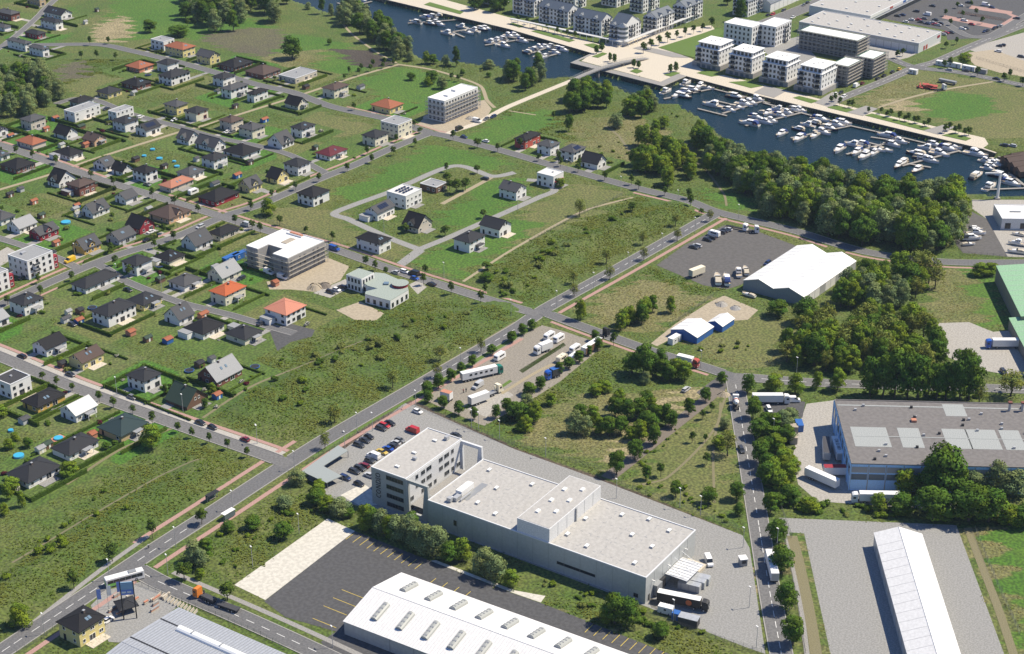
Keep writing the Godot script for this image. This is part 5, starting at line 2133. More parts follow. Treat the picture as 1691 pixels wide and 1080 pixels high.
func make_ground() -> void:
	basin = p2(SHORE); basin.append_array(p2(QUAY))
	for b in BERMS: berm_lines.append([b[0], b[1], p2(b[2])])
	relief.seed = 3; relief.frequency = 0.02; relief.fractal_octaves = 3
	var box := Rect2(basin[0], Vector2.ZERO)
	for q in basin: box = box.expand(q)
	var bb2 := Rect2(Vector2(berm_lines[0][2][0]), Vector2.ZERO)
	for b in berm_lines:
		for q in b[2]: bb2 = bb2.expand(q)
	bb2 = bb2.grow(16)
	var xs := [-4000.0, -900.0]; var zs := [-4500.0, -1000.0]
	for i in GNX + 1: xs.append(GX + i * GS)
	for i in GNZ + 1: zs.append(GZ + i * GS)
	xs.append_array([900.0, 4000.0]); zs.append_array([700.0, 4000.0])
	var v := PackedVector3Array(); var uv := PackedVector2Array(); var id := PackedInt32Array()
	var w := xs.size()
	for z in zs:
		for x in xs:
			var y := 0.0
			var q := Vector2(x, z)
			if box.has_point(q) and Geometry2D.is_point_in_polygon(q, basin): y = -4.6
			elif bb2.has_point(q): y = hgt(x, z)
			v.append(Vector3(x, y, z))
			uv.append(Vector2((x - TX0) / TW, (z - TZ0) / TW))
	for j in zs.size() - 1:
		for i in w - 1:
			var a := j * w + i
			id.append_array([a, a + 1, a + w, a + 1, a + w + 1, a + w])
	var st := SurfaceTool.new()
	st.begin(Mesh.PRIMITIVE_TRIANGLES)
	var ar := []; ar.resize(Mesh.ARRAY_MAX)
	ar[Mesh.ARRAY_VERTEX] = v; ar[Mesh.ARRAY_TEX_UV] = uv; ar[Mesh.ARRAY_INDEX] = id
	var am := ArrayMesh.new(); am.add_surface_from_arrays(Mesh.PRIMITIVE_TRIANGLES, ar)
	st.create_from(am, 0); st.generate_normals()
	var o := MeshInstance3D.new()
	o.name = "ground"; o.mesh = st.commit()
	var m := StandardMaterial3D.new()
	m.resource_name = "grassland"
	m.albedo_texture = ground_texture()
	m.roughness = 0.95
	m.detail_enabled = true
	m.detail_blend_mode = BaseMaterial3D.BLEND_MODE_MUL
	m.detail_albedo = noise_tex("turf", 5, 0.07, 0.68, 6)
	m.detail_uv_layer = BaseMaterial3D.DETAIL_UV_2
	m.uv2_triplanar = true; m.uv2_world_triplanar = true
	m.uv2_scale = Vector3.ONE * 0.033
	o.material_override = m
	o.set_meta("kind", "structure")
	add_child(o)

const TX0 := -420.0
const TZ0 := -600.0
const TW := 860.0
const TN := 1024
var cls := PackedByteArray()

func fill_class(p: PackedVector2Array, k: int, jitter: float) -> void:
	var s := TN / TW
	var zmin := 1e9; var zmax := -1e9
	for q in p: zmin = minf(zmin, q.y); zmax = maxf(zmax, q.y)
	for j in range(maxi(0, int((zmin - TZ0) * s)), mini(TN, int((zmax - TZ0) * s) + 1)):
		var z := TZ0 + (j + 0.5) / s
		var hits := []
		for i in p.size():
			var a := p[i]; var b := p[(i + 1) % p.size()]
			if (a.y > z) != (b.y > z): hits.append(a.x + (b.x - a.x) * (z - a.y) / (b.y - a.y))
		hits.sort()
		for i in range(0, hits.size() - 1, 2):
			var x0: float = hits[i] + relief.get_noise_2d(z * 7, hits[i] * 3) * jitter
			var x1: float = hits[i + 1] + relief.get_noise_2d(z * 7, hits[i + 1] * 3) * jitter
			for c in range(maxi(0, int((x0 - TX0) * s)), mini(TN, int((x1 - TX0) * s))): cls[j * TN + c] = k

func ground_texture() -> ImageTexture:
	cls.resize(TN * TN); cls.fill(0)
	for g in GROUND_PATCHES: fill_class(p2(g[1]), g[0], 13.0 if g[0] != 7 else 1.0)
	# garden plots: each house owns the ground round it
	var near := PackedFloat32Array(); near.resize(TN * TN); near.fill(1e9)
	var s := TN / TW
	var n := 0
	for h in HOUSES:
		n += 1
		if HOUSE_ZONES[h[10]].begins_with("in the show") or HOUSE_ZONES[h[10]].begins_with("beside the bill"): continue
		var r := deg_to_rad(35.5)
		var ax := Vector2(sin(r), -cos(r)); var bx_ := Vector2(-cos(r), -sin(r))
		for j in range(int((h[1] - 26 - TZ0) * s), int((h[1] + 26 - TZ0) * s)):
			for i in range(int((h[0] - 26 - TX0) * s), int((h[0] + 26 - TX0) * s)):
				if i < 0 or j < 0 or i >= TN or j >= TN: continue
				var q := Vector2(TX0 + (i + 0.5) / s - h[0], TZ0 + (j + 0.5) / s - h[1])
				var d := maxf(absf(q.dot(ax)) - h[2] / 2, absf(q.dot(bx_)) - h[3] / 2)
				if d < 11.5 and d < near[j * TN + i]:
					near[j * TN + i] = d; cls[j * TN + i] = 10 + (n * 7) % 6
	var pal := {0: [0.074, 0.13, 0.016, 0.125, 0.148, 0.034], 1: [0.06, 0.152, 0.01, 0.088, 0.17, 0.016], 2: [0.125, 0.15, 0.036, 0.165, 0.165, 0.055], 3: [0.072, 0.125, 0.016, 0.13, 0.15, 0.036],
		4: [0.055, 0.044, 0.034, 0.08, 0.066, 0.05], 5: [0.38, 0.32, 0.18, 0.23, 0.2, 0.1], 6: [0.11, 0.1, 0.062, 0.13, 0.13, 0.058], 7: [0.085, 0.058, 0.042, 0.11, 0.085, 0.058], 8: [0.2, 0.185, 0.075, 0.12, 0.145, 0.036],
		10: [0.058, 0.165, 0.01, 0.074, 0.172, 0.014], 11: [0.078, 0.145, 0.016, 0.11, 0.158, 0.03], 12: [0.066, 0.13, 0.014, 0.1, 0.148, 0.026], 13: [0.125, 0.152, 0.034, 0.155, 0.162, 0.05], 14: [0.076, 0.14, 0.018, 0.12, 0.155, 0.034], 15: [0.085, 0.142, 0.022, 0.14, 0.152, 0.05]}
	var f1 := FastNoiseLite.new(); f1.seed = 21; f1.frequency = 0.012; f1.fractal_octaves = 5
	var f2 := FastNoiseLite.new(); f2.seed = 22; f2.frequency = 0.09; f2.fractal_octaves = 3
	var n1 := f1.get_image(TN, TN).get_data(); var n2 := f2.get_image(TN, TN).get_data()
	var d := PackedByteArray(); d.resize(TN * TN * 3)
	const G := 1.12
	var lut := PackedByteArray(); lut.resize(4096)
	for i in 4096: lut[i] = int(255.0 * lin(i / 4095.0, 0, 0).r)
	for i in TN * TN:
		var p: Array = pal[cls[i]]
		var t := clampf((n1[i] * 0.55 + n2[i] * 0.45) / 255.0 * 2.2 - 0.6, 0.0, 1.0)
		d[i * 3] = lut[int(4095 * G * lerpf(p[0], p[3], t))]
		d[i * 3 + 1] = lut[int(4095 * G * lerpf(p[1], p[4], t))]
		d[i * 3 + 2] = lut[int(4095 * G * lerpf(p[2], p[5], t))]
	var im := Image.create_from_data(TN, TN, false, Image.FORMAT_RGB8, d)
	im.resize(2048, 2048, Image.INTERPOLATE_BILINEAR)
	return ImageTexture.create_from_image(im)

func sheet(called: String, p: PackedVector2Array, y: float, m: Material) -> void:
	var b := MB.new(); b.prism(p, y, y); struct(called, b, m)

func densify(p: PackedVector2Array, step := 2.0) -> PackedVector2Array:
	# a smooth curve through the survey points
	var c := Curve2D.new()
	for i in p.size():
		var t := (p[mini(i + 1, p.size() - 1)] - p[maxi(i - 1, 0)]) / 6.0
		var l := minf(p[i].distance_to(p[maxi(i - 1, 0)]) if i else 1e9, p[i].distance_to(p[mini(i + 1, p.size() - 1)]) if i < p.size() - 1 else 1e9) / 3.0
		t = t.limit_length(l)
		c.add_point(p[i], -t, t)
	c.bake_interval = step
	return c.get_baked_points()

func ribbon(p: PackedVector2Array, off: float, w: float, y: float, h: float, b: MB, but := -9, extra := 0.0) -> void:
	# strip of width w whose middle lies off metres to the right of the line, h thick
	for i in p.size() - 1:
		var d0 := (p[mini(i + 1, p.size() - 1)] - p[maxi(i - 1, 0)]).normalized(); var d1 := (p[mini(i + 2, p.size() - 1)] - p[i]).normalized()
		var r0 := Vector2(-d0.y, d0.x); var r1 := Vector2(-d1.y, d1.x)
		var q := [p[i] + r0 * (off - w / 2), p[i] + r0 * (off + w / 2), p[i + 1] + r1 * (off + w / 2), p[i + 1] + r1 * (off - w / 2)]
		if but > -9 and on_road((q[0] + q[2]) / 2, but, extra): continue
		var k := []
		for e in q: k.append(Vector3(e.x, y + (hgt(e.x, e.y) if h < 0 else 0.0), e.y))
		b.quad(k[1], k[2], k[3], k[0])
		if h > 0:
			var dn := Vector3(0, -h, 0)
			b.quad(k[0] + dn, k[0], k[3], k[3] + dn); b.quad(k[1], k[1] + dn, k[2] + dn, k[2])

var lines := []
func on_road(q: Vector2, but: int, extra: float) -> bool:
	for i in lines.size():
		if i == but: continue
		var p: PackedVector2Array = lines[i]
		var lim: float = ROADS[i][1] / 2 + extra
		for k in range(0, p.size() - 1, 2):
			if p[k].distance_squared_to(q) < lim * lim: return true
	return false

func make_roads() -> void:
	for r in ROADS: lines.append(densify(p2(r[2])))
	var km := mat("kerb", Color(0.33, 0.32, 0.3), 0.9, "fine", 0.4)
	var paint := mat("road_paint", Color(0.72, 0.72, 0.7), 0.7, "fine", 0.8)
	for i in ROADS.size():
		var r: Array = ROADS[i]
		var p: PackedVector2Array = lines[i]
		var b := MB.new()
		ribbon(p, 0, r[1], 0.07 + 0.006 * i, 0, b)
		var road := struct(r[0], b, mats["asphalt_a"] if i % 2 == 0 else mats["asphalt_b"])
		for sd in [-1, 1]:
			var kb := MB.new()
			ribbon(p, sd * (r[1] / 2 + 0.16), 0.32, 0.2, 0.2, kb, i, 0.9)
			if kb.v.size(): struct("kerb", kb, km)
		if r[0] in ["main_road", "factory_road", "yard_road", "works_street", "shop_road"]:
			var n := 0
			for k in range(4, p.size() - 4, 4):
				if on_road(p[k], i, 1.0) or (i == 0 and k > 64 and k < 160): continue
				var d := (p[k + 1] - p[k]).normalized()
				n += 1
				part("lane_marking", bx(Vector3(0.2, 0.012, 3.2)), paint, road, Transform3D(Basis(Vector3.UP, atan2(-d.x, -d.y)), Vector3(p[k].x, 0.082 + 0.006 * i, p[k].y)))
	var k := 0
	for s in STRIPS:
		var p: PackedVector2Array = lines[s[0]]
		var q := p.slice(int(s[4] * p.size()), int(s[5] * p.size()))
		if q.size() < 3: continue
		var b := MB.new()
		k += 1
		ribbon(q, s[2], s[3], 0.05 + 0.003 * (k % 5), 0, b, s[0], 0.6)
		if b.v.size(): struct({"bays": "parking_bay_strip", "verge": "verge"}.get(s[1], "footway"), b, mats[{"verge": "lawn"}.get(s[1], s[1])])
	k = 0
	for s in SHEETS:
		k += 1
		sheet(s[0], p2(s[2]), 0.03 + 0.003 * (k % 7), mats[{"asphalt": "asphalt_c"}.get(s[1], s[1])])
	for s in PATHS:
		k += 1
		var b := MB.new()
		ribbon(densify(p2(s[3])), 0, s[2], 0.052 + 0.003 * (k % 5), -1, b)
		struct(s[0], b, mats[s[1]])
	for d in DRIVES:
		var b := MB.new()
		b.box(Vector3.ZERO, Vector3(d[4], 0.05, d[3]), Transform3D(Basis(Vector3.UP, -deg_to_rad(d[2])), Vector3(d[0], 0.03, d[1])))
		struct("driveway", b, mats[["pavers", "path_grey", "concrete"][d[5]]])

func make_water() -> void:
	var m := StandardMaterial3D.new()
	m.resource_name = "harbour_water"
	m.albedo_color = lin(0.004, 0.018, 0.027); m.roughness = 0.14
	m.metallic_specular = 0.27
	m.normal_enabled = true; m.normal_texture = bump_tex("ripple", 8, 0.03, 6.0); m.normal_scale = 0.35
	m.uv1_triplanar = true; m.uv1_world_triplanar = true; m.uv1_scale = Vector3.ONE * 0.06
	var r := Rect2(basin[0], Vector2.ZERO)
	for q in basin: r = r.expand(q)
	r = r.grow(12)
	var b := MB.new()
	b.quad(Vector3(r.position.x, -2.4, r.end.y), Vector3(r.end.x, -2.4, r.end.y), Vector3(r.end.x, -2.4, r.position.y), Vector3(r.position.x, -2.4, r.position.y))
	struct("water", b, m)
	# quay wall of sheet piling with a concrete cap
	var q := p2(QUAY)
	var wall := MB.new(); var cap := MB.new()
	for i in range(2, q.size() - 1):
		var a := q[i]; var e := q[i + 1]
		var d := (e - a).normalized(); var L := a.distance_to(e)
		var nx := Vector2(-d.y, d.x)
		if not Geometry2D.is_point_in_polygon((a + e) / 2 + nx * 2, basin): nx = -nx
		var yaw := Basis(Vector3.UP, atan2(-d.y, d.x))
		var mid := (a + e) / 2 - nx * 0.6
		wall.box(Vector3.ZERO, Vector3(L + 0.3, 4.4, 1.2), Transform3D(yaw, Vector3(mid.x, -2.2, mid.y)))
		var n := int(L / 1.6)
		for k in n:
			var c := a + d * (k + 0.5) * L / n + nx * 0.1
			wall.box(Vector3.ZERO, Vector3(0.8, 4.2, 0.35), Transform3D(yaw, Vector3(c.x, -2.3, c.y)))
		cap.box(Vector3.ZERO, Vector3(L + 0.3, 0.3, 1.3), Transform3D(yaw, Vector3(mid.x, 0.07, mid.y)))
	struct("quay_wall", wall, mat("sheet_pile", Color(0.035, 0.055, 0.045), 0.6, "mott", 0.3))
	struct("quay_cap", cap, mats["path_light"])
	var k := 0
	for s in QUAYSHEETS:
		k += 1
		if s[0] in ["promenade", "harbour_plaza"]:
			var pb := MB.new(); pb.prism(p2(s[2]), -4.0, 0.1 + 0.004 * k); struct(s[0], pb, mats[s[1]])
		else: sheet(s[0], p2(s[2]), 0.2 + 0.004 * k, mats[s[1]])
	var jm := mat("jetty_wood", Color(0.3, 0.28, 0.25), 0.8, "mott", 0.5)
	k = 0
	for j in JETTIES:
		var p := p2(j)
		var jb := MB.new()
		for i in p.size() - 1:
			var d := (p[i + 1] - p[i]).normalized(); var L := p[i].distance_to(p[i + 1])
			jb.box(Vector3.ZERO, Vector3(L + 0.8, 0.3, 1.5), Transform3D(Basis(Vector3.UP, atan2(-d.y, d.x)), Vector3((p[i].x + p[i + 1].x) / 2, -1.95 + 0.004 * k, (p[i].y + p[i + 1].y) / 2)))
			for e in int(L / 8) + 1:
				var c := p[i] + d * minf(e * 8.0, L) + Vector2(-d.y, d.x) * 0.85
				jb.tube(Vector3(c.x, -4, c.y), Vector3(c.x, -0.6, c.y), 0.14, 0.14, 6)
		k += 1
		solid("jetty", jb, jm, "narrow floating jetty with mooring posts among the marina boats" if j.size() < 6 else "long floating walkway running below the green quay wall", "jetty", "marina jetties" if j.size() < 6 else "")

# ------------------------------------------------------------------ building kit
func face(side: int, la: float, lb: float) -> Transform3D:
	match side:
		0: return Transform3D(Basis.IDENTITY, Vector3(0, 0, lb / 2))
		1: return Transform3D(Basis(Vector3(0, 0, 1), Vector3.UP, Vector3(-1, 0, 0)), Vector3(-la / 2, 0, 0))
		2: return Transform3D(Basis(Vector3(-1, 0, 0), Vector3.UP, Vector3(0, 0, -1)), Vector3(0, 0, -lb / 2))
	return Transform3D(Basis(Vector3(0, 0, -1), Vector3.UP, Vector3(1, 0, 0)), Vector3(la / 2, 0, 0))

func win_mesh(w: float, h: float, fm := "win_white") -> Mesh:
	var k := "win%.2f_%.2f_%s" % [w, h, fm]
	if meshes.has(k): return meshes[k]
	var f := MB.new(); var g := MB.new()
	var t := 0.09
	f.box(Vector3(0, h / 2 - t / 2, 0.03), Vector3(w, t, 0.1)); f.box(Vector3(0, -h / 2 + t / 2, 0.05), Vector3(w + 0.1, t, 0.16))
	f.box(Vector3(-w / 2 + t / 2, 0, 0.03), Vector3(t, h - 2 * t, 0.1)); f.box(Vector3(w / 2 - t / 2, 0, 0.03), Vector3(t, h - 2 * t, 0.1))
	if w > 1.5: f.box(Vector3(0, 0, 0.03), Vector3(t, h - 2 * t, 0.09))
	g.box(Vector3(0, 0, 0.0), Vector3(w - 2 * t, h - 2 * t, 0.06))
	var m := f.mesh(mats[fm]); m = g.mesh(mats["glass"], m)
	meshes[k] = m
	return m

func window(o: Node3D, side: int, la: float, lb: float, x: float, y: float, w: float, h: float, fm := "win_white", called := "window") -> void:
	part(called, win_mesh(w, h, fm), null, o, face(side, la, lb) * T(x, y, 0.0))

func win_row(o: Node3D, side: int, la: float, lb: float, y: float, w: float, h: float, step: float, fm := "win_white", x0 := -1e9, x1 := 1e9) -> void:
	var L := la if side % 2 == 0 else lb
	var a := maxf(-L / 2 + w * 0.5 + 0.5, x0); var b := minf(L / 2 - w * 0.5 - 0.5, x1)
	var n := maxi(1, int((b - a) / step) + 1)
	for i in n: window(o, side, la, lb, (a + b) / 2 + (i - (n - 1) / 2.0) * minf(step, (b - a) / maxf(1, n - 1)), y, w, h, fm)

func hip_roof(la: float, lb: float, h: float, rise: float, over := 0.55) -> Mesh:
	var b := MB.new()
	var x := la / 2 + over; var z := lb / 2 + over
	var rx := maxf(0.0, x - z); var rz := maxf(0.0, z - x)
	var y0 := h - 0.05; var y1 := h + rise
	var A := Vector3(-x, y0, z); var B := Vector3(x, y0, z); var C := Vector3(x, y0, -z); var D := Vector3(-x, y0, -z)
	var P := Vector3(-rx, y1, rz); var Q := Vector3(rx, y1, rz); var R2 := Vector3(rx, y1, -rz); var S := Vector3(-rx, y1, -rz)
	if rx > 0.01:
		b.quad(A, B, Q, P); b.quad(C, D, S, R2); b.tri(B, C, Q); b.tri(D, A, P)
	else:
		b.tri(A, B, P); b.tri(C, D, S); b.quad(B, C, R2, Q); b.quad(D, A, P, S)
	var dn := Vector3(0, -0.2, 0)
	for e in [[A, B], [B, C], [C, D], [D, A]]: b.quad(e[0] + dn, e[1] + dn, e[1], e[0])
	b.quad(D + dn, C + dn, B + dn, A + dn)
	# ridge and hip caps
	for e in [[A, P], [B, Q], [C, R2], [D, S], [P, Q], [Q, R2]]:
		if e[0].distance_to(e[1]) > 0.2: b.tube(e[0], e[1], 0.1, 0.1, 5, false)
	return b.mesh()

func gable_roof(L: float, W: float, h: float, rise: float, over := 0.5, t := 0.22) -> Mesh:
	# ridge along x over length L, span W
	var b := MB.new()
	var x := L / 2 + over; var z := W / 2 + over
	var k := rise / (W / 2)
	var y0 := h - over * k + 0.04; var y1 := h + rise + 0.04
	var dn := Vector3(0, -t, 0)
	for s in [-1, 1]:
		var A := Vector3(-x, y0, z * s); var B := Vector3(x, y0, z * s); var P := Vector3(-x, y1, 0); var Q := Vector3(x, y1, 0)
		if s > 0:
			b.quad(A, B, Q, P); b.quad(B + dn, A + dn, P + dn, Q + dn); b.quad(A + dn, B + dn, B, A); b.quad(P + dn, A + dn, A, P); b.quad(B + dn, Q + dn, Q, B)
		else:
			b.quad(B, A, P, Q); b.quad(A + dn, B + dn, Q + dn, P + dn); b.quad(B + dn, A + dn, A, B); b.quad(A + dn, P + dn, P, A); b.quad(Q + dn, B + dn, B, Q)
	b.tube(Vector3(-x, y1 + 0.02, 0), Vector3(x, y1 + 0.02, 0), 0.11, 0.11, 5, true)
	return b.mesh()

func gable_walls(L: float, W: float, h: float, rise: float) -> Mesh:
	var b := MB.new()
	b.box(Vector3(0, h / 2, 0), Vector3(L, h, W))
	for s in [-1, 1]:
		var A := Vector3(s * L / 2, h, s * W / 2); var B := Vector3(s * L / 2, h, -s * W / 2); var C := Vector3(s * L / 2, h + rise - 0.16, 0)
		b.tri(A, B, C)
	return b.mesh()

func flat_roof(o: Node3D, la: float, lb: float, h: float, m: Material, capm: Material, p := 0.35, called := "roof") -> Node3D:
	var r := part(called, bx(Vector3(la - 0.5, 0.1, lb - 0.5)), m, o, T(0, h + 0.04, 0))
	var b := MB.new()
	b.box(Vector3(0, h + p / 2, lb / 2 - 0.14), Vector3(la + 0.12, p, 0.4)); b.box(Vector3(0, h + p / 2, -lb / 2 + 0.14), Vector3(la + 0.12, p, 0.4))
	b.box(Vector3(la / 2 - 0.14, h + p / 2, 0), Vector3(0.4, p, lb - 0.68)); b.box(Vector3(-la / 2 + 0.14, h + p / 2, 0), Vector3(0.4, p, lb - 0.68))
	part("parapet", b.mesh(), capm, o)
	return r

func block(called: String, label: String, category: String, d: Array, h: float, wm: Material, rm: Material, capm: Material, group := "") -> Node3D:
	var o := thing(called, label, category, Vector3(d[0], 0, d[1]), deg_to_rad(90.0 - d[4]), group)
	part("wall", bx(Vector3(d[2], h + 3.0, d[3])), wm, o, T(0, h / 2 - 1.5, 0))
	flat_roof(o, d[2], d[3], h, rm, capm)
	return o

func roof_lights(o: Node3D, la: float, lb: float, y: float, nx: int, nz: int, jitter := 0.0) -> void:
	for i in nx:
		for j in nz:
			var p := Vector3(-la / 2 + la * (i + 0.5) / nx + rng.randf_range(-jitter, jitter), y, -lb / 2 + lb * (j + 0.5) / nz + rng.randf_range(-jitter, jitter))
			var r := part("roof_light", bx(Vector3(1.1, 0.45, 1.7)), mats["galv"], o, T(p.x, p.y + 0.22, p.z))
			part("dome", bx(Vector3(0.9, 0.22, 1.5)), mats["plastic"], r, T(0, 0.3, 0))

func balcony(o: Node3D, side: int, la: float, lb: float, x: float, y: float, w: float, d: float) -> void:
	var s := part("balcony", bx(Vector3(w, 0.2, d)), mats["white"], o, face(side, la, lb) * T(x, y, d / 2))
	var k := "rail%.1f_%.1f" % [w, d]
	if not meshes.has(k):
		var b := MB.new()
		b.box(Vector3(0, 0.6, d / 2 - 0.05), Vector3(w, 0.95, 0.06)); b.box(Vector3(-w / 2 + 0.04, 0.6, 0), Vector3(0.06, 0.95, d - 0.12)); b.box(Vector3(w / 2 - 0.04, 0.6, 0), Vector3(0.06, 0.95, d - 0.12))
		meshes[k] = b.mesh()
	part("railing", meshes[k], mats["railing"], s)

func scaffold(d: Array, h: float, sides: Array, label: String) -> void:
	var o := thing("scaffold", label, "scaffold", Vector3(d[0], 0, d[1]), deg_to_rad(90.0 - d[4]))
	for s in sides:
		var L: float = (d[2] if s % 2 == 0 else d[3]) + 2.0
		var p := MB.new(); var k := MB.new()
		var n := int(L / 2.5)
		for i in n + 1:
			for z in [0.35, 1.25]: p.tube(Vector3(-L / 2 + L * i / n, 0, z), Vector3(-L / 2 + L * i / n, h + 0.8, z), 0.045, 0.045, 4, false)
		for y in range(2, int(h) + 1, 2):
			k.box(Vector3(0, y, 0.8), Vector3(L, 0.08, 0.8))
			for e in [0.5, 1.0]: p.box(Vector3(0, y + e, 1.27), Vector3(L, 0.05, 0.05))
			p.box(Vector3(0, y + 0.12, 1.29), Vector3(L, 0.18, 0.03))
		part("scaffold_frame", p.mesh(), mats["galv"], o, face(s, d[2], d[3]))
		part("scaffold_decking", k.mesh(), mats["deck"], o, face(s, d[2], d[3]))

func house_label(d: Array) -> String:
	var w: String = {"brick": "brick-red", "wood": "timber-brown"}.get(d[7], d[7])
	var r: String = {"dark": "anthracite", "light": "pale grey", "terra": "terracotta", "flatgrey": "grey", "flatwhite": "white", "flatdark": "black", "solar": "silvery", "teal": "dark teal", "green": "dark green", "mottled": "mottled red"}.get(d[8], d[8])
	var k: String = {"hip": "hipped", "gable": "gabled", "steep": "steep gabled", "flat": "flat"}[d[5]]
	var what := "tall house" if d[4] > 4.4 else "bungalow" if d[4] < 3.05 and d[5] in ["hip", "flat"] else "house"
	var more := " and solar panels" if "S" in d[9] else " and skylights" if "s" in d[9] else " and dormer" if "d" in d[9] else " and garage" if "g" in d[9] else ""
	return "%s %s with %s %s roof%s" % [w, what, r, k, more]

# things whose label several share: [node, where, word]; told apart first by where they stand, then by their order from the front
var ranks := []
func finish_labels() -> void:
	var words := ["first", "second", "third", "fourth", "fifth", "sixth", "seventh", "eighth", "ninth", "tenth", "eleventh", "twelfth", "thirteenth", "fourteenth"]
	var by := {}
	for r in ranks:
		var l: String = r[0].get_meta("label")
		if not by.has(l): by[l] = []
		by[l].append(r)
	for l in by:
		if by[l].size() == 1: continue
		var at := {}
		for r in by[l]:
			if not at.has(r[1]): at[r[1]] = []
			at[r[1]].append(r)
		for w in at:
			var rows: Array = at[w]
			var order := []
			for i in rows.size(): order.append([-rows[i][0].position.z, i])
			order.sort()
			for i in order.size():
				var o: Node3D = rows[order[i][1]][0]
				var base: String = l if l.ends_with(w) else l + " " + w
				if rows.size() > 1 and i < 14: base += ", %s %s" % [words[i], rows[0][2]]
				o.set_meta("label", base)

func make_houses() -> void:
	var i := 0
	for h in HOUSES:
		i += 1
		house(h, i)

func house(d: Array, sd: int) -> void:
	rng.seed = 1000 + sd
	var la: float = d[2]; var lb: float = d[3]; var h: float = d[4]
	var kind: String = d[5]; var ft: String = d[9]
	var zone: String = HOUSE_ZONES[d[10]]
	var o := thing("house", house_label(d), "house", Vector3(d[0], 0, d[1]), deg_to_rad(54.5), "houses " + zone)
	ranks.append([o, zone, "back"])
	var wm: Material = mats["w_" + d[7]]; var rm: Material = mats["r_" + d[8]]
	var along_a: bool = d[6] == "a"
	var roof: Node3D
	var rise := 0.0
	var L := la if along_a else lb; var W := lb if along_a else la
	var turn := Basis.IDENTITY if along_a else Basis(Vector3.UP, PI / 2)
	if kind == "hip":
		rise = minf(la, lb) / 2 * (0.46 if h > 4 else 0.5)
		part("wall", bx(Vector3(la, h, lb)), wm, o, T(0, h / 2, 0))
		roof = part("roof", hip_roof(la, lb, h, rise), rm, o)
	elif kind == "flat":
		part("wall", bx(Vector3(la, h, lb)), wm, o, T(0, h / 2, 0))
		roof = flat_roof(o, la, lb, h, rm, mats["coping"])
	else:
		rise = W / 2 * (0.9 if kind == "steep" else 0.62)
		part("wall", gable_walls(L, W, h, rise), wm, o, Transform3D(turn, Vector3.ZERO))
		roof = part("roof", gable_roof(L, W, h, rise), rm, o, Transform3D(turn, Vector3.ZERO))
	# openings
	var floors := [1.45] if h < 4.4 else [1.45, 4.15]
	if h > 7: floors = [1.45, 4.15, 6.7]
	var fm := "win_red" if "w" in ft else "win_white" if d[7] != "white" else "win_dark" if sd % 3 == 0 else "win_white"
	for side in 4:
		var SL := la if side % 2 == 0 else lb
		var n := clampi(int((SL - 1.0) / 2.7), 1, 5)
		for y in floors:
			if y > h - 0.6: continue
			for k in n:
				if rng.randf() < 0.12: continue
				var x := -SL / 2 + SL * (k + 0.5) / n + rng.randf_range(-0.2, 0.2)
				if y < 2 and side == 0 and k == n / 2: window(o, side, la, lb, x, 1.15, minf(2.3, SL / n - 0.4), 2.1, fm, "patio_door")
				elif y < 2 and side == 1 and k == 0: window(o, side, la, lb, x, 1.1, 1.05, 2.1, "win_dark", "door")
				else: window(o, side, la, lb, x, y, [1.0, 1.25, 1.25, 1.6][rng.randi() % 4], 1.25, fm)
		var gable_end := kind in ["gable", "steep"] and (side % 2 == 1) == along_a
		if gable_end:
			for x in [-0.9, 0.9]: window(o, side, la, lb, x, h + minf(1.1, rise * 0.35), 0.95, 1.15, fm)
	# roof furniture: slopes towards +z when the ridge runs along x
	var k0 := Transform3D(turn, Vector3.ZERO)
	var slope := 0.0; var mid := Vector3.ZERO; var vis := 1.0 if along_a else -1.0
	if kind in ["gable", "steep"]:
		slope = atan2(rise, W / 2)
		mid = Vector3(0, h + rise / 2 + 0.04, W / 4)
		if not along_a: mid.z = -W / 4
	elif kind == "hip":
		slope = atan2(rise, minf(la, lb) / 2 + 0.55)
		mid = Vector3(0, h + rise * 0.42, lb / 2 + 0.55 - (minf(la, lb) / 2 + 0.55) * 0.45)
		k0 = Transform3D.IDENTITY; vis = 1.0
	if kind != "flat":
		var rt := Basis(Vector3.RIGHT, slope * signf(mid.z))
		var local := Transform3D(rt, mid)
		var inroof := local if kind != "hip" else local
		if "S" in ft:
			var np := 4 if L > 9 else 3
			for a in np:
				for b in 2: part("solar_panel", bx(Vector3(1.5, 0.07, 1.25)), mats["solar_cell"], roof, inroof * T((a - (np - 1) / 2.0) * 1.58, 0.14, (b - 0.5) * 1.32))
		elif "s" in ft:
			for a in 2: part("skylight", bx(Vector3(0.85, 0.1, 1.25)), mats["sky_glass"], roof, inroof * T((a - 0.5) * 1.5 + rng.randf_range(-1, 1), 0.1, -0.2))
		if "c" in ft or rng.randf() < 0.25:
			var cx := rng.randf_range(-1, 1)
			var ch := part("chimney", bx(Vector3(0.6, 1.5, 0.6)), mats["chimney"], roof, T(cx, h + rise * 0.85 + 0.2, 0.5) if kind == "hip" else T(cx, h + rise * 0.9, 0.5 * signf(mid.z)))
			part("chimney_cap", bx(Vector3(0.75, 0.1, 0.75)), mats["galv"], ch, T(0, 0.8, 0))
	elif "S" in ft:
		for a in 4:
			for b in 3: part("solar_panel", bx(Vector3(1.6, 0.07, 1.1)), mats["solar_cell"], roof, Transform3D(Basis(Vector3.RIGHT, 0.35), Vector3((a - 1.5) * 2.0, 0.45, (b - 1) * 2.2)))
	else:
		part("roof_vent", bx(Vector3(0.8, 0.5, 0.8)), mats["galv"], roof, T(rng.randf_range(-2, 2), 0.3, rng.randf_range(-2, 2)))
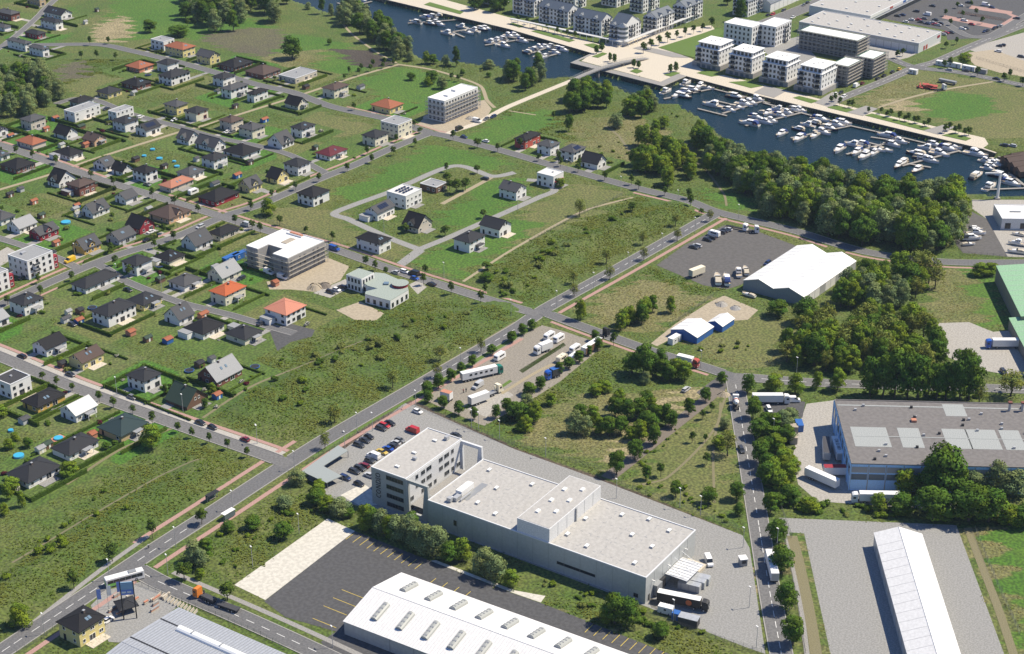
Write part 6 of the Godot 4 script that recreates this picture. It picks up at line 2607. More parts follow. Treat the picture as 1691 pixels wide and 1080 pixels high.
	if "d" in ft:
		# cross gable on the visible long side
		var dw := 3.4
		var dr := 1.5
		var dh := h + 1.1
		var s := signf(mid.z) if mid.z != 0 else 1.0
		var dep := W / 2 * 0.9
		var dt := Transform3D(turn, Vector3.ZERO) if kind != "hip" else Transform3D.IDENTITY
		if kind == "hip": dep = lb / 2; s = 1.0
		var zc := s * ((W if kind != "hip" else lb) / 2 - dep / 2 + 0.12)
		var q := dt * T(0, 0, zc) * Transform3D(Basis(Vector3.UP, PI / 2), Vector3.ZERO)
		var g := part("cross_gable", gable_walls(dep, dw, dh, dr), wm, o, q)
		part("gable_roof", gable_roof(dep, dw, dh, dr, 0.35, 0.16), rm, g)
		for y in [1.4, dh - 0.5]:
			part("window", win_mesh(1.3, 1.3, fm), null, g, Transform3D(Basis(Vector3.UP, -PI / 2 * s), Vector3(-s * (dep / 2), y, 0)))
	if "g" in ft:
		var gp := T(-la / 2 - 1.9, 0, -lb / 4) if sd % 2 else T(la / 4, 0, -lb / 2 - 2.0)
		var g := part("garage", bx(Vector3(3.6, 2.5, 5.4)), wm, o, gp * T(0, 1.25, 0))
		part("garage_roof", bx(Vector3(3.9, 0.18, 5.7)), mats["r_flatgrey"], g, T(0, 1.34, 0))
		part("garage_door", bx(Vector3(2.5, 2.0, 0.06)), mats["win_white"], g, T(0, -0.2, 2.72))
	if "t" in ft or "p" in ft:
		var tr := part("terrace_roof", bx(Vector3(3.8, 0.14, 2.6)), mats["r_flatgrey"] if "t" in ft else mats["win_dark"], o, T(0.5, 2.55, lb / 2 + 1.35))
		for x in [-1.7, 1.7]: part("post", bx(Vector3(0.14, 2.5, 0.14)), mats["white"], tr, T(x, -1.3, 1.1))
	if "r" in ft:
		part("red_canopy", bx(Vector3(la * 0.8, 0.5, 0.8)), mats["w_crimson"], o, T(0, 3.1, lb / 2 + 0.42))
	if sd % 4 != 3:
		part("terrace", bx(Vector3(minf(la, 7.0), 0.14, 3.4)), mats["path_light"] if sd % 2 else mats["pavers"], o, T(0.4, 0.1, lb / 2 + 1.75))

func make_materials() -> void:
	noise_tex("fine", 1, 0.08, 0.88, 5); noise_tex("mott", 2, 0.07, 0.86, 6); noise_tex("streak", 3, 0.05, 0.93, 5, 256, 6); noise_tex("tile", 4, 0.06, 0.76, 5)
	noise_tex("worn", 6, 0.05, 0.9, 6)
	mat("asphalt_a", Color(0.135, 0.135, 0.138), 0.9, "mott", 0.05); mat("asphalt_b", Color(0.155, 0.153, 0.152), 0.9, "mott", 0.04); mat("asphalt_c", Color(0.078, 0.078, 0.081), 0.9, "mott", 0.03)
	mat("pavers", Color(0.275, 0.273, 0.262), 0.9, "mott", 0.06); mat("pavers_tan", Color(0.26, 0.235, 0.195), 0.9, "mott", 0.05); mat("concrete", Color(0.37, 0.35, 0.315), 0.9, "mott", 0.05)
	mat("slab", Color(0.55, 0.525, 0.46), 0.9, "worn", 0.04); mat("gravel", Color(0.105, 0.1, 0.096), 0.95, "worn", 0.03); mat("sand", Color(0.37, 0.315, 0.23), 0.95, "worn", 0.04)
	mat("path_sand", Color(0.34, 0.29, 0.19), 0.95, "mott", 0.1); mat("path_light", Color(0.58, 0.52, 0.42), 0.9, "mott", 0.06); mat("path_grey", Color(0.29, 0.28, 0.265), 0.9, "mott", 0.08)
	mat("path_pink", Color(0.4, 0.245, 0.21), 0.9, "mott", 0.1); mat("bays", Color(0.4, 0.38, 0.34), 0.9, "worn", 0.08); mat("path_dull", Color(0.2, 0.18, 0.1), 0.95, "mott", 0.1); mat("lane", Color(0.17, 0.145, 0.12), 0.95, "worn", 0.08)
	mat("lawn", Color(0.095, 0.16, 0.024), 0.95, "worn", 0.06)
	var walls := {"white": [0.8, 0.8, 0.79], "cream": [0.74, 0.7, 0.55], "yellow": [0.72, 0.62, 0.27], "ochre": [0.6, 0.4, 0.1], "peach": [0.68, 0.44, 0.28], "beige": [0.58, 0.53, 0.45], "grey": [0.5, 0.52, 0.54], "crimson": [0.3, 0.02, 0.035], "brick": [0.2, 0.075, 0.055], "tan": [0.5, 0.38, 0.22], "salmon": [0.5, 0.22, 0.14], "red": [0.42, 0.08, 0.06], "wood": [0.16, 0.09, 0.055]}
	for k in walls: mat("w_" + k, Color(walls[k][0], walls[k][1], walls[k][2]), 0.85, "fine", 0.15)
	var roofs := {"dark": [0.032, 0.034, 0.04], "black": [0.017, 0.017, 0.02], "grey": [0.085, 0.087, 0.094], "light": [0.36, 0.37, 0.38], "terra": [0.36, 0.13, 0.07], "brown": [0.1, 0.07, 0.06], "maroon": [0.13, 0.025, 0.035], "orange": [0.5, 0.13, 0.05], "salmon": [0.46, 0.2, 0.13], "teal": [0.03, 0.055, 0.06], "green": [0.045, 0.075, 0.055], "flatgrey": [0.33, 0.34, 0.35], "flatwhite": [0.74, 0.74, 0.72], "flatdark": [0.06, 0.06, 0.065], "solar": [0.72, 0.73, 0.72]}
	for k in roofs: mat("r_" + k, Color(roofs[k][0], roofs[k][1], roofs[k][2]), 0.8, "tile", 0.35).metallic_specular = 0.35
	mat("r_mottled", Color(0.5, 0.2, 0.13), 0.8, "worn", 0.6)
	mat("win_white", Color(0.78, 0.78, 0.76), 0.5); mat("win_dark", Color(0.06, 0.06, 0.065), 0.5); mat("win_red", Color(0.45, 0.04, 0.04), 0.5); mat("win_grey", Color(0.3, 0.31, 0.32), 0.5)
	mat("glass", Color(0.02, 0.025, 0.03), 0.08); mat("sky_glass", Color(0.14, 0.2, 0.26), 0.06); mat("solar_cell", Color(0.018, 0.024, 0.05), 0.15)
	mat("coping", Color(0.6, 0.61, 0.62), 0.5); mat("chimney", Color(0.12, 0.09, 0.08), 0.8, "fine", 0.5); mat("galv", Color(0.42, 0.43, 0.44), 0.5, "", 0.2, 0.3); mat("plastic", Color(0.76, 0.77, 0.76), 0.4)
	mat("plastic_grey", Color(0.5, 0.5, 0.49), 0.6); mat("white", Color(0.8, 0.8, 0.79), 0.6, "fine", 0.2); mat("railing", Color(0.07, 0.08, 0.09), 0.3); mat("deck", Color(0.4, 0.35, 0.28), 0.8, "mott", 0.6)
	mat("steel_grey", Color(0.27, 0.28, 0.29), 0.5, "", 0.2, 0.2); mat("black", Color(0.02, 0.02, 0.022), 0.6); mat("rubber", Color(0.02, 0.02, 0.02), 0.9); mat("blue_paint", Color(0.03, 0.13, 0.42), 0.5, "fine", 0.4)
	mat("membrane", Color(0.4, 0.388, 0.366), 0.85, "streak", 0.04); mat("membrane_white", Color(0.82, 0.82, 0.8), 0.7, "mott", 0.05); mat("bitumen", Color(0.165, 0.155, 0.15), 0.9, "worn", 0.035); mat("bitumen_patch", Color(0.34, 0.36, 0.355), 0.8, "mott", 0.1)
	mat("clad_grey", Color(0.44, 0.46, 0.46), 0.45, "streak", 0.06, 0.1); mat("clad_office", Color(0.4, 0.41, 0.39), 0.6, "fine", 0.1); mat("clad_light", Color(0.68, 0.69, 0.7), 0.5, "fine", 0.08); mat("clad_blue", Color(0.36, 0.6, 0.88), 0.6, "streak", 0.1)
	mat("hall_white", Color(0.68, 0.68, 0.675), 0.65, "streak", 0.05); mat("rib_grey", Color(0.5, 0.5, 0.51), 0.6); mat("rib_dark", Color(0.25, 0.265, 0.29), 0.5); mat("hall_seam", Color(0.5, 0.5, 0.5), 0.6); mat("roof_metal", Color(0.42, 0.44, 0.47), 0.45, "streak", 0.05, 0.2); mat("tent_white", Color(0.82, 0.82, 0.8), 0.6, "fine", 0.1); mat("tent_wall", Color(0.2, 0.25, 0.28), 0.6, "fine", 0.1)
	mat("green_roof", Color(0.27, 0.47, 0.28), 0.6, "mott", 0.06); mat("hall_tan", Color(0.27, 0.25, 0.2), 0.7, "fine", 0.1); mat("slate", Color(0.105, 0.13, 0.165), 0.55, "tile", 0.2); mat("block_grey", Color(0.34, 0.33, 0.32), 0.85, "mott", 0.15)
	mat("white_wall", Color(0.8, 0.8, 0.79), 0.8, "fine", 0.1); mat("net_green", Color(0.04, 0.12, 0.08), 0.8); mat("glass_blue", Color(0.1, 0.13, 0.15), 0.12); mat("kinder_roof", Color(0.32, 0.37, 0.33), 0.8, "mott", 0.08)

func box_at(o: Node3D, called: String, p: Vector3, s: Vector3, m: String) -> MeshInstance3D:
	return part(called, bx(s), mats[m], o, T(p.x, p.y, p.z))

func gable_hall(called: String, label: String, d: Array, h: float, rise: float, along_a: bool, wm: String, rm: String, seam: float, wall_step := 6.0) -> Node3D:
	var o := thing(called, label, "hall", Vector3(d[0], 0, d[1]), deg_to_rad(90.0 - d[4]))
	var L: float = d[2] if along_a else d[3]; var W: float = d[3] if along_a else d[2]
	var t := Transform3D(Basis.IDENTITY if along_a else Basis(Vector3.UP, PI / 2), Vector3.ZERO)
	part("wall", gable_walls(L, W, h, rise), mats[wm], o, t)
	var r := part("roof", gable_roof(L, W, h, rise, 0.25, 0.15), mats[rm], o, t)
	if seam > 0:
		var sl := atan2(rise, W / 2)
		var len := (W / 2 + 0.25) / cos(sl)
		for i in range(1, int(L / seam)):
			for s in [-1, 1]:
				part("roof_seam", bx(Vector3(0.12, 0.07, len)), mats["hall_seam"], r, Transform3D(Basis(Vector3.RIGHT, sl * s), Vector3(-L / 2 + i * seam, h + rise / 2 + 0.06, s * W / 4)))
	for s in [-1, 1]:
		for i in range(1, int(L / wall_step)): part("wall_joint", bx(Vector3(0.16, h - 0.4, 0.06)), mats["steel_grey"], o, t * T(-L / 2 + i * wall_step, h / 2 - 0.1, s * (W / 2 + 0.03)))
	return o

func make_office() -> void:
	var d: Array = BB.office
	var o := block("office_building", "four-storey office block lettered CONDIO with slanted portal frames", "office", d, 13.7, mats["clad_office"], mats["membrane"], mats["coping"])
	var la: float = d[2]; var lb: float = d[3]
	# bright court side
	part("court_wall", bx(Vector3(la - 0.2, 13.6, 0.2)), mats["clad_light"], o, T(0, 6.8, lb / 2 + 0.1))
	for y in [1.9, 5.2, 8.6, 12.0]:
		for k in 3: window(o, 1, la, lb, 0.2 + k * 2.35, y, 2.3, 1.6, "win_dark")
		for k in 9:
			if (k * 3 + int(y)) % 4 == 0: continue
			part("window", win_mesh([2.8, 1.5, 2.2][k % 3], 1.7, "win_grey"), null, o, T(-la / 2 + 2.4 + k * 3.4, y, lb / 2 + 0.21))
		win_row(o, 2, la, lb, y, 2.2, 1.6, 3.0, "win_dark"); win_row(o, 3, la, lb, y, 2.2, 1.6, 3.0, "win_dark")
	roof_lights(o, la, lb, 13.75, 3, 1, 1.2)
	box_at(o, "roof_unit", Vector3(la / 2 - 3, 14.5, 3), Vector3(1.6, 1.3, 1.2), "galv"); box_at(o, "roof_unit", Vector3(-4, 14.3, 2), Vector3(1.0, 0.9, 1.4), "galv")
	var tm := TextMesh.new()
	tm.text = "CONDIO"; tm.font_size = 16; tm.pixel_size = 0.16; tm.depth = 0.12; tm.font = font()
	part("lettering", tm, mats["black"], o, face(1, la, lb) * Transform3D(Basis(Vector3.BACK, PI / 2), Vector3(-lb / 2 + 2.9, 7.9, 0.1)))
	# slanted portal frames that bridge the court to the hall
	for s in [-1, 1]:
		var b := MB.new()
		var x = s * (la / 2 - 0.5)
		var W := 8.6
		var z0 := lb / 2 + 0.2
		for q in [[Vector2(z0, 12.6), Vector2(z0 + W, 12.6), Vector2(z0 + W, 13.7), Vector2(z0, 13.7)], [Vector2(z0 + W - 2.6, 0), Vector2(z0 + W + 0.6, 0), Vector2(z0 + W, 12.6), Vector2(z0 + W - 1.4, 12.6)], [Vector2(z0, 0), Vector2(z0 + 0.9, 0), Vector2(z0 + 0.6, 12.6), Vector2(z0, 12.6)], [Vector2(z0 + 0.9, 0), Vector2(z0 + W - 2.6, 0), Vector2(z0 + W - 2.5, 1.6), Vector2(z0 + 0.9, 1.6)]]:
			var f := []; var g := []
			for e in q: f.append(Vector3(x + 0.45, e.y, e.x)); g.append(Vector3(x - 0.45, e.y, e.x))
			b.quad(f[3], f[2], f[1], f[0]); b.quad(g[0], g[1], g[2], g[3])
			for i in 4: b.quad(f[i], f[(i + 1) % 4], g[(i + 1) % 4], g[i])
		part("portal_frame", b.mesh(), mats["clad_office"] if s < 0 else mats["clad_light"], o)
	var st := MB.new()
	for i in 12: st.box(Vector3(-la / 2 + 4 + i * 0.5, 0.3 + i * 0.32, lb / 2 + 2.6), Vector3(0.5, 0.12, 1.4))
	part("outside_stair", st.mesh(), mats["galv"], o)
	box_at(o, "roof_terrace", Vector3(0, 3.2, lb / 2 + 4.3), Vector3(la - 4, 0.3, 7.6), "path_grey")
	# production hall
	d = BB.hall
	var hall := block("production_hall", "long grey production hall with flat pale roof and skylight boxes", "factory", d, 9.3, mats["clad_grey"], mats["membrane"], mats["coping"])
	la = d[2]; lb = d[3]
	for i in range(1, 14):
		part("cladding_joint", bx(Vector3(0.05, 9.0, 0.1)), mats["steel_grey"], hall, T(-la / 2 - 0.01, 4.5, -lb / 2 + i * lb / 14))
		if i < 6: part("cladding_joint", bx(Vector3(0.1, 9.0, 0.05)), mats["steel_grey"], hall, T(-la / 2 + i * la / 6, 4.5, lb / 2 + 0.01))
	for i in 9:
		for j in 3:
			if i == 4 or (i + j) % 4 == 3: continue
			var r := part("roof_light", bx(Vector3(1.8, 0.5, 1.2)), mats["galv"], hall, T(-la / 2 + 5 + j * 11 + (i % 2) * 2.5, 9.62, -lb / 2 + 6 + i * 8.6))
			part("dome", bx(Vector3(1.6, 0.25, 1.0)), mats["plastic"], r, T(0, 0.32, 0))
	window(hall, 1, la, lb, 16.0, 3.6, 14.0, 1.0, "win_dark", "ribbon_window"); window(hall, 1, la, lb, -30.0, 4.5, 1.2, 2.0, "win_dark"); window(hall, 1, la, lb, 37.5, 2.0, 1.6, 1.4, "win_dark")
	window(hall, 0, la, lb, -la / 2 + 2.2, 1.3, 1.1, 2.2, "win_dark", "door")
	var sm := MB.new()
	for i in 11:
		for j in 26:
			if i < 4: sm.box(Vector3(-la / 2 + 4 + i * 8, 9.4, -lb / 2 + 2 + j * 3.1), Vector3(0.16, 0.03, 1.0))
			if j < 10: sm.box(Vector3(-la / 2 + 2 + j * 3.1, 9.41, -lb / 2 + 3.5 + i * 7.4), Vector3(1.0, 0.03, 0.16))
	part("roof_seam", sm.mesh(), mats["steel_grey"], hall)
	var plant := box_at(hall, "air_handler", Vector3(-5, 10.6, -lb / 2 + 7), Vector3(7, 2.0, 2.4), "white")
	box_at(plant, "duct", Vector3(-5.2, -0.4, 0.6), Vector3(3.2, 1.2, 1.6), "galv"); box_at(plant, "fan_unit", Vector3(-7.6, -0.3, -0.6), Vector3(1.6, 1.4, 1.6), "galv"); box_at(plant, "pipe_run", Vector3(-3.0, -0.5, 2.4), Vector3(6.0, 0.5, 0.5), "galv")
	box_at(hall, "roof_mat", Vector3(-3, 9.42, -lb / 2 + 9.6), Vector3(12, 0.06, 2.4), "steel_grey")
	var rd: Array = BB.raised
	var dz := Vector2(rd[0] - d[0], rd[1] - d[1]).rotated(-deg_to_rad(90.0 - d[4]) * -1.0)
	var ro := part("raised_block", bx(Vector3(la - 0.6, 5.2, rd[3])), mats["clad_light"], hall, T(0, 11.9, dz.y))
	part("raised_roof", bx(Vector3(la - 1.2, 0.1, rd[3] - 0.6)), mats["membrane"], ro, T(0, 2.64, 0))
	for i in range(1, 6): part("cladding_joint", bx(Vector3(0.1, 5.0, 0.05)), mats["steel_grey"], ro, T(-la / 2 + i * la / 6, 0, rd[3] / 2 + 0.02))
	for i in 3:
		for j in 2: part("roof_light", bx(Vector3(1.8, 0.5, 1.1)), mats["plastic"], ro, T(-9 + i * 8 + j * 3, 2.95, -2.5 + j * 5))
	var lad := MB.new()
	for i in 14: lad.box(Vector3(0, -2.4 + i * 0.36, rd[3] / 2 + 0.3), Vector3(0.7, 0.06, 0.5))
	for s in [-1, 1]: lad.box(Vector3(s * 0.35, 0.2, rd[3] / 2 + 0.3), Vector3(0.07, 5.2, 0.07))
	part("ladder", lad.mesh(), mats["galv"], ro)
	# loading end
	var can := box_at(hall, "canopy", Vector3(1.5, 4.3, lb / 2 + 4.0), Vector3(11, 0.2, 7.6), "coping")
	for i in 8: box_at(can, "canopy_rib", Vector3(-5 + i * 1.43, 0.14, 0), Vector3(0.12, 0.1, 7.6), "galv")
	for x in [-4.5, 0.0, 4.5]:
		var rb := MB.new(); rb.tube(Vector3(x, 0.1, 2.5), Vector3(x, 3.0, -3.6), 0.09, 0.09, 5); part("canopy_stay", rb.mesh(), mats["white"], can)
	box_at(hall, "dock_shelter", Vector3(-9.5, 2.4, lb / 2 + 0.7), Vector3(3.4, 3.6, 1.4), "steel_grey"); box_at(hall, "dock_shelter", Vector3(-6, 2.4, lb / 2 + 0.5), Vector3(2.6, 3.2, 1.0), "black")
	box_at(hall, "loading_ramp", Vector3(9.5, 0.6, lb / 2 + 3.2), Vector3(5, 1.2, 6.4), "path_light")
	for x in [-12.0, -2.0, 9.0]: box_at(hall, "wall_lamp", Vector3(x, 6.4, lb / 2 + 0.5), Vector3(0.3, 0.25, 1.0), "white")
	# carport
	var p := p2(MP.carport)
	var b := MB.new(); b.prism(p, 2.5, 2.75, true)
	var c := thing("carport", "L-shaped open carport with corrugated grey-green roof by the office", "carport")
	part("roof", b.mesh(), mat("carport_roof", Color(0.3, 0.33, 0.32), 0.5, "streak", 0.3), c)
	for q in [p[0], p[1], p[2], p[3], p[4], p[5]]: part("post", bx(Vector3(0.2, 2.5, 0.2)), mats["steel_grey"], c, T(lerpf(q.x, p[3].x, 0.04), 1.25, lerpf(q.y, p[3].y, 0.04)))

func font() -> Font:
	var f := SystemFont.new(); f.font_names = PackedStringArray(["Droid Sans"])
	return f

func text_on(o: Node3D, s: String, size: float, m: String, at: Transform3D) -> void:
	var tm := TextMesh.new()
	tm.text = s; tm.font_size = 16; tm.pixel_size = size / 16.0; tm.depth = 0.03; tm.font = font()
	part("lettering", tm, mats[m], o, at)

func barrel_light(o: Node3D, at: Transform3D, L: float, w: float) -> void:
	var b := MB.new()
	var k := 6
	for i in k:
		var a0 := PI * i / k; var a1 := PI * (i + 1) / k
		var y0 := sin(a0) * w * 0.42; var y1 := sin(a1) * w * 0.42; var x0 := -cos(a0) * w / 2; var x1 := -cos(a1) * w / 2
		b.quad(Vector3(x0, y0, L / 2), Vector3(x1, y1, L / 2), Vector3(x1, y1, -L / 2), Vector3(x0, y0, -L / 2))
		b.tri(Vector3(0, 0, L / 2), Vector3(x1, y1, L / 2), Vector3(x0, y0, L / 2)); b.tri(Vector3(0, 0, -L / 2), Vector3(x0, y0, -L / 2), Vector3(x1, y1, -L / 2))
	var r := part("barrel_skylight", b.mesh(), mats["barrel"], o, at)
	for i in 4: part("skylight_vent", bx(Vector3(w * 0.5, 0.12, 0.5)), mats["steel_grey"], r, T(0, w * 0.4, (i - 1.5) * L / 4))

func make_halls() -> void:
	mat("barrel", Color(0.34, 0.35, 0.33), 0.3)
	var o := gable_hall("warehouse", "large white gabled warehouse with barrel skylights beside the asphalt lot", BB.white_hall, 4.8, 3.2, false, "clad_grey", "hall_white", 0.0, 8.5)
	var d: Array = BB.white_hall
	var sl := atan2(3.2, d[2] / 2)
	for i in 12:
		for s in [-1, 1]:
			# ridge runs along z here; slopes face +x and -x
			var at := Transform3D(Basis(Vector3.UP, PI / 2), Vector3.ZERO) * Transform3D(Basis(Vector3.RIGHT, sl * s), Vector3(d[3] / 2 - 8 - i * 9.0, 4.8 + 1.6 + 0.08, s * d[2] / 4))
			barrel_light(o, at, 7.0, 2.4)
	var ru := MB.new()
	for i in 110:
		for s in [-1, 1]: ru.box(Vector3.ZERO, Vector3(0.14, 0.06, d[2] / 2), Transform3D(Basis(Vector3.UP, PI / 2), Vector3.ZERO) * Transform3D(Basis(Vector3.RIGHT, sl * s), Vector3(d[3] / 2 - 0.5 - i, 4.8 + 1.6 + 0.06, s * d[2] / 4)))
	part("roof_rib", ru.mesh(), mats["rib_grey"], o)
	# metal hall
	d = BB.metal_hall
	o = gable_hall("builders_hall", "grey standing-seam metal hall with a white ridge skylight", d, 6.4, 1.6, false, "clad_grey", "roof_metal", 0.0)
	sl = atan2(1.6, d[2] / 2)
	ru = MB.new()
	for i in 75:
		for s in [-1, 1]: ru.box(Vector3.ZERO, Vector3(0.3, 0.1, d[2] / 2), Transform3D(Basis(Vector3.UP, PI / 2), Vector3.ZERO) * Transform3D(Basis(Vector3.RIGHT, sl * s), Vector3(-d[3] / 2 + 0.6 + i * 1.06, 6.4 + 0.8 + 0.06, s * d[2] / 4)))
	part("roof_rib", ru.mesh(), mats["rib_dark"], o)
	var inv := o.transform.affine_inverse()
	var ra: Vector3 = inv * Vector3(MP.ridge_light[0], 0, MP.ridge_light[1])
	barrel_light(o, T(ra.x, 6.55 + 1.6 * (1.0 - absf(ra.x) / (d[2] / 2)), ra.z + 22.0), 44.0, 2.6)
	(o.get_node("barrel_skylight") as MeshInstance3D).material_override = mats["plastic"]
	for q in [MP.gutter1, MP.gutter2]:
		var ga: Vector3 = inv * Vector3(q[0], 0, q[1])
		part("roof_gutter", bx(Vector3(0.5, 0.1, d[3])), mats["black"], o, T(ga.x, 6.5 + 1.6 * (1.0 - absf(ga.x) / (d[2] / 2)), 0))
	mats["barrel_white"] = mats["plastic"]
	# long hall at right
	gable_hall("storage_hall", "long white gabled storage hall standing alone on grey paving", BB.right_hall, 5.0, 2.4, true, "clad_grey", "hall_white", 4.6, 5.0)
	# blue factory
	d = BB.factory
	o = block("factory_building", "wide factory with patched dark flat roof and pale blue walls", "factory", d, 10.3, mats["clad_blue"], mats["bitumen"], mats["bitumen"])
	var la: float = d[2]; var lb: float = d[3]
	for r in [[-13, 5.2, 14, 12.5], [-13, 19, 14, 7.5], [-13, 35, 14, 8.5], [-13, 44, 14, 10.5], [-13, 54, 14, 7], [-11, 84, 13, 8], [8.0, 38, 9, 7.5]]:
		part("roof_patch", bx(Vector3(r[2], 0.04, r[3])), mats["bitumen_patch"], o, T(r[0] + 9.0, 10.42, -lb / 2 + r[1] + 4.0))
	part("roof_strip", bx(Vector3(0.8, 0.05, lb - 1)), mats["bitumen_patch"], o, T(la / 2 - 4, 10.44, 0)); part("roof_strip", bx(Vector3(0.5, 0.05, lb - 8)), mats["bitumen_patch"], o, T(-3.6, 10.47, 0)); part("roof_strip", bx(Vector3(la - 6, 0.05, 0.8)), mats["bitumen_patch"], o, T(-3, 10.5, lb / 2 - 26))
	rng.seed = 77
	for i in 26: part("roof_vent", bx(Vector3(0.7, 0.8, 0.9)), mats["galv"] if i % 3 else mats["black"], o, T(rng.randf_range(-la / 2 + 3, la / 2 - 3), 10.8, rng.randf_range(-lb / 2 + 3, lb / 2 - 10)))
	for z in [14.0, 18.5]:
		var ch := MB.new(); ch.tube(Vector3.ZERO, Vector3(0, 3.4, 0), 0.5, 0.5, 10)
		var cn := part("flue", ch.mesh(), mats["galv"], o, T(la / 2 - 5.5, 10.4, z)); part("flue_cap", bx(Vector3(1.4, 0.5, 1.4)), mats["w_brick"], cn, T(0, 3.4, 0))
	box_at(o, "roof_hatch", Vector3(8, 10.8, -lb / 2 + 26), Vector3(1.8, 0.9, 1.8), "w_salmon")
	for side in [1, 3]:
		var n := 16
		for i in n:
			var x := -lb / 2 + lb * (i + 0.5) / n
			for y in [8.2, 5.4]: part("window_band", bx(Vector3(lb / n - 0.6, 2.2, 0.1)), mats["glass_blue"] if y < 6 else mats["steel_grey"], o, face(side, la, lb) * T(x, y, 0.02))
			part("pier", bx(Vector3(0.3, 10.0, 0.14)), mats["steel_grey"], o, face(side, la, lb) * T(-lb / 2 + lb * i / n, 5.0, 0.04))
	for i in 8: part("window_band", bx(Vector3(4.6, 3.2, 0.1)), mats["glass_blue"], o, face(2, la, lb) * T(-la / 2 + la * (i + 0.5) / 8, 6.4, 0.02)); 
	for i in 9: part("pier", bx(Vector3(0.3, 10.0, 0.3)), mats["clad_blue"], o, face(2, la, lb) * T(-la / 2 + la * i / 8, 5.0, 0.12))
	# green roofed halls
	for k in ["green_hall", "green_hall2"]:
		d = BB[k]
		var hh := 7.4 if k == "green_hall" else 5.2
		o = gable_hall("green_warehouse", "tall tan warehouse with pale green sheet roof" if hh > 6 else "lower green-roofed annex beside the tall tan warehouse", d, hh, 2.4, true, "hall_tan", "green_roof", 5.0)
	# twin storage tents
	d = BB.tents
	var r0 := deg_to_rad(90.0 - d[4])
	o = thing("storage_tent", "white twin-gabled storage tent with dark walls by the gravel lot", "tent", Vector3(d[0], 0, d[1]), r0)
	for s in [-1, 1]:
		var W: float = d[3] / 2
		part("wall", gable_walls(d[2], W - 0.02, 4.4, 2.4), mats["tent_wall"], o, T(0, 0, s * W / 2))
		var rf := part("roof", gable_roof(d[2], W, 4.4, 2.4, 0.15, 0.12), mats["tent_white"], o, T(0, 0, s * W / 2))
		sl = atan2(2.4, W / 2)
		for i in range(1, 10):
			for e in [-1, 1]: part("roof_seam", bx(Vector3(0.1, 0.05, W / 2 / cos(sl))), mats["hall_seam"], rf, Transform3D(Basis(Vector3.RIGHT, sl * e), Vector3(-d[2] / 2 + i * d[2] / 10, 5.66, e * W / 4)))
	for i in 10: part("wall_panel", bx(Vector3(d[2] / 10 - 0.25, 4.0, 0.08)), mats["hall_white"] if i % 3 else mats["galv"], o, T(-d[2] / 2 + (i + 0.5) * d[2] / 10, 2.1, d[3] / 2 + 0.03))
	gable_hall("tent_shed", "small white tent-roofed shed with blue walls near the lane", BB.shed1, 3.0, 1.9, true, "blue_paint", "tent_white", 4.0)
	gable_hall("tent_shed", "smaller white tent-roofed shed behind the blue-walled one", BB.shed2, 2.8, 1.5, true, "blue_paint", "tent_white", 4.0)
	# boat hall
	d = BB.boathall
	o = block("boat_hall", "white flat-roofed boat hall beside the marina yard", "hall", d, 5.3, mats["clad_light"], mats["hall_white"], mats["coping"])
	for i in 3: box_at(o, "roof_light", Vector3(0, 5.6, -d[3] / 2 + 8 + i * 7), Vector3(0.8, 0.4, 5), "steel_grey")
	for i in 4: window(o, 1, d[2], d[3], -d[3] / 2 + 3 + i * 7, 2.0, 2.6, 2.8, "win_dark", "door")

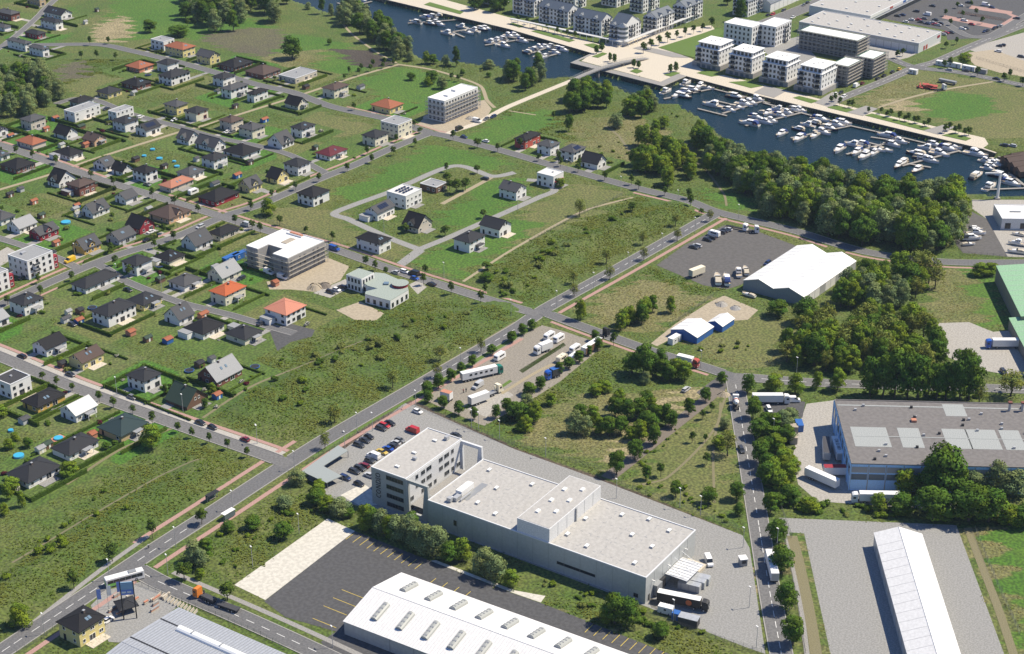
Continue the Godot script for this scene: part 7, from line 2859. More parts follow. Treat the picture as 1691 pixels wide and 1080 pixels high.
func make_blocks() -> void:
	# three-storey rental blocks
	for k in ["block_a", "block_b"]:
		var d: Array = BB[k]
		if k == "block_b": d = [BB.block_b[0] - 3.0, BB.block_b[1] + 4.0, 14.2, 12.7, 35.5]
		var o := block("apartment_block", "white three-storey flats with grey roof and crimson balcony wing" if k == "block_a" else "partly shown white flats with crimson wing beside the estate street", "apartments", d, 8.6, mats["white_wall"], mats["r_flatgrey"], mats["coping"])
		for y in [1.6, 4.5, 7.3]:
			win_row(o, 0, d[2], d[3], y, 1.3, 1.4, 3.4, "win_dark"); win_row(o, 1, d[2], d[3], y, 0.9, 1.3, 3.4, "win_grey"); win_row(o, 2, d[2], d[3], y, 1.2, 1.4, 3.4)
		var wing := box_at(o, "crimson_wing", Vector3(d[2] / 2 + 1.3, 3.0, 2.5), Vector3(2.6, 6.0, 7.0), "w_crimson")
		for y in [-1.4, 1.4]: part("window", win_mesh(1.2, 1.3), null, wing, T(0, y, 3.5))
		for y in [2.9, 5.8]: balcony(o, 3, d[2], d[3], -2.4, y + 0.2, 3.4, 4.0); balcony(o, 0, d[2], d[3], -2.8, y, 3.0, 1.4)
		box_at(o, "roof_unit", Vector3(-2, 9.1, -2), Vector3(2.4, 0.8, 1.6), "galv")
	# unfinished shell with scaffolding
	var d: Array = BB.shell_a
	var la: float = d[2]; var lb: float = d[3]
	var o := thing("unfinished_building", "U-shaped unfinished grey block building with white membrane roof", "building shell", Vector3(d[0], 0, d[1]), deg_to_rad(90.0 - d[4]))
	var cw := lb * 0.36
	var bits := [[Vector3(3.5, 0, 0), Vector3(la - 7, 0, lb)], [Vector3(-la / 2 + 3.5, 0, lb / 2 - lb * 0.18), Vector3(7.0, 0, lb * 0.36)], [Vector3(-la / 2 + 3.5, 0, -lb / 2 + lb * 0.14), Vector3(7.0, 0, lb * 0.28)]]
	for b in bits:
		var s: Vector3 = b[1]
		var wv := part("wall", bx(Vector3(s.x, 9.6, s.z)), mats["block_grey"], o, T(b[0].x, 4.8, b[0].z))
		part("roof", bx(Vector3(s.x - (0.5 if s.x > 8 else 0.0), 0.1, s.z - 0.5)), mats["membrane_white"], wv, T(0, 4.85, 0))
		var pb := MB.new()
		pb.box(Vector3(0, 5.0, s.z / 2 - 0.15), Vector3(s.x, 0.5, 0.3)); pb.box(Vector3(0, 5.0, -s.z / 2 + 0.15), Vector3(s.x, 0.5, 0.3)); pb.box(Vector3((s.x / 2 - 0.15) * (1 if s.x > 8 else -1), 5.0, 0), Vector3(0.3, 0.5, s.z - 0.6))
		part("parapet", pb.mesh(), mats["white"], wv)
	for y in [1.6, 4.6, 7.6]:
		for i in 8: if (i * 5 + int(y)) % 3: part("window_opening", bx(Vector3(1.2 if i % 2 else 0.9, 1.5, 0.12)), mats["black"], o, T(-la / 2 + 2 + i * 2.9, y, lb / 2 + 0.01))
		for z in [-lb / 2 + 3.0, lb / 2 - 3.5]: part("window_opening", bx(Vector3(0.12, 1.5, 1.0)), mats["black"], o, T(-la / 2 - 0.01, y, z))
	box_at(o, "roof_opening", Vector3(3, 9.8, -1), Vector3(6.5, 0.3, 3.0), "deck"); box_at(o, "roof_curb", Vector3(la / 2 - 3, 10.1, -3), Vector3(0.3, 0.7, 9), "white"); box_at(o, "brick_pallet", Vector3(la / 2 - 1.4, 10.1, -3), Vector3(1.2, 0.7, 7), "w_salmon")
	scaffold([d[0], d[1], la, lb, d[4]], 8.6, [0, 3, 1], "steel scaffold with timber decks round the unfinished grey building")
	# second shell
	d = BB.shell_b
	o = block("unfinished_flats", "unfinished white four-storey flats wrapped in scaffolding", "building shell", d, 12.2, mats["white_wall"], mats["membrane_white"], mats["white"])
	for y in [1.6, 4.6, 7.6, 10.5]:
		win_row(o, 0, d[2], d[3], y, 1.5, 1.6, 2.6, "win_grey"); win_row(o, 1, d[2], d[3], y, 1.5, 1.6, 2.8, "win_grey")
	box_at(o, "stair_head", Vector3(4, 12.8, -1), Vector3(5, 1.0, 3), "white"); box_at(o, "stair_head", Vector3(-6, 12.7, 1), Vector3(4, 0.8, 3), "white")
	scaffold(d, 11.8, [0, 1, 3], "grey scaffold around the unfinished white flats at the road bend")
	# kindergarten
	var kb: Array = MP.kblock
	o = thing("nursery_school", "low white nursery school with angled grey-green roof and red drum", "school")
	var nb := MB.new(); nb.prism(p2(MP.kinder), 0.0, 4.0); part("wall", nb.mesh(), mats["white_wall"], o)
	nb = MB.new(); nb.prism(p2(MP.kinder), 4.02, 4.2); part("roof", nb.mesh(), mats["kinder_roof"], o)
	var up := part("upper_block", bx(Vector3(kb[2], 6.6, kb[3])), mats["white_wall"], o, Transform3D(Basis(Vector3.UP, deg_to_rad(54.5)), Vector3(kb[0], 3.3, kb[1])))
	part("upper_roof", bx(Vector3(kb[2] - 0.4, 0.1, kb[3] - 0.4)), mats["kinder_roof"], up, T(0, 3.36, 0))
	for y in [-1.7, 1.6]:
		for s in [0, 1]:
			for i in 4: part("window", win_mesh(1.0, 1.8, "win_dark"), null, up, face(s, kb[2], kb[3]) * T((i - 1.5) * 1.9, y, 0))
	var dr := MB.new(); dr.tube(Vector3.ZERO, Vector3(0, 1.2, 0), 3.4, 3.4, 20)
	var dm := part("drum", dr.mesh(), mats["w_crimson"], o, T(MP.drum[0], 4.2, MP.drum[1]))
	dr = MB.new(); dr.tube(Vector3.ZERO, Vector3(0, 0.14, 0), 3.7, 3.7, 20); part("drum_roof", dr.mesh(), mats["kinder_roof"], dm, T(0, 1.2, 0))
	box_at(dm, "roof_light", Vector3(-6, 0.4, -1.5), Vector3(2.2, 0.5, 2.2), "sky_glass")
	var kp := p2(MP.kinder)
	for i in kp.size():
		var a := kp[i]; var e := kp[(i + 1) % kp.size()]
		var L := a.distance_to(e); var dd := (e - a) / L
		for k in int(L / 3.2):
			var q := a + dd * (k + 0.5) * L / int(L / 3.2)
			part("window", win_mesh(1.4, 2.0, "win_dark"), null, o, Transform3D(Basis(Vector3.UP, atan2(-dd.y, dd.x)), Vector3(q.x, 1.6, q.y)) * T(0, 0, 0.01))
			part("window", win_mesh(1.4, 2.0, "win_dark"), null, o, Transform3D(Basis(Vector3.UP, atan2(-dd.y, dd.x) + PI), Vector3(q.x, 1.6, q.y)) * T(0, 0, 0.01))
	# marina flats
	for i in 4:
		d = BB["flat%d" % i]
		la = d[2] - 1.0; lb = d[3] - 1.5
		o = thing("marina_flats", ["white marina flats with stacked balconies, next to the harbour lawn", "white marina flats, second block from the harbour lawn", "white marina flats, third block from the harbour lawn", "white marina flats at the end beside the quay road"][i], "apartments", Vector3(d[0], 0, d[1]), deg_to_rad(90.0 - d[4]), "marina flats on the quay")
		part("plinth", bx(Vector3(la + 1.6, 3.0, lb + 3.0)), mats["block_grey"], o, T(0, 1.5, 0))
		part("wall", bx(Vector3(la, 9.0, lb)), mats["white_wall"], o, T(0, 7.5, 0))
		var top := part("penthouse", bx(Vector3(la - 1.6, 2.9, lb - 1.8)), mats["clad_light"], o, T(0.4, 13.4, 0.3))
		part("roof", bx(Vector3(la - 0.6, 0.3, lb - 0.6)), mats["membrane_white"], top, T(0, 1.55, 0))
		part("terrace", bx(Vector3(la + 0.8, 0.25, lb + 0.8)), mats["white"], o, T(0, 12.05, 0))
		for j in 3: part("roof_vent", bx(Vector3(0.9, 0.5, 0.5)), mats["galv"], top, T((j - 1) * 2.5, 1.9, (j - 1) * 1.6))
		for y in [4.6, 7.6, 10.6]:
			for x in [-lb / 2 + 2.4, lb / 2 - 2.6]: balcony(o, 1, la, lb, x, y - 1.3, 3.6, 1.7)
			for x in [-lb / 2 + 2.4, lb / 2 - 2.6]: window(o, 1, la, lb, x, y, 2.6, 2.1, "win_dark")
			win_row(o, 1, la, lb, y, 1.4, 1.6, 2.6, "win_dark", -2.6, 2.6); win_row(o, 0, la, lb, y, 0.9, 1.2, 3.6, "win_dark"); win_row(o, 3, la, lb, y, 1.2, 1.6, 3.2, "win_dark"); win_row(o, 2, la, lb, y, 0.9, 1.2, 3.6, "win_dark")
			for x in [lb / 2 - 3.0]: balcony(o, 3, la, lb, x, y - 1.3, 3.4, 1.5)
		for k in 5: part("window", win_mesh(1.6, 1.9, "win_dark"), null, top, face(1, la - 1.6, lb - 1.8) * T((k - 2) * 2.6, 0, 0))
		for k in 4: part("window", win_mesh(1.0, 1.2, "win_dark"), null, top, face(0, la - 1.6, lb - 1.8) * T((k - 1.5) * 3.0, 0.2, 0))
		for k in 4: part("garage_door", bx(Vector3(2.2, 2.0, 0.06)), mats["glass_blue"], o, face(1, la + 1.6, lb + 3.0) * T((k - 1.5) * 3.6, 1.2, 0.02))
	for i in 2:
		d = BB["back%d" % i]
		o = block("rear_flats", ["lower white flats tucked behind the marina blocks", "tall white flats standing beside the shell building"][i], "apartments", [d[0], d[1], maxf(d[2], 14), maxf(d[3], 12), 37.0], 12.5, mats["white_wall"], mats["membrane_white"], mats["white"])
		for y in [1.8, 4.8, 7.8, 10.8]:
			for s in 4: win_row(o, s, maxf(d[2], 14), maxf(d[3], 12), y, 1.2, 1.6, 3.0, "win_dark")
			balcony(o, 0, maxf(d[2], 14), maxf(d[3], 12), 3.0, y - 1.2, 3.4, 1.5); balcony(o, 3, maxf(d[2], 14), maxf(d[3], 12), -2.0, y - 1.2, 3.4, 1.5)
	for i in 3:
		d = BB["site%d" % i]
		d = [d[0], d[1], [14.0, 17.0, 17.0][i], [39.6, 10.5, 10.5][i], 37.0]
		var src: Array = BB["site%d" % i]
		var r := deg_to_rad(37.0)
		var sh: float = (src[2] - d[2]) / 2
		d[0] -= sin(r) * sh; d[1] += cos(r) * sh
		o = block("flats_shell", ["long unfinished flats with dark scaffold facade behind the marina", "unfinished flats shell next to the end marina block", "unfinished flats shell on the quay road corner"][i], "building shell", d, 11.8, mats["block_grey"], mats["membrane_white"], mats["net_green"])
		for y in [1.8, 4.8, 7.8, 10.6]:
			for s in [0, 1]: win_row(o, s, d[2], d[3], y, 1.8, 1.8, 3.0, "win_dark")
		scaffold(d, 12.0, [0, 1, 3], ["scaffold on the long unfinished flats", "scaffold on the shell next to the marina flats", "scaffold on the quay road corner shell"][i])
	# gabled harbour houses
	for i in 11:
		d = BB["gable%d" % i]
		var ra := i in [4, 5, 8, 7, 9]
		la = maxf(d[2], 10.0); lb = maxf(d[3], 10.5)
		if i in [0, 1, 2]: la = 12.0
		if i in [3, 4, 5, 8]: la = clampf(d[2], 14, 20); 
		if i in [6, 10]: la = 13.0
		var r := deg_to_rad(38.0)
		var da = (la - d[2]) / 2; var db = (lb - d[3]) / 2
		var at := Vector3(d[0] + sin(r) * da - cos(r) * db, 0, d[1] - cos(r) * da - sin(r) * db)
		var hh := 10.5
		o = thing("harbour_flats", ["white gabled harbour flats at the far end of the quay row", "white gabled harbour flats, second along the quay row", "white gabled harbour flats beside the corner tower", "white corner harbour flats with round glazed tower", "white gabled harbour flats behind the corner tower", "white gabled harbour flats at the inland end of the lawn", "white harbour flats behind the quay row", "white harbour flats in the middle of the courtyard", "white harbour flats behind the lawn wing", "long white building with dark roof behind the lawn", "white harbour flats at the top edge of the quay row"][i], "apartments", at, deg_to_rad(52.0), "white gabled harbour flats")
		var L := la if ra else lb; var W := lb if ra else la
		var t := Transform3D(Basis.IDENTITY if ra else Basis(Vector3.UP, PI / 2), Vector3.ZERO)
		var rise := W / 2 * 0.62
		part("wall", gable_walls(L, W, hh, rise), mats["white_wall"], o, t)
		var rf := part("roof", gable_roof(L, W, hh, rise, 0.3), mats["slate"], o, t)
		for y in [1.6, 4.5, 7.3, 9.6]:
			for s in 4: win_row(o, s, la, lb, y, 1.3, 1.5, 2.9, "win_dark")
		for y in [3.1, 6.0, 8.6]:
			balcony(o, 1, la, lb, -lb / 4, y, minf(4.4, lb * 0.4), 1.5); balcony(o, 1, la, lb, lb / 4, y, minf(4.4, lb * 0.4), 1.5)
			balcony(o, 0, la, lb, 0, y, 3.6, 1.4)
		for x in [-L / 4, L / 4]:
			for s in [-1, 1]:
				var dm2 := part("dormer", gable_walls(W * 0.4, 3.0, 0.9, 1.0), mats["white_wall"], rf, Transform3D(Basis(Vector3.UP, PI / 2), Vector3(x, hh + 0.2, s * W * 0.28)))
				part("dormer_roof", gable_roof(W * 0.4, 3.0, 0.9, 1.0, 0.25, 0.14), mats["slate"], dm2)
		if i == 3:
			var tw := MB.new(); tw.tube(Vector3.ZERO, Vector3(0, 11.5, 0), 3.4, 3.4, 16)
			var tn := part("tower", tw.mesh(), mats["white_wall"], o, T(-la / 2 + 0.5, 0, lb / 2 - 0.5))
			for y in [4.2, 7.0, 9.8]:
				tw = MB.new(); tw.tube(Vector3(0, y, 0), Vector3(0, y + 1.5, 0), 3.46, 3.46, 16); part("window_band", tw.mesh(), mats["glass_blue"], tn)
			tw = MB.new(); tw.tube(Vector3(0, 11.5, 0), Vector3(0, 13.6, 0), 3.7, 0.1, 16); part("tower_roof", tw.mesh(), mats["white"], tn)
	# colonnade in front of the harbour houses
	o = thing("colonnade", "white quayside gallery roof on slim posts before the harbour flats", "arcade")
	for seg in [[BB.gable0, BB.gable3, 1], [BB.gable3, BB.gable5, 0]]:
		var r := deg_to_rad(38.0)
		var a := Vector2(seg[0][0], seg[0][1]); var e := Vector2(seg[1][0], seg[1][1])
		var dir := Vector2(cos(r), sin(r)) if seg[2] else Vector2(sin(r), -cos(r))
		var nor := Vector2(-sin(r), cos(r)) if seg[2] else Vector2(cos(r), sin(r))
		var c := p2([BB.gable3[0], BB.gable3[1]])[0]
		var base := c + nor * (20.5 if seg[2] else 9.5)
		var L := 88.0 if seg[2] else 86.0
		var s0 := -L + 8.0 if seg[2] else -19.0
		var mid := base + dir * (s0 + L / 2)
		var yaw := atan2(-dir.y, dir.x)
		part("gallery_roof", bx(Vector3(L, 0.35, 2.6)), mats["plastic_grey"], o, Transform3D(Basis(Vector3.UP, yaw), Vector3(mid.x, 3.4 + 0.01 * seg[2], mid.y)))
		for k in int(L / 5.0):
			var q := base + dir * (s0 + 2 + k * 5.0) + nor * 1.4
			part("post", bx(Vector3(0.3, 3.3, 0.3)), mats["white"], o, T(q.x, 1.65, q.y))
	# row of far terraced houses
	d = BB.row
	gable_hall("terraced_row", "white terraced row with blue-grey gabled roof along the far avenue", [d[0], d[1], d[2], 10.0, 37.0], 6.0, 3.0, true, "white_wall", "slate", 6.0)
	# shop
	d = BB.shop
	o = block("supermarket", "wide pale supermarket with flat roof beside the car park", "shop", d, 6.2, mats["clad_light"], mats["membrane"], mats["coping"])
	for i in 16: part("wall_panel", bx(Vector3(0.25, 5.6, 0.1)), mats["steel_grey"], o, face(1, d[2], d[3]) * T(-d[3] / 2 + (i + 0.5) * d[3] / 16, 2.9, 0.03))
	part("plinth_band", bx(Vector3(d[3], 1.6, 0.1)), mats["clad_grey"], o, face(1, d[2], d[3]) * T(0, 5.2, 0.05))
	roof_lights(o, d[2], d[3], 6.25, 3, 7, 2.0)
	box_at(o, "shop_sign", Vector3(d[2] / 2 - 4, 4.2, d[3] / 2 + 0.1), Vector3(4, 1.6, 0.12), "w_crimson")
	for x in [-8.0, -4.5]: box_at(o, "poster_frame", Vector3(x, 1.6, d[3] / 2 + 0.1), Vector3(2.2, 2.6, 0.12), "w_red")
	d = BB.shop2
	var lb2 := 44.0
	var r2 := deg_to_rad(37.0)
	var sh2: float = (lb2 - d[3]) / 2
	var d2 := [d[0] - cos(r2) * sh2, d[1] - sin(r2) * sh2, d[2], lb2, 37.0]
	o = block("shop_wing", "rear shop wing with a long white sign fascia above its windows", "shop", d2, 6.25, mats["clad_light"], mats["membrane"], mats["coping"])
	part("sign_fascia", bx(Vector3(d2[2], 2.2, 0.3)), mats["white"], o, T(0, 5.6, lb2 / 2 + 0.2)); part("shop_window", bx(Vector3(d2[2] - 2, 2.6, 0.1)), mats["glass"], o, T(0, 1.6, lb2 / 2 + 0.06))
	for s in [[20.0, "w_crimson"], [8.0, "blue_paint"], [34.0, "w_crimson"], [-20.0, "w_red"], [0.0, "blue_paint"]]: part("sign", bx(Vector3(4.5, 1.4, 0.1)), mats[s[1]], o, T(s[0], 5.6, lb2 / 2 + 0.38))
	roof_lights(o, d2[2], lb2, 6.3, 6, 3, 2.0)
# ------------------------------------------------------------------ vehicles
func wheel_mesh(r: float, w: float) -> Mesh:
	var k := "wheel%.2f" % r
	if not meshes.has(k):
		var b := MB.new(); b.tube(Vector3(-w / 2, 0, 0), Vector3(w / 2, 0, 0), r, r, 10)
		var g := MB.new(); g.tube(Vector3(-w / 2 - 0.02, 0, 0), Vector3(w / 2 + 0.02, 0, 0), r * 0.55, r * 0.55, 8)
		meshes[k] = g.mesh(mats["galv"], b.mesh(mats["rubber"]))
	return meshes[k]

func loft(b: MB, st: Array) -> void:
	# st: [z, half width, y bottom, y top]; closed box sections along z
	for i in st.size() - 1:
		var p: Array = st[i]; var q: Array = st[i + 1]
		var a := [Vector3(-p[1], p[2], p[0]), Vector3(p[1], p[2], p[0]), Vector3(p[1] * p[4], p[3], p[0]), Vector3(-p[1] * p[4], p[3], p[0])]
		var c := [Vector3(-q[1], q[2], q[0]), Vector3(q[1], q[2], q[0]), Vector3(q[1] * q[4], q[3], q[0]), Vector3(-q[1] * q[4], q[3], q[0])]
		for k in 4: b.quad(a[k], a[(k + 1) % 4], c[(k + 1) % 4], c[k])
		if i == 0: b.quad(a[3], a[2], a[1], a[0])
		if i == st.size() - 2: b.quad(c[0], c[1], c[2], c[3])

var protos := {}
func car_proto(kind: String) -> Node3D:
	if protos.has(kind): return protos[kind]
	var o := Node3D.new()
	var L: float = {"hatch": 4.1, "saloon": 4.6, "estate": 4.7, "van": 5.4, "caravan": 5.6}[kind]
	var b := MB.new(); var g := MB.new()
	var f := -L / 2; var e := L / 2
	if kind == "van":
		loft(b, [[f, 0.9, 0.35, 0.75, 0.95], [f + 0.15, 0.97, 0.3, 1.1, 0.95], [f + 0.9, 0.98, 0.3, 1.25, 0.95], [e - 0.05, 0.98, 0.3, 1.25, 0.98], [e, 0.97, 0.35, 1.2, 0.98]])
		loft(b, [[f + 1.75, 0.96, 1.27, 2.25, 0.9], [e - 0.05, 0.96, 1.27, 2.3, 0.92]])
		loft(g, [[f + 0.95, 0.92, 1.26, 1.3, 0.95], [f + 1.74, 0.94, 1.26, 2.2, 0.9]])
		g.box(Vector3(0, 1.75, f + 2.1), Vector3(1.9, 0.5, 0.6))
	elif kind == "caravan":
		loft(b, [[f, 0.95, 0.5, 1.6, 0.95], [f + 0.3, 1.1, 0.4, 2.3, 0.95], [f + 0.9, 1.12, 0.35, 2.6, 0.94], [e - 0.4, 1.12, 0.35, 2.6, 0.94], [e, 1.08, 0.45, 2.3, 0.94]])
		g.box(Vector3(0, 1.75, 0.2), Vector3(2.27, 0.6, 3.0)); g.box(Vector3(0, 1.75, f + 0.12), Vector3(1.5, 0.55, 0.25))
		b.box(Vector3(0.2, 2.72, 0.3), Vector3(0.7, 0.2, 0.7)); b.box(Vector3(0, 0.45, f - 0.5), Vector3(0.12, 0.1, 1.0))
	else:
		var tail := e - (0.25 if kind != "saloon" else 0.9)
		loft(b, [[f, 0.75, 0.4, 0.62, 0.9], [f + 0.12, 0.84, 0.28, 0.72, 0.92], [f + 1.15, 0.9, 0.25, 0.92, 0.94], [e - 0.8, 0.9, 0.25, 0.98, 0.94], [e - 0.1, 0.86, 0.3, 0.94, 0.92], [e, 0.78, 0.42, 0.8, 0.9]])
		var rz0 := f + 1.75; var rz1 := tail - (0.25 if kind == "estate" else 0.55)
		loft(g, [[f + 1.0, 0.8, 0.93, 0.95, 0.95], [rz0, 0.8, 0.93, 1.4, 0.8], [rz1, 0.8, 0.96, 1.41, 0.8], [tail, 0.78, 0.96, 1.0, 0.9]])
		b.box(Vector3(0, 1.43, (rz0 + rz1) / 2), Vector3(1.24, 0.07, rz1 - rz0 + 0.1))
	part("body", b.mesh(), null, o)
	part("windows", g.mesh(), mats["glass"], o)
	for z in ([f + 0.8, e - 0.85] if kind != "caravan" else [0.4]):
		for x in [-0.82, 0.82]: part("wheel", wheel_mesh(0.33, 0.22), null, o, T(x, 0.33, z))
	if kind != "caravan":
		for x in [-0.6, 0.6]:
			part("headlight", bx(Vector3(0.32, 0.14, 0.06)), mats["plastic"], o, T(x, 0.62, f + 0.06 if kind != "van" else f))
			part("tail_light", bx(Vector3(0.22, 0.2, 0.06)), mats["w_crimson"], o, T(x, 0.78, e - 0.02))
	protos[kind] = o
	return o

func make_cars() -> void:
	var cols := {"black": [0.012, 0.012, 0.014], "dark": [0.035, 0.037, 0.042], "grey": [0.16, 0.165, 0.17], "silver": [0.45, 0.46, 0.47], "white": [0.78, 0.78, 0.77], "red": [0.42, 0.02, 0.02], "maroon": [0.16, 0.012, 0.02], "blue": [0.015, 0.07, 0.34], "navy": [0.015, 0.03, 0.1], "gold": [0.5, 0.36, 0.06], "yellow": [0.7, 0.45, 0.02], "cream": [0.72, 0.66, 0.5]}
	for k in cols:
		var m := mat("car_" + k, Color(cols[k][0], cols[k][1], cols[k][2]), 0.35)
		m.clearcoat_enabled = true; m.clearcoat = 0.6; m.clearcoat_roughness = 0.1
	for c in CARS:
		var o := car_proto(c[3]).duplicate() as Node3D
		o.name = numbered({"van": "delivery_van", "caravan": "caravan"}.get(c[3], "parked_car")); add_child(o)
		o.position = Vector3(c[0], 0.1, c[1]); o.rotation.y = -deg_to_rad(c[2])
		(o.get_node("body") as MeshInstance3D).material_override = mats["car_" + c[4]]
		var w: String = {"hatch": "hatchback", "saloon": "saloon car", "estate": "estate car"}.get(c[3], c[3])
		tag(o, "%s %s %s" % [{"dark": "dark grey"}.get(c[4], c[4]), w, CAR_ZONES[c[5]]], {"van": "van", "caravan": "caravan"}.get(c[3], "car"), "vehicles " + CAR_ZONES[c[5]])
		ranks.append([o, CAR_ZONES[c[5]], "back"])

func span(k: String) -> Array:
	# [middle, heading, length] of a pair of survey points, rear to front
	var p := p2(MP[k])
	var d := p[1] - p[0]
	return [Vector3((p[0].x + p[1].x) / 2, 0.1, (p[0].y + p[1].y) / 2), atan2(-d.x, -d.y), d.length()]

func lorry(k: String, label: String, cab: String, body: String, L: float, kind := "semi", roof := "white") -> Node3D:
	var s := span(k)
	var o := thing("lorry" if kind != "trailer" else "truck_trailer", label, "truck" if kind != "trailer" else "trailer", s[0], s[1])
	var f := -L / 2
	if kind != "trailer":
		var b := MB.new()
		loft(b, [[f, 1.15, 0.5, 2.2, 1.0], [f + 0.15, 1.22, 0.45, 3.2, 0.95], [f + 0.7, 1.22, 0.45, 3.5, 0.93], [f + 2.0, 1.22, 0.5, 3.6, 0.93]])
		var cb := part("cab", b.mesh(), mats[cab], o)
		part("windscreen", bx(Vector3(2.2, 0.9, 0.1)), mats["glass"], cb, T(0, 2.2, f + 0.02))
		for x in [-1.2, 1.2]: part("side_window", bx(Vector3(0.1, 0.7, 0.9)), mats["glass"], cb, T(x, 2.3, f + 0.85))
		for x in [-0.9, 0.9]: part("headlight", bx(Vector3(0.4, 0.25, 0.1)), mats["plastic"], cb, T(x, 0.9, f))
	part("chassis", bx(Vector3(1.0, 0.35, L - 1.2)), mats["black"], o, T(0, 0.8, 0.3))
	var z0 := f + (2.5 if kind != "trailer" else 0.0)
	if kind in ["semi", "box", "trailer"]:
		var bl := L / 2 - z0
		var bd := part("cargo_box", bx(Vector3(2.5, 2.75, bl)), mats[body], o, T(0, 2.45, z0 + bl / 2))
		part("box_roof", bx(Vector3(2.46, 0.06, bl - 0.06)), mats[roof], bd, T(0, 1.4, 0))
		part("rear_door", bx(Vector3(2.3, 2.5, 0.06)), mats["galv"], bd, T(0, 0, bl / 2 + 0.02))
	var ws := [f + 1.3, L / 2 - 3.2, L / 2 - 2.0]
	if kind == "semi": ws = [f + 1.3, f + 4.4, L / 2 - 4.0, L / 2 - 2.7, L / 2 - 1.4]
	if kind == "trailer": ws = [L / 2 - 3.6, L / 2 - 2.4]
	for z in ws:
		for x in [-1.0, 1.0]: part("wheel", wheel_mesh(0.5, 0.4), null, o, T(x, 0.5, z))
	return o

func make_trucks() -> void:
	mat("box_black", Color(0.02, 0.018, 0.018), 0.5); mat("box_cream", Color(0.72, 0.66, 0.5), 0.6); mat("cab_green", Color(0.01, 0.16, 0.12), 0.4); mat("cab_blue", Color(0.015, 0.09, 0.4), 0.4); mat("cab_orange", Color(0.65, 0.2, 0.03), 0.5); mat("box_dark", Color(0.05, 0.05, 0.055), 0.6); mat("orange_print", Color(0.5, 0.12, 0.03), 0.6)
	var o := lorry("semi_black", "black articulated lorry with white roof backed onto the loading dock", "black", "box_black", 16.0)
	var dsk := MB.new(); dsk.tube(Vector3(-1.27, 2.4, -2.0), Vector3(-1.3, 2.4, -2.0), 0.95, 0.95, 16); part("logo_disc", dsk.mesh(), mats["orange_print"], o)
	dsk = MB.new(); dsk.tube(Vector3(1.27, 2.4, -2.0), Vector3(1.3, 2.4, -2.0), 0.95, 0.95, 16); part("logo_disc", dsk.mesh(), mats["orange_print"], o)
	o = lorry("semi_green", "white patterned trailer pulled by a green tractor unit", "cab_green", "white", 17.5)
	for i in 5: part("panel_window", bx(Vector3(2.56, 0.8, 1.1)), mats["glass"], o, T(0, 2.7, -3.6 + i * 2.2))
	o = lorry("semi_white", "white articulated lorry with lettered side parked below the factory", "white", "white", 16.0)
	text_on(o, "Universal", 1.0, "black", Transform3D(Basis(Vector3.UP, -PI / 2), Vector3(-1.28, 2.1, 2.0)))
	lorry("semi_blue", "blue-cabbed articulated lorry in the shade of the green warehouse", "cab_blue", "white", 16.0)
	lorry("semi_yard", "white articulated trailer angled across the factory yard", "white", "white", 13.0, "trailer")
	lorry("tr1", "dark-topped trailer parked along the blue factory wall", "white", "white", 12.0, "trailer", "box_dark")
	o = lorry("tr2", "white lettered trailer against the blue factory wall", "white", "white", 12.5, "trailer")
	text_on(o, "ON IU MO", 1.7, "black", Transform3D(Basis(Vector3.UP, -PI / 2) * Basis(Vector3.RIGHT, -PI / 2), Vector3(0, 3.92, 0)))
	lorry("tr3", "red-topped white trailer at the factory corner", "white", "white", 9.0, "trailer", "w_crimson")
	lorry("road_truck", "white box lorry with trailer standing on the factory road", "white", "white", 15.0, "semi")
	lorry("green_truck", "white lorry with green print beside the factory road trees", "white", "white", 14.0)
	lorry("white_truck", "white box lorry in the middle of the truck park", "white", "white", 8.5, "box")
	lorry("blue_truck", "dark tractor lorry with blue roof at the truck park edge", "cab_blue", "box_dark", 7.0, "box", "blue_paint")
	lorry("box_trailer", "white box trailer on the pale truck park bay", "white", "white", 8.5, "trailer")
	o = lorry("tow", "cream recovery lorry with open deck in the truck park", "box_cream", "box_cream", 7.5, "flat")
	part("deck", bx(Vector3(2.3, 0.2, 4.4)), mats["steel_grey"], o, T(0, 1.15, 1.4)); part("crane_arm", bx(Vector3(0.5, 2.2, 0.5)), mats["box_cream"], o, T(0, 2.2, -0.9))
	lorry("horse", "white box container with red lettered top in the truck park", "white", "white", 4.2, "trailer", "w_salmon")
	lorry("tarp", "beige tarpaulin-covered trailer on the gravel lot", "white", "box_cream", 8.0, "trailer", "box_cream")
	lorry("far_truck", "white-cabbed flat lorry on the far field", "white", "white", 8.0, "flat")
	lorry("cab", "white tractor unit on the gravel lot corner", "white", "white", 6.0, "flat")
	lorry("low", "empty low-loader trailer on the gravel lot", "white", "white", 11.0, "flatbed" if false else "flat")
	lorry("lane_truck", "black tractor unit on the works lane", "black", "black", 6.5, "flat")
	lorry("fire", "red and white lorry at the works lane junction", "w_red", "white", 9.0, "box")
	lorry("circus", "brown and white long trailer along the truck park", "white", "w_wood", 12.0, "trailer")
	o = lorry("mixer", "red and white concrete mixer on the factory road", "white", "white", 8.5, "flat")
	var dr := MB.new(); dr.tube(Vector3(0, 2.3, -1.4), Vector3(0, 2.6, 1.0), 0.9, 1.25, 12); dr.tube(Vector3(0, 2.6, 1.0), Vector3(0, 3.2, 3.2), 1.25, 0.5, 12)
	part("drum", dr.mesh(), mats["white"], o)
	dr = MB.new(); dr.tube(Vector3(0, 2.53, 0.4), Vector3(0, 2.62, 1.2), 1.24, 1.29, 12); part("drum_stripe", dr.mesh(), mats["w_red"], o)
	o = lorry("orange_truck", "orange-cabbed skip lorry on the side road", "cab_orange", "black", 8.5, "flat")
	part("lift_frame", bx(Vector3(1.9, 0.8, 5.0)), mats["box_dark"], o, T(0, 1.4, 1.4)); part("lift_arm", bx(Vector3(0.4, 1.6, 0.4)), mats["box_dark"], o, T(0.5, 2.2, -0.9))
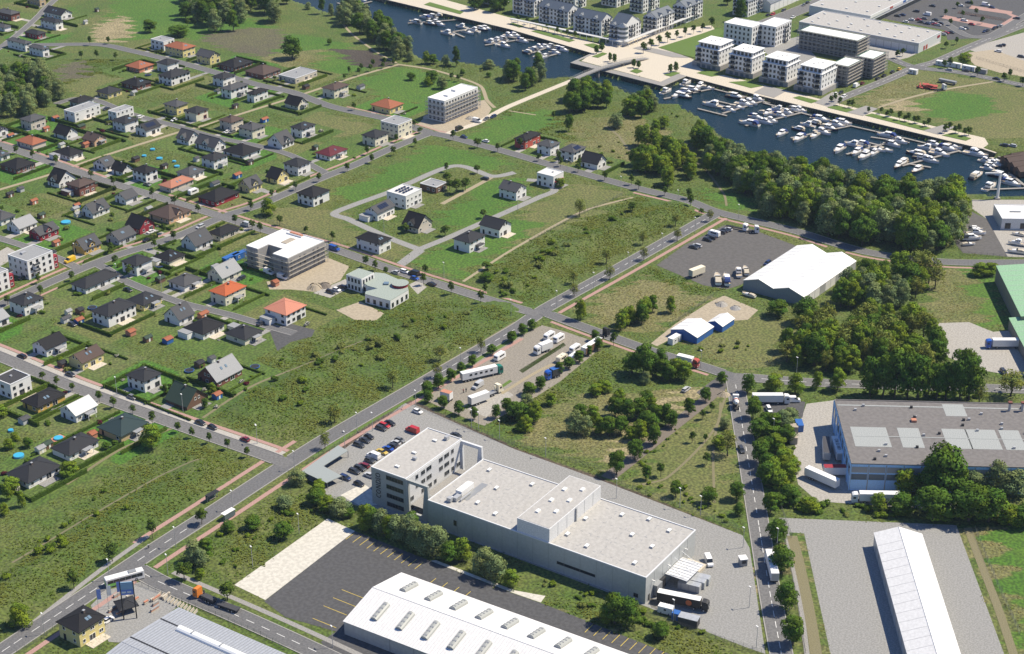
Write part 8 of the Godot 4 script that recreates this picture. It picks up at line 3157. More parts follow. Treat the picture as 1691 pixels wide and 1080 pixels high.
	o = lorry("orange_trailer", "empty dark trailer chassis behind the orange lorry", "black", "black", 8.0, "flat2")
	o.get_node("cab").free()
	part("deck_frame", bx(Vector3(2.2, 0.3, 7.4)), mats["box_dark"], o, T(0, 1.15, 0)); o.set_meta("category", "trailer")
	o = lorry("trailer2", "long grey trailer on the far field", "white", "steel_grey", 11.0, "flat3"); o.get_node("cab").free(); part("deck", bx(Vector3(2.4, 1.2, 10.5)), mats["steel_grey"], o, T(0, 1.5, 0))
	var s := span("red_frames")
	o = thing("red_machinery", "stacked red fairground frames on the far field", "machinery", s[0], s[1])
	rng.seed = 5
	for i in 16: part("frame_beam", bx(Vector3(rng.randf_range(0.4, 4.5), 0.35, rng.randf_range(0.5, 5.0))), mats["w_red"], o, Transform3D(Basis(Vector3.UP, rng.randf_range(-0.5, 0.5)), Vector3(rng.randf_range(-1.5, 1.5), 0.4 + 0.12 * i, rng.randf_range(-5, 5))))
	# bus
	s = span("bus")
	o = thing("city_bus", "white and green city bus turning at the junction", "bus", s[0], s[1])
	var b := MB.new()
	loft(b, [[-6.1, 1.15, 0.5, 2.7, 0.97], [-6.0, 1.26, 0.35, 2.95, 0.95], [5.9, 1.26, 0.35, 2.95, 0.95], [6.05, 1.2, 0.45, 2.85, 0.96]])
	part("body", b.mesh(), mats["white"], o)
	for x in [-1.24, 1.24]:
		for i in 6: part("side_window", bx(Vector3(0.08, 1.1, 1.75)), mats["glass"], o, T(x, 1.9, -4.6 + i * 1.85))
		part("green_panel", bx(Vector3(0.07, 0.9, 2.6)), mats["bus_green"], o, T(x * 1.015, 0.9, 4.4))
	part("windscreen", bx(Vector3(2.2, 1.6, 0.1)), mats["glass"], o, T(0, 1.85, -6.12)); part("rear_panel", bx(Vector3(2.2, 1.2, 0.1)), mats["bus_green"], o, T(0, 1.2, 6.05)); part("roof_unit", bx(Vector3(1.6, 0.3, 2.4)), mats["steel_grey"], o, T(0, 3.08, -2.6))
	for z in [-3.4, 2.8]:
		for x in [-1.08, 1.08]: part("wheel", wheel_mesh(0.5, 0.4), null, o, T(x, 0.5, z))

# ------------------------------------------------------------------ boats
func boat_proto(k: int) -> Node3D:
	var key := "boat%d" % k
	if protos.has(key): return protos[key]
	var o := Node3D.new()
	var hullm: Material = mats["boat_white"] if k != 3 else mats["boat_navy"]
	# unit boat 10 m long, bow at -z, waterline at y = 0
	var secs := []
	for i in 11:
		var t := i / 10.0
		var z := 5.0 - 10.0 * t
		var w := 1.55 * (1.0 if t < 0.45 else sqrt(maxf(0.0, 1.0 - pow((t - 0.45) / 0.56, 2.0)))) * (0.92 + 0.08 * minf(1.0, t * 5))
		secs.append([z, w, 0.85 + 0.55 * t * t, w * 0.82])
	var b := MB.new()
	for i in 10:
		var p: Array = secs[i]; var q: Array = secs[i + 1]
		for s in [-1, 1]:
			var a := [Vector3(0, -0.5, p[0]), Vector3(s * p[3], 0.0, p[0]), Vector3(s * p[1], p[2], p[0])]
			var c := [Vector3(0, -0.5, q[0]), Vector3(s * q[3], 0.0, q[0]), Vector3(s * q[1], q[2], q[0])]
			for e in 2:
				if s > 0: b.quad(a[e], c[e], c[e + 1], a[e + 1])
				else: b.quad(c[e], a[e], a[e + 1], c[e + 1])
		if i == 0:
			b.quad(Vector3(-p[1], p[2], p[0]), Vector3(-p[3], 0, p[0]), Vector3(p[3], 0, p[0]), Vector3(p[1], p[2], p[0]))
	part("hull", b.mesh(), hullm, o)
	b = MB.new()
	for i in 10:
		var p: Array = secs[i]; var q: Array = secs[i + 1]
		var dp: float = -0.12 if i > 2 else -0.45
		b.quad(Vector3(-p[1] * 0.95, p[2] + dp, p[0]), Vector3(p[1] * 0.95, p[2] + dp, p[0]), Vector3(q[1] * 0.95, q[2] + dp, q[0]), Vector3(-q[1] * 0.95, q[2] + dp, q[0]))
	part("deck", b.mesh(), mats["boat_deck"], o)
	var cab := MB.new(); var gl := MB.new(); var top := MB.new()
	if k == 4:
		loft(cab, [[-2.6, 0.9, 1.0, 1.15, 0.9], [-0.8, 1.2, 0.9, 1.5, 0.9], [0.0, 1.3, 0.9, 1.55, 0.9]])
		loft(gl, [[-0.4, 1.1, 1.5, 1.52, 0.9], [0.2, 1.2, 1.5, 2.1, 0.85], [0.5, 1.2, 1.5, 2.1, 0.9]])
		loft(top, [[0.6, 1.3, 0.9, 1.7, 0.85], [2.6, 1.4, 0.9, 1.75, 0.8], [4.6, 1.35, 0.85, 1.2, 0.9]])
		part("cover", top.mesh(), mats["canvas_beige"], o)
	else:
		loft(cab, [[-3.4, 0.55, 1.15, 1.25, 0.9], [-2.0, 1.05, 1.05, 1.75, 0.88], [-1.2, 1.2, 1.0, 1.9, 0.9], [2.0, 1.25, 0.9, 1.95, 0.92]])
		loft(gl, [[-1.25, 1.05, 1.88, 1.92, 0.95], [-0.5, 1.1, 1.88, 2.55, 0.85], [1.9, 1.15, 1.9, 2.6, 0.9]])
		cab.box(Vector3(0, 2.64, 0.65), Vector3(2.1, 0.1, 3.0))
		for x in [-1.06, 1.06]: cab.box(Vector3(x, 2.2, 0.9), Vector3(0.1, 0.8, 0.25))
		if k == 1:
			loft(top, [[-0.3, 0.8, 2.68, 2.75, 0.9], [0.1, 0.95, 2.68, 3.2, 0.9], [2.0, 1.0, 2.68, 3.1, 0.95]])
			part("flybridge", top.mesh(), mats["boat_white"], o)
		else:
			loft(top, [[1.95, 1.2, 1.5, 2.65, 0.9], [3.6, 1.25, 1.3, 2.5, 0.85], [4.4, 1.2, 1.1, 1.6, 0.85]])
			part("canopy", top.mesh(), mats[["canvas_blue", "canvas_blue", "canvas_grey", "canvas_beige"][k]], o)
	part("cabin", cab.mesh(), mats["boat_white"], o)
	part("cabin_window", gl.mesh(), mats["glass"], o)
	var rl := MB.new()
	for s in [-1, 1]:
		for i in range(4, 10):
			var p: Array = secs[i]; var q: Array = secs[mini(i + 1, 10)]
			rl.tube(Vector3(s * p[1] * 0.93, p[2] + 0.55, p[0]), Vector3(s * q[1] * 0.93, q[2] + 0.55, q[0]), 0.03, 0.03, 4, false)
			rl.tube(Vector3(s * p[1] * 0.93, p[2], p[0]), Vector3(s * p[1] * 0.93, p[2] + 0.55, p[0]), 0.025, 0.025, 4, false)
	part("bow_rail", rl.mesh(), mats["galv"], o)
	protos[key] = o
	return o

func make_boats() -> void:
	var bw := mat("boat_white", Color(0.8, 0.8, 0.79), 0.3); bw.clearcoat_enabled = true; bw.clearcoat = 0.5
	mat("boat_navy", Color(0.015, 0.025, 0.06), 0.3); mat("boat_deck", Color(0.52, 0.44, 0.33), 0.7, "mott", 0.6); mat("canvas_blue", Color(0.02, 0.05, 0.2), 0.9, "fine", 0.8); mat("canvas_grey", Color(0.14, 0.15, 0.16), 0.9, "fine", 0.8); mat("canvas_beige", Color(0.5, 0.45, 0.36), 0.9, "fine", 0.8)
	for c in BOATS:
		var o := boat_proto(c[4]).duplicate() as Node3D
		o.name = numbered("motor_boat"); add_child(o)
		o.position = Vector3(c[0], -2.4, c[1]); o.rotation.y = -deg_to_rad(c[2])
		var s: float = c[3] / 10.0
		o.scale = Vector3(s, (s + 1.0) / 2.0, s)
		tag(o, ["white cruiser with blue canopy", "white flybridge cruiser", "white cabin boat with grey canopy", "dark-hulled cabin cruiser", "white open motorboat with beige cover"][c[4]] + " " + BOAT_ZONES[c[5]], "boat", "boats " + BOAT_ZONES[c[5]])
		ranks.append([o, BOAT_ZONES[c[5]], "back"])
	var lab := ["white boat under a cover, first on the gravel lot", "blue-decked boat standing on the gravel lot", "white boat nearer the storage tent", "white boat against the storage tent", "white boat shell lying in front of the storage tent", "white motorboat laid up by the green fence", "white motorboat laid up in the dark yard", "long white motorboat laid up in the dark yard", "white boat hull on the pale yard, uppermost", "white boat hull on the pale yard, middle", "white boat hull on the pale yard, lowest", "covered boat at the back of the dark yard"]
	var i := 0
	for k in ["gravelboat1", "gravelboat2", "gravelboat3", "gravelboat4", "gravelboat5", "yb1", "yb2", "yb3", "yb4", "yb5", "yb6", "yb7"]:
		var s := span(k)
		var o := boat_proto([4, 0, 1, 4, 4, 4, 2, 1, 4, 1, 4, 2][i]).duplicate() as Node3D
		o.name = numbered("laid_up_boat"); add_child(o)
		var sc := clampf(s[2] / 10.0, 0.6, 1.15)
		o.position = s[0] + Vector3(0, 0.75 * sc, 0); o.rotation.y = s[1]; o.scale = Vector3.ONE * sc
		part("cradle", bx(Vector3(2.0, 0.5, 5.0)), mats["steel_grey"], o, T(0, -0.5, 0.5))
		tag(o, lab[i], "boat", "boats laid up ashore")
		i += 1
# ------------------------------------------------------------------ plants
func leaf(b: MB, p: Vector3, out: Vector3, s: float) -> void:
	var nn := (out + Vector3(rng.randf_range(-1, 1), rng.randf_range(-0.6, 1), rng.randf_range(-1, 1)) * 0.75).normalized()
	var u := nn.cross(Vector3(rng.randf_range(-1, 1), rng.randf_range(-1, 1), rng.randf_range(-1, 1))).normalized()
	var w := nn.cross(u)
	var sh := (out * 0.75 + nn * 0.5 + Vector3(0, 0.15, 0)).normalized()
	var a := p + u * s * 0.62; var c := p - u * s * 0.62; var d := p + w * s * 0.45 - nn * s * 0.12; var e := p - w * s * 0.45 - nn * s * 0.12
	b.trin(a, d, c, sh); b.trin(a, c, e, sh)

func crown(kind: String, sd: int) -> Array:
	# [trunk mesh, crown mesh] of a tree 10 m tall with a crown 7 m wide
	rng.seed = sd
	var P: Dictionary = {
		"dark": {"c": [0.078, 0.14, 0.02], "lobes": 15, "n": 3000, "y0": 0.13, "leaf": 0.42, "sx": 3.0},
		"willow": {"c": [0.168, 0.215, 0.085], "lobes": 17, "n": 3200, "y0": 0.03, "leaf": 0.36, "sx": 3.1},
		"fresh": {"c": [0.138, 0.205, 0.022], "lobes": 14, "n": 2800, "y0": 0.07, "leaf": 0.4, "sx": 3.0},
		"young": {"c": [0.07, 0.115, 0.02], "lobes": 8, "n": 900, "y0": 0.32, "leaf": 0.62, "sx": 2.9},
		"poplar": {"c": [0.065, 0.11, 0.02], "lobes": 10, "n": 1800, "y0": 0.1, "leaf": 0.45, "sx": 3.0},
		"sparse": {"c": [0.16, 0.185, 0.04], "lobes": 13, "n": 900, "y0": 0.25, "leaf": 0.42, "sx": 3.1}}[kind]
	var t := MB.new()
	var bend := Vector3(rng.randf_range(-0.3, 0.3), 0, rng.randf_range(-0.3, 0.3))
	t.tube(Vector3.ZERO, Vector3(0, 2.6, 0) + bend, 0.24, 0.17, 7, false); t.tube(Vector3(0, 2.6, 0) + bend, Vector3(0, 7.5, 0) - bend, 0.17, 0.05, 6, false)
	var b := MB.new()
	var y0: float = P.y0 * 10.0
	var lobes := []
	for i in P.lobes:
		var u = (i + 0.5) / float(P.lobes)
		var yy := lerpf(y0 + 1.0, 8.9, u)
		var prof := sqrt(maxf(0.05, 1.0 - pow((u - 0.38) / 0.68, 2.0)))
		if kind == "poplar": prof = 0.75
		var a = i * 2.4 + rng.randf_range(-0.5, 0.5)
		var rad: float = P.sx * prof * rng.randf_range(0.35, 0.72)
		var r := rng.randf_range(1.05, 1.75) * (0.75 + 0.35 * prof)
		lobes.append([Vector3(cos(a) * rad, yy, sin(a) * rad), r, rng.randf_range(0.82, 1.2), rng.randf_range(-0.12, 0.14)])
	for l in lobes: t.tube(Vector3(0, lerpf(2.2, l[0].y - 0.6, 0.5), 0), l[0], 0.09, 0.025, 5, false)
	var tot := 0.0
	for l in lobes: tot += l[1] * l[1]
	for l in lobes:
		var cnt := int(P.n * l[1] * l[1] / tot)
		for i in cnt:
			var d := Vector3(rng.randfn(), rng.randfn(), rng.randfn()).normalized()
			if d.y < -0.5: d.y *= -0.6
			var p: Vector3 = l[0] + d * Vector3(1.05, 0.85, 1.05) * l[1] * (0.62 + 0.45 * sqrt(rng.randf()))
			if kind == "willow" and d.y < 0.3: p.y -= rng.randf() * 0.5
			var k: float = l[2] * rng.randf_range(0.72, 1.3)
			b.col = Color(P.c[0] * k * (1.0 + l[3]), P.c[1] * k, P.c[2] * k * (1.0 - l[3]))
			leaf(b, p, d, P.leaf * rng.randf_range(0.7, 1.3))
	return [t.mesh(), b.mesh()]

func scatter(p: PackedVector2Array, n: int, apart: float, verge: float) -> PackedVector2Array:
	var r := Rect2(p[0], Vector2.ZERO)
	for q in p: r = r.expand(q)
	var got := PackedVector2Array()
	for tries in n * 120:
		if got.size() >= n: break
		var q := Vector2(rng.randf_range(r.position.x, r.end.x), rng.randf_range(r.position.y, r.end.y))
		if not Geometry2D.is_point_in_polygon(q, p): continue
		var ok := true
		for e in got:
			if e.distance_squared_to(q) < apart * apart: ok = false; break
		if ok and not on_road(q, -1, verge): got.append(q)
	return got

func nearest_zone(x: float, z: float) -> String:
	var best := 1e9; var got := 0
	for h in HOUSES:
		var d := Vector2(h[0] - x, h[1] - z).length_squared()
		if d < best: best = d; got = h[10]
	return HOUSE_ZONES[got]

var leafm: StandardMaterial3D
func make_trees() -> void:
	leafm = StandardMaterial3D.new(); leafm.resource_name = "leaves"
	leafm.vertex_color_use_as_albedo = true; leafm.roughness = 0.9; leafm.metallic_specular = 0.12
	leafm.backlight_enabled = true; leafm.backlight = Color(0.5, 0.5, 0.3)
	var bark := mat("bark", Color(0.09, 0.07, 0.055), 0.9, "mott", 0.8)
	var names := ["broadleaf_tree", "willow_tree", "bright_tree", "young_tree", "poplar_tree", "sparse_tree"]
	var kinds := ["dark", "willow", "fresh", "young", "poplar", "sparse"]
	var count := [4, 4, 4, 3, 1, 2]
	var pr := {}
	for k in 6:
		for j in count[k]: pr["%d_%d" % [k, j]] = crown(kinds[k], 40 + k * 10 + j)
	rng.seed = 9
	var rows := []
	for t in TREES: rows.append([t[2], t[0] / 10.0, t[1] / 10.0, t[3] / 10.0, t[4] / 10.0, TREE_GROUPS[t[5]][0], TREE_GROUPS[t[5]][1], true])
	for f in FORESTS:
		for q in scatter(p2(f[6]), f[2], 3.2, 2.0):
			var hh := rng.randf_range(f[3], f[4])
			rows.append([f[5][rng.randi() % f[5].size()], q.x, q.y, hh, hh * rng.randf_range(0.6, 0.85), f[0], f[1], false])
	var adj := ["deep green", "silvery green", "bright green", "slender", "narrow", "thin-crowned"]
	var members := {}
	for t in rows: members[[t[0], t[5]]] = members.get([t[0], t[5]], 0) + 1
	var i := 0
	for t in rows:
		var pm: Array = pr["%d_%d" % [t[0], i % count[t[0]]]]
		i += 1
		var o := Node3D.new()
		o.name = numbered(names[t[0]]); add_child(o)
		o.position = Vector3(t[1], hgt(t[1], t[2]) - 0.05, t[2]); o.rotation.y = rng.randf() * TAU
		o.scale = Vector3(t[4] / 7.0, t[3] / 10.0, t[4] / 7.0)
		part("trunk", pm[0], bark, o); part("crown", pm[1], leafm, o)
		tag(o, adj[t[0]] + " " + t[5], "tree", t[6])
		if t[7] and members[[t[0], t[5]]] < 15: ranks.append([o, t[5], "back"])
	# shrubs
	var tones := [[0.08, 0.135, 0.018], [0.13, 0.185, 0.018], [0.16, 0.185, 0.05], [0.5, 0.48, 0.44], [0.09, 0.02, 0.03]]
	var tn := ["dark green", "bright green", "olive", "white-blossomed", "purple-leaved"]
	var sp := {}
	for k in 5:
		for j in 2:
			rng.seed = 300 + k * 5 + j
			var b := MB.new()
			for l in 5:
				var c := Vector3(rng.randf_range(-0.28, 0.28), rng.randf_range(0.22, 0.42), rng.randf_range(-0.28, 0.28)); var r := rng.randf_range(0.2, 0.32)
				for e in 90:
					var d := Vector3(rng.randfn(), rng.randfn(), rng.randfn()).normalized()
					var kk := rng.randf_range(0.7, 1.3)
					b.col = Color(tones[k][0] * kk, tones[k][1] * kk, tones[k][2] * kk)
					if k == 3 and e % 3 == 0: b.col = Color(0.06, 0.09, 0.03)
					leaf(b, c + d * r * rng.randf_range(0.6, 1.05), d, 0.13)
			sp["%d_%d" % [k, j]] = b.mesh()
	rng.seed = 10
	i = 0
	var all := []
	for s in SHRUBS:
		for q in scatter(p2(s[5]), s[1], 1.4, 1.0): all.append([q.x, q.y, rng.randf_range(s[2], s[3]), s[4][rng.randi() % s[4].size()], s[0]])
	for s in GARDEN_SHRUBS: all.append([s[0], s[1], s[2], s[3], "in a garden " + nearest_zone(s[0], s[1])])
	for s in all:
		i += 1
		var o := MeshInstance3D.new()
		var garden: bool = s[4].begins_with("in a garden")
		o.name = numbered("garden_shrub" if garden else "wild_shrub")
		o.mesh = sp["%d_%d" % [s[3], i % 2]]; o.material_override = leafm
		add_child(o)
		o.position = Vector3(s[0], hgt(s[0], s[1]) - 0.08, s[1]); o.rotation.y = rng.randf() * TAU
		var w: float = s[2] * 1.25
		o.scale = Vector3(w, s[2] * rng.randf_range(0.85, 1.2), w * rng.randf_range(0.8, 1.3))
		tag(o, "%s rounded shrub %s" % [tn[s[3]], s[4]], "shrub", "%s shrubs %s" % [tn[s[3]], s[4]])
	# hedges
	var hp := []
	for k in 3:
		rng.seed = 400 + k
		var b := MB.new()
		var hc: Array = [[0.06, 0.105, 0.018], [0.085, 0.135, 0.02], [0.05, 0.075, 0.02]][k]
		b.col = Color(hc[0] * 0.8, hc[1] * 0.8, hc[2] * 0.8)
		b.box(Vector3(0, 0.42, 0), Vector3(0.62, 0.84, 5.9))
		for e in 700:
			var d: Vector3 = [Vector3.UP, Vector3.RIGHT, Vector3.LEFT][rng.randi() % 3]
			var p := Vector3(rng.randf_range(-0.38, 0.38), rng.randf_range(0.05, 0.98), rng.randf_range(-3, 3))
			if d == Vector3.UP: p.y = rng.randf_range(0.86, 1.04)
			else: p.x = d.x * rng.randf_range(0.3, 0.44)
			var kk := rng.randf_range(0.7, 1.35)
			b.col = Color(hc[0] * kk, hc[1] * kk, hc[2] * kk)
			leaf(b, p, d, 0.2)
		hp.append(b.mesh())
	for h in HEDGES:
		var o := MeshInstance3D.new()
		o.name = numbered("hedge"); o.mesh = hp[h[5]]; o.material_override = leafm
		add_child(o)
		o.position = Vector3(h[0], 0, h[1]); o.rotation.y = -deg_to_rad(h[2]); o.scale = Vector3(1.0, h[4], h[3] / 6.0)
		var hz := nearest_zone(h[0], h[1])
		tag(o, "%s clipped garden hedge %s" % [["green", "light green", "dark"][h[5]], hz], "hedge", "garden hedges " + hz)
		ranks.append([o, hz, "back"])
	# rough grass on banks and meadows, far too much to count
	var tb := MB.new()
	rng.seed = 12
	for e in 11:
		var a := rng.randf() * TAU
		var root := Vector3(cos(a), 0, sin(a)) * rng.randf_range(0.0, 0.5)
		var tip := root + Vector3(cos(a) * 0.25, rng.randf_range(0.5, 1.0), sin(a) * 0.25)
		var side := Vector3(-sin(a), 0, cos(a)) * 0.22
		tb.trin(root - side, root + side, tip, Vector3(cos(a) * 0.12, 1, sin(a) * 0.12).normalized())
	var places := []
	rng.seed = 13
	var wild := [0, 3, 8]
	while places.size() < 190000:
		var x := rng.randf_range(-330, 300); var z := rng.randf_range(-380, 235)
		var c := int((x - TX0) * TN / TW); var r := int((z - TZ0) * TN / TW)
		if c < 0 or r < 0 or c >= TN or r >= TN: continue
		var k := cls[r * TN + c]
		if not k in wild: continue
		var dn := relief.get_noise_2d(x * 2.5, z * 2.5)
		if rng.randf() > (0.75 if k == 3 else 0.3) * (0.6 + dn): continue
		if blocked(x, z): continue
		places.append([x, z, k, dn])
	var mm := MultiMesh.new()
	mm.transform_format = MultiMesh.TRANSFORM_3D; mm.use_colors = true
	mm.mesh = tb.mesh(); mm.instance_count = places.size()
	for e in places.size():
		var p: Array = places[e]
		var s := rng.randf_range(0.3, 0.75) * (1.0 if p[2] == 3 else 0.75)
		mm.set_instance_transform(e, Transform3D(Basis(Vector3.UP, rng.randf() * TAU).scaled(Vector3(s, s * rng.randf_range(0.5, 1.0), s)), Vector3(p[0], hgt(p[0], p[1]) - 0.03, p[1])))
		var t := clampf(0.5 + p[3] * 1.4 + rng.randf_range(-0.16, 0.16), 0, 1)
		var a := Color(0.078, 0.135, 0.016).lerp(Color(0.14, 0.162, 0.036), t) if p[2] != 8 else Color(0.125, 0.15, 0.035).lerp(Color(0.24, 0.22, 0.09), t)
		mm.set_instance_color(e, a)
	var mi := MultiMeshInstance3D.new()
	mi.name = "meadow_grass"; mi.multimesh = mm; mi.material_override = leafm
	add_child(mi)
	tag(mi, "rough tall grass covering the banks and meadows", "grass", "", "stuff")

var cover := PackedByteArray()
func blocked(x: float, z: float) -> bool:
	if cover.is_empty():
		cover.resize(430 * 430)
		var polys := []
		for s in SHEETS: polys.append(p2(s[2]))
		for s in QUAYSHEETS: polys.append(p2(s[2]))
		polys.append(basin)
		for p in polys:
			var r := Rect2(p[0], Vector2.ZERO)
			for q in p: r = r.expand(q)
			for j in range(maxi(0, int((r.position.y + 600) / 2)), mini(430, int((r.end.y + 600) / 2) + 1)):
				for i in range(maxi(0, int((r.position.x + 430) / 2)), mini(430, int((r.end.x + 430) / 2) + 1)):
					if Geometry2D.is_point_in_polygon(Vector2(i * 2 - 429, j * 2 - 599), p): cover[j * 430 + i] = 1
		var rows := []
		for i in lines.size(): rows.append([lines[i], ROADS[i][1] / 2 + 0.8])
		for s in PATHS: rows.append([densify(p2(s[3])), s[2] / 2 + 0.4])
		for s in STRIPS:
			var p: PackedVector2Array = lines[s[0]].slice(int(s[4] * lines[s[0]].size()), int(s[5] * lines[s[0]].size()))
			var q := PackedVector2Array()
			for i in p.size() - 1: q.append(p[i] + (p[i + 1] - p[i]).normalized().rotated(PI / 2) * s[2])
			rows.append([q, s[3] / 2 + 0.4])
		for rw in rows:
			for q in rw[0]:
				var e := int(ceil(rw[1] / 2.0))
				for dj in range(-e, e + 1):
					for di in range(-e, e + 1):
						if Vector2(di, dj).length() * 2.0 > rw[1] + 0.8: continue
						var i := int((q.x + 430) / 2) + di; var j := int((q.y + 600) / 2) + dj
						if i >= 0 and j >= 0 and i < 430 and j < 430: cover[j * 430 + i] = 1
		for k in BB:
			var d: Array = BB[k]
			var pb := PackedVector2Array()
			var r := deg_to_rad(d[4])
			var a = Vector2(sin(r), -cos(r)) * (d[2] / 2 + 0.5); var b = Vector2(-cos(r), -sin(r)) * (d[3] / 2 + 0.5)
			for e in [a + b, a - b, -a - b, b - a]: pb.append(Vector2(d[0], d[1]) + e)
			for j in 430:
				var zz := j * 2 - 599
				if absf(zz - d[1]) > 75: continue
				for i in 430:
					if absf(i * 2 - 429 - d[0]) < 75 and Geometry2D.is_point_in_polygon(Vector2(i * 2 - 429, zz), pb): cover[j * 430 + i] = 1
	var ii := int((x + 430) / 2); var jj := int((z + 600) / 2)
	if ii < 0 or jj < 0 or ii >= 430 or jj >= 430: return false
	return cover[jj * 430 + ii] == 1

# ------------------------------------------------------------------ small things
func make_small() -> void:
	var lp := MB.new(); lp.tube(Vector3.ZERO, Vector3(0, 7.4, 0), 0.11, 0.06, 6)
	var lh := MB.new(); lh.box(Vector3(0, 7.45, -0.3), Vector3(0.36, 0.16, 0.9))
	var lpm := lp.mesh(); var lhm := lh.mesh()
	for q in LAMPS:
		var ri := 0; var rd := 1e9
		for e in lines.size():
			for c in lines[e]:
				if c.distance_squared_to(Vector2(q[0], q[1])) < rd: rd = c.distance_squared_to(Vector2(q[0], q[1])); ri = e
		var rn := "beside the " + String(ROADS[ri][0]).replace("_", " ")
		var o := thing("street_lamp", "slim grey street lamp " + rn, "street lamp", Vector3(q[0], 0.05, q[1]), 0.6, "grey street lamps " + rn)
		ranks.append([o, rn, "back"])
		part("pole", lpm, mats["galv"], o); part("lamp_head", lhm, mats["white"], o)
	var fm := mat("fence_steel", Color(0.1, 0.11, 0.11), 0.5)
	var fl := ["dark mesh fence above the mulch strip behind the production hall", "dark mesh fence beside the truck park", "dark mesh fence between office parking and avenue", "dark mesh fence along the hall-side ditch", "wire fence beside the scrubby strip", "wire fence at the show-house gate", "wire fence along the show-house street", "wire fence by the builders yard", "wire fence at the edge of the bright field", "dark fence round the billboard yard", "low fence beside the yellow house", "black sliding gate of the paved hall lot", "wire fence behind the factory road trees", "dark fence of the works yard", "green fence of the boat yard", "pale fence of the sand court", "short fence by the truck park"]
	var i := 0
	for f in FENCES:
		var b := MB.new()
		var p := p2(f[1])
		for k in p.size() - 1:
			var L := p[k].distance_to(p[k + 1]); var d := (p[k + 1] - p[k]) / L
			var n := maxi(1, int(L / 2.5))
			var yaw := Basis(Vector3.UP, atan2(-d.y, d.x))
			for e in n + 1:
				var c := p[k] + d * L * e / n
				b.box(Vector3(c.x, f[0] / 2, c.y), Vector3(0.07, f[0], 0.07))
			var m := (p[k] + p[k + 1]) / 2
			for e in 6: b.box(Vector3.ZERO, Vector3(L, 0.025, 0.025), Transform3D(yaw, Vector3(m.x, f[0] * (e + 0.6) / 6.2, m.y)))
		solid("wire_fence", b, fm, fl[i], "fence")
		i += 1
	# garden sheds
	var sc := [["w_wood", "r_dark"], ["w_grey", "r_grey"], ["w_salmon", "r_terra"], ["w_cream", "r_flatgrey"], ["w_wood", "r_green"], ["blue_paint", "r_terra"]]
	var sn := ["brown timber garden shed with dark roof", "grey garden shed with grey roof", "reddish garden shed with tiled roof", "cream garden shed with pale roof", "brown timber garden shed with green roof", "blue garden shed with red roof"]
	for s in SHEDS:
		var o := thing("garden_shed", sn[s[4]], "shed", Vector3(s[0], 0, s[1]), deg_to_rad(54.5), "garden sheds")
		ranks.append([o, nearest_zone(s[0], s[1]), "back"])
		part("wall", gable_walls(s[2], s[3], 2.0, 0.6), mats[sc[s[4]][0]], o); part("roof", gable_roof(s[2], s[3], 2.0, 0.6, 0.25, 0.1), mats[sc[s[4]][1]], o)
		part("door", bx(Vector3(0.8, 1.7, 0.06)), mats["win_white"], o, T(0, 0.9, s[3] / 2 + 0.02))
	mat("pool_blue", Color(0.06, 0.3, 0.5), 0.5); mat("pool_water", Color(0.05, 0.36, 0.55), 0.05)
	var pl := ["blue round pool in the garden below the flat garage", "blue pool set in a wooden deck beside the blue shed", "large blue round pool near the garden edge", "blue pool behind the crimson house", "small blue pool on the lawn by the double-gabled houses", "round blue pool beside the garden hedge there", "blue pool in the garden of the pale hipped house", "little blue pool further back in that garden", "small blue pool by the cream garage"]
	i = 0
	for p in POOLS:
		var o := thing("garden_pool", pl[i], "pool", Vector3(p[0], 0, p[1]), 0, "blue garden pools")
		var b := MB.new(); b.tube(Vector3.ZERO, Vector3(0, 0.75, 0), p[2] / 2, p[2] / 2, 18)
		part("pool_wall", b.mesh(), mats["pool_blue"], o)
		b = MB.new(); b.tube(Vector3(0, 0.7, 0), Vector3(0, 0.79, 0), p[2] / 2 - 0.15, p[2] / 2 - 0.15, 18); part("pool_water", b.mesh(), mats["pool_water"], o)
		if i == 1: part("deck", bx(Vector3(5, 0.3, 4.4)), mats["w_salmon"], o, Transform3D(Basis(Vector3.UP, deg_to_rad(54.5)), Vector3(0, 0.15, 0)))
		i += 1
	i = 0
	for p in TRAMPOLINES:
		var o := thing("trampoline", ["black trampoline near the dark red house", "black trampoline by the cul-de-sac garden", "black trampoline at the garden edge", "pale round garden table on a lawn", "blue-rimmed trampoline by the garden tree"][i], "trampoline", Vector3(p[0], 0, p[1]), 0)
		var b := MB.new(); b.tube(Vector3(0, 0.7, 0), Vector3(0, 0.78, 0), 1.7, 1.7, 16); part("mat", b.mesh(), mats["black"], o)
		b = MB.new(); b.tube(Vector3(0, 0.62, 0), Vector3(0, 0.74, 0), 1.9, 1.9, 16); part("rim", b.mesh(), mats["blue_paint"], o)
		for k in 4: part("leg", bx(Vector3(0.08, 0.65, 0.08)), mats["galv"], o, T(cos(k * PI / 2) * 1.7, 0.32, sin(k * PI / 2) * 1.7))
		i += 1
	# footbridge
	var s := p2(MP.bridge)
	var d := s[1] - s[0]
	var o := thing("footbridge", "arched steel footbridge with railings from the bank to the plaza", "bridge", Vector3((s[0].x + s[1].x) / 2, 0, (s[0].y + s[1].y) / 2), atan2(-d.y, d.x))
	var L := d.length()
	var dk := MB.new(); var rl := MB.new()
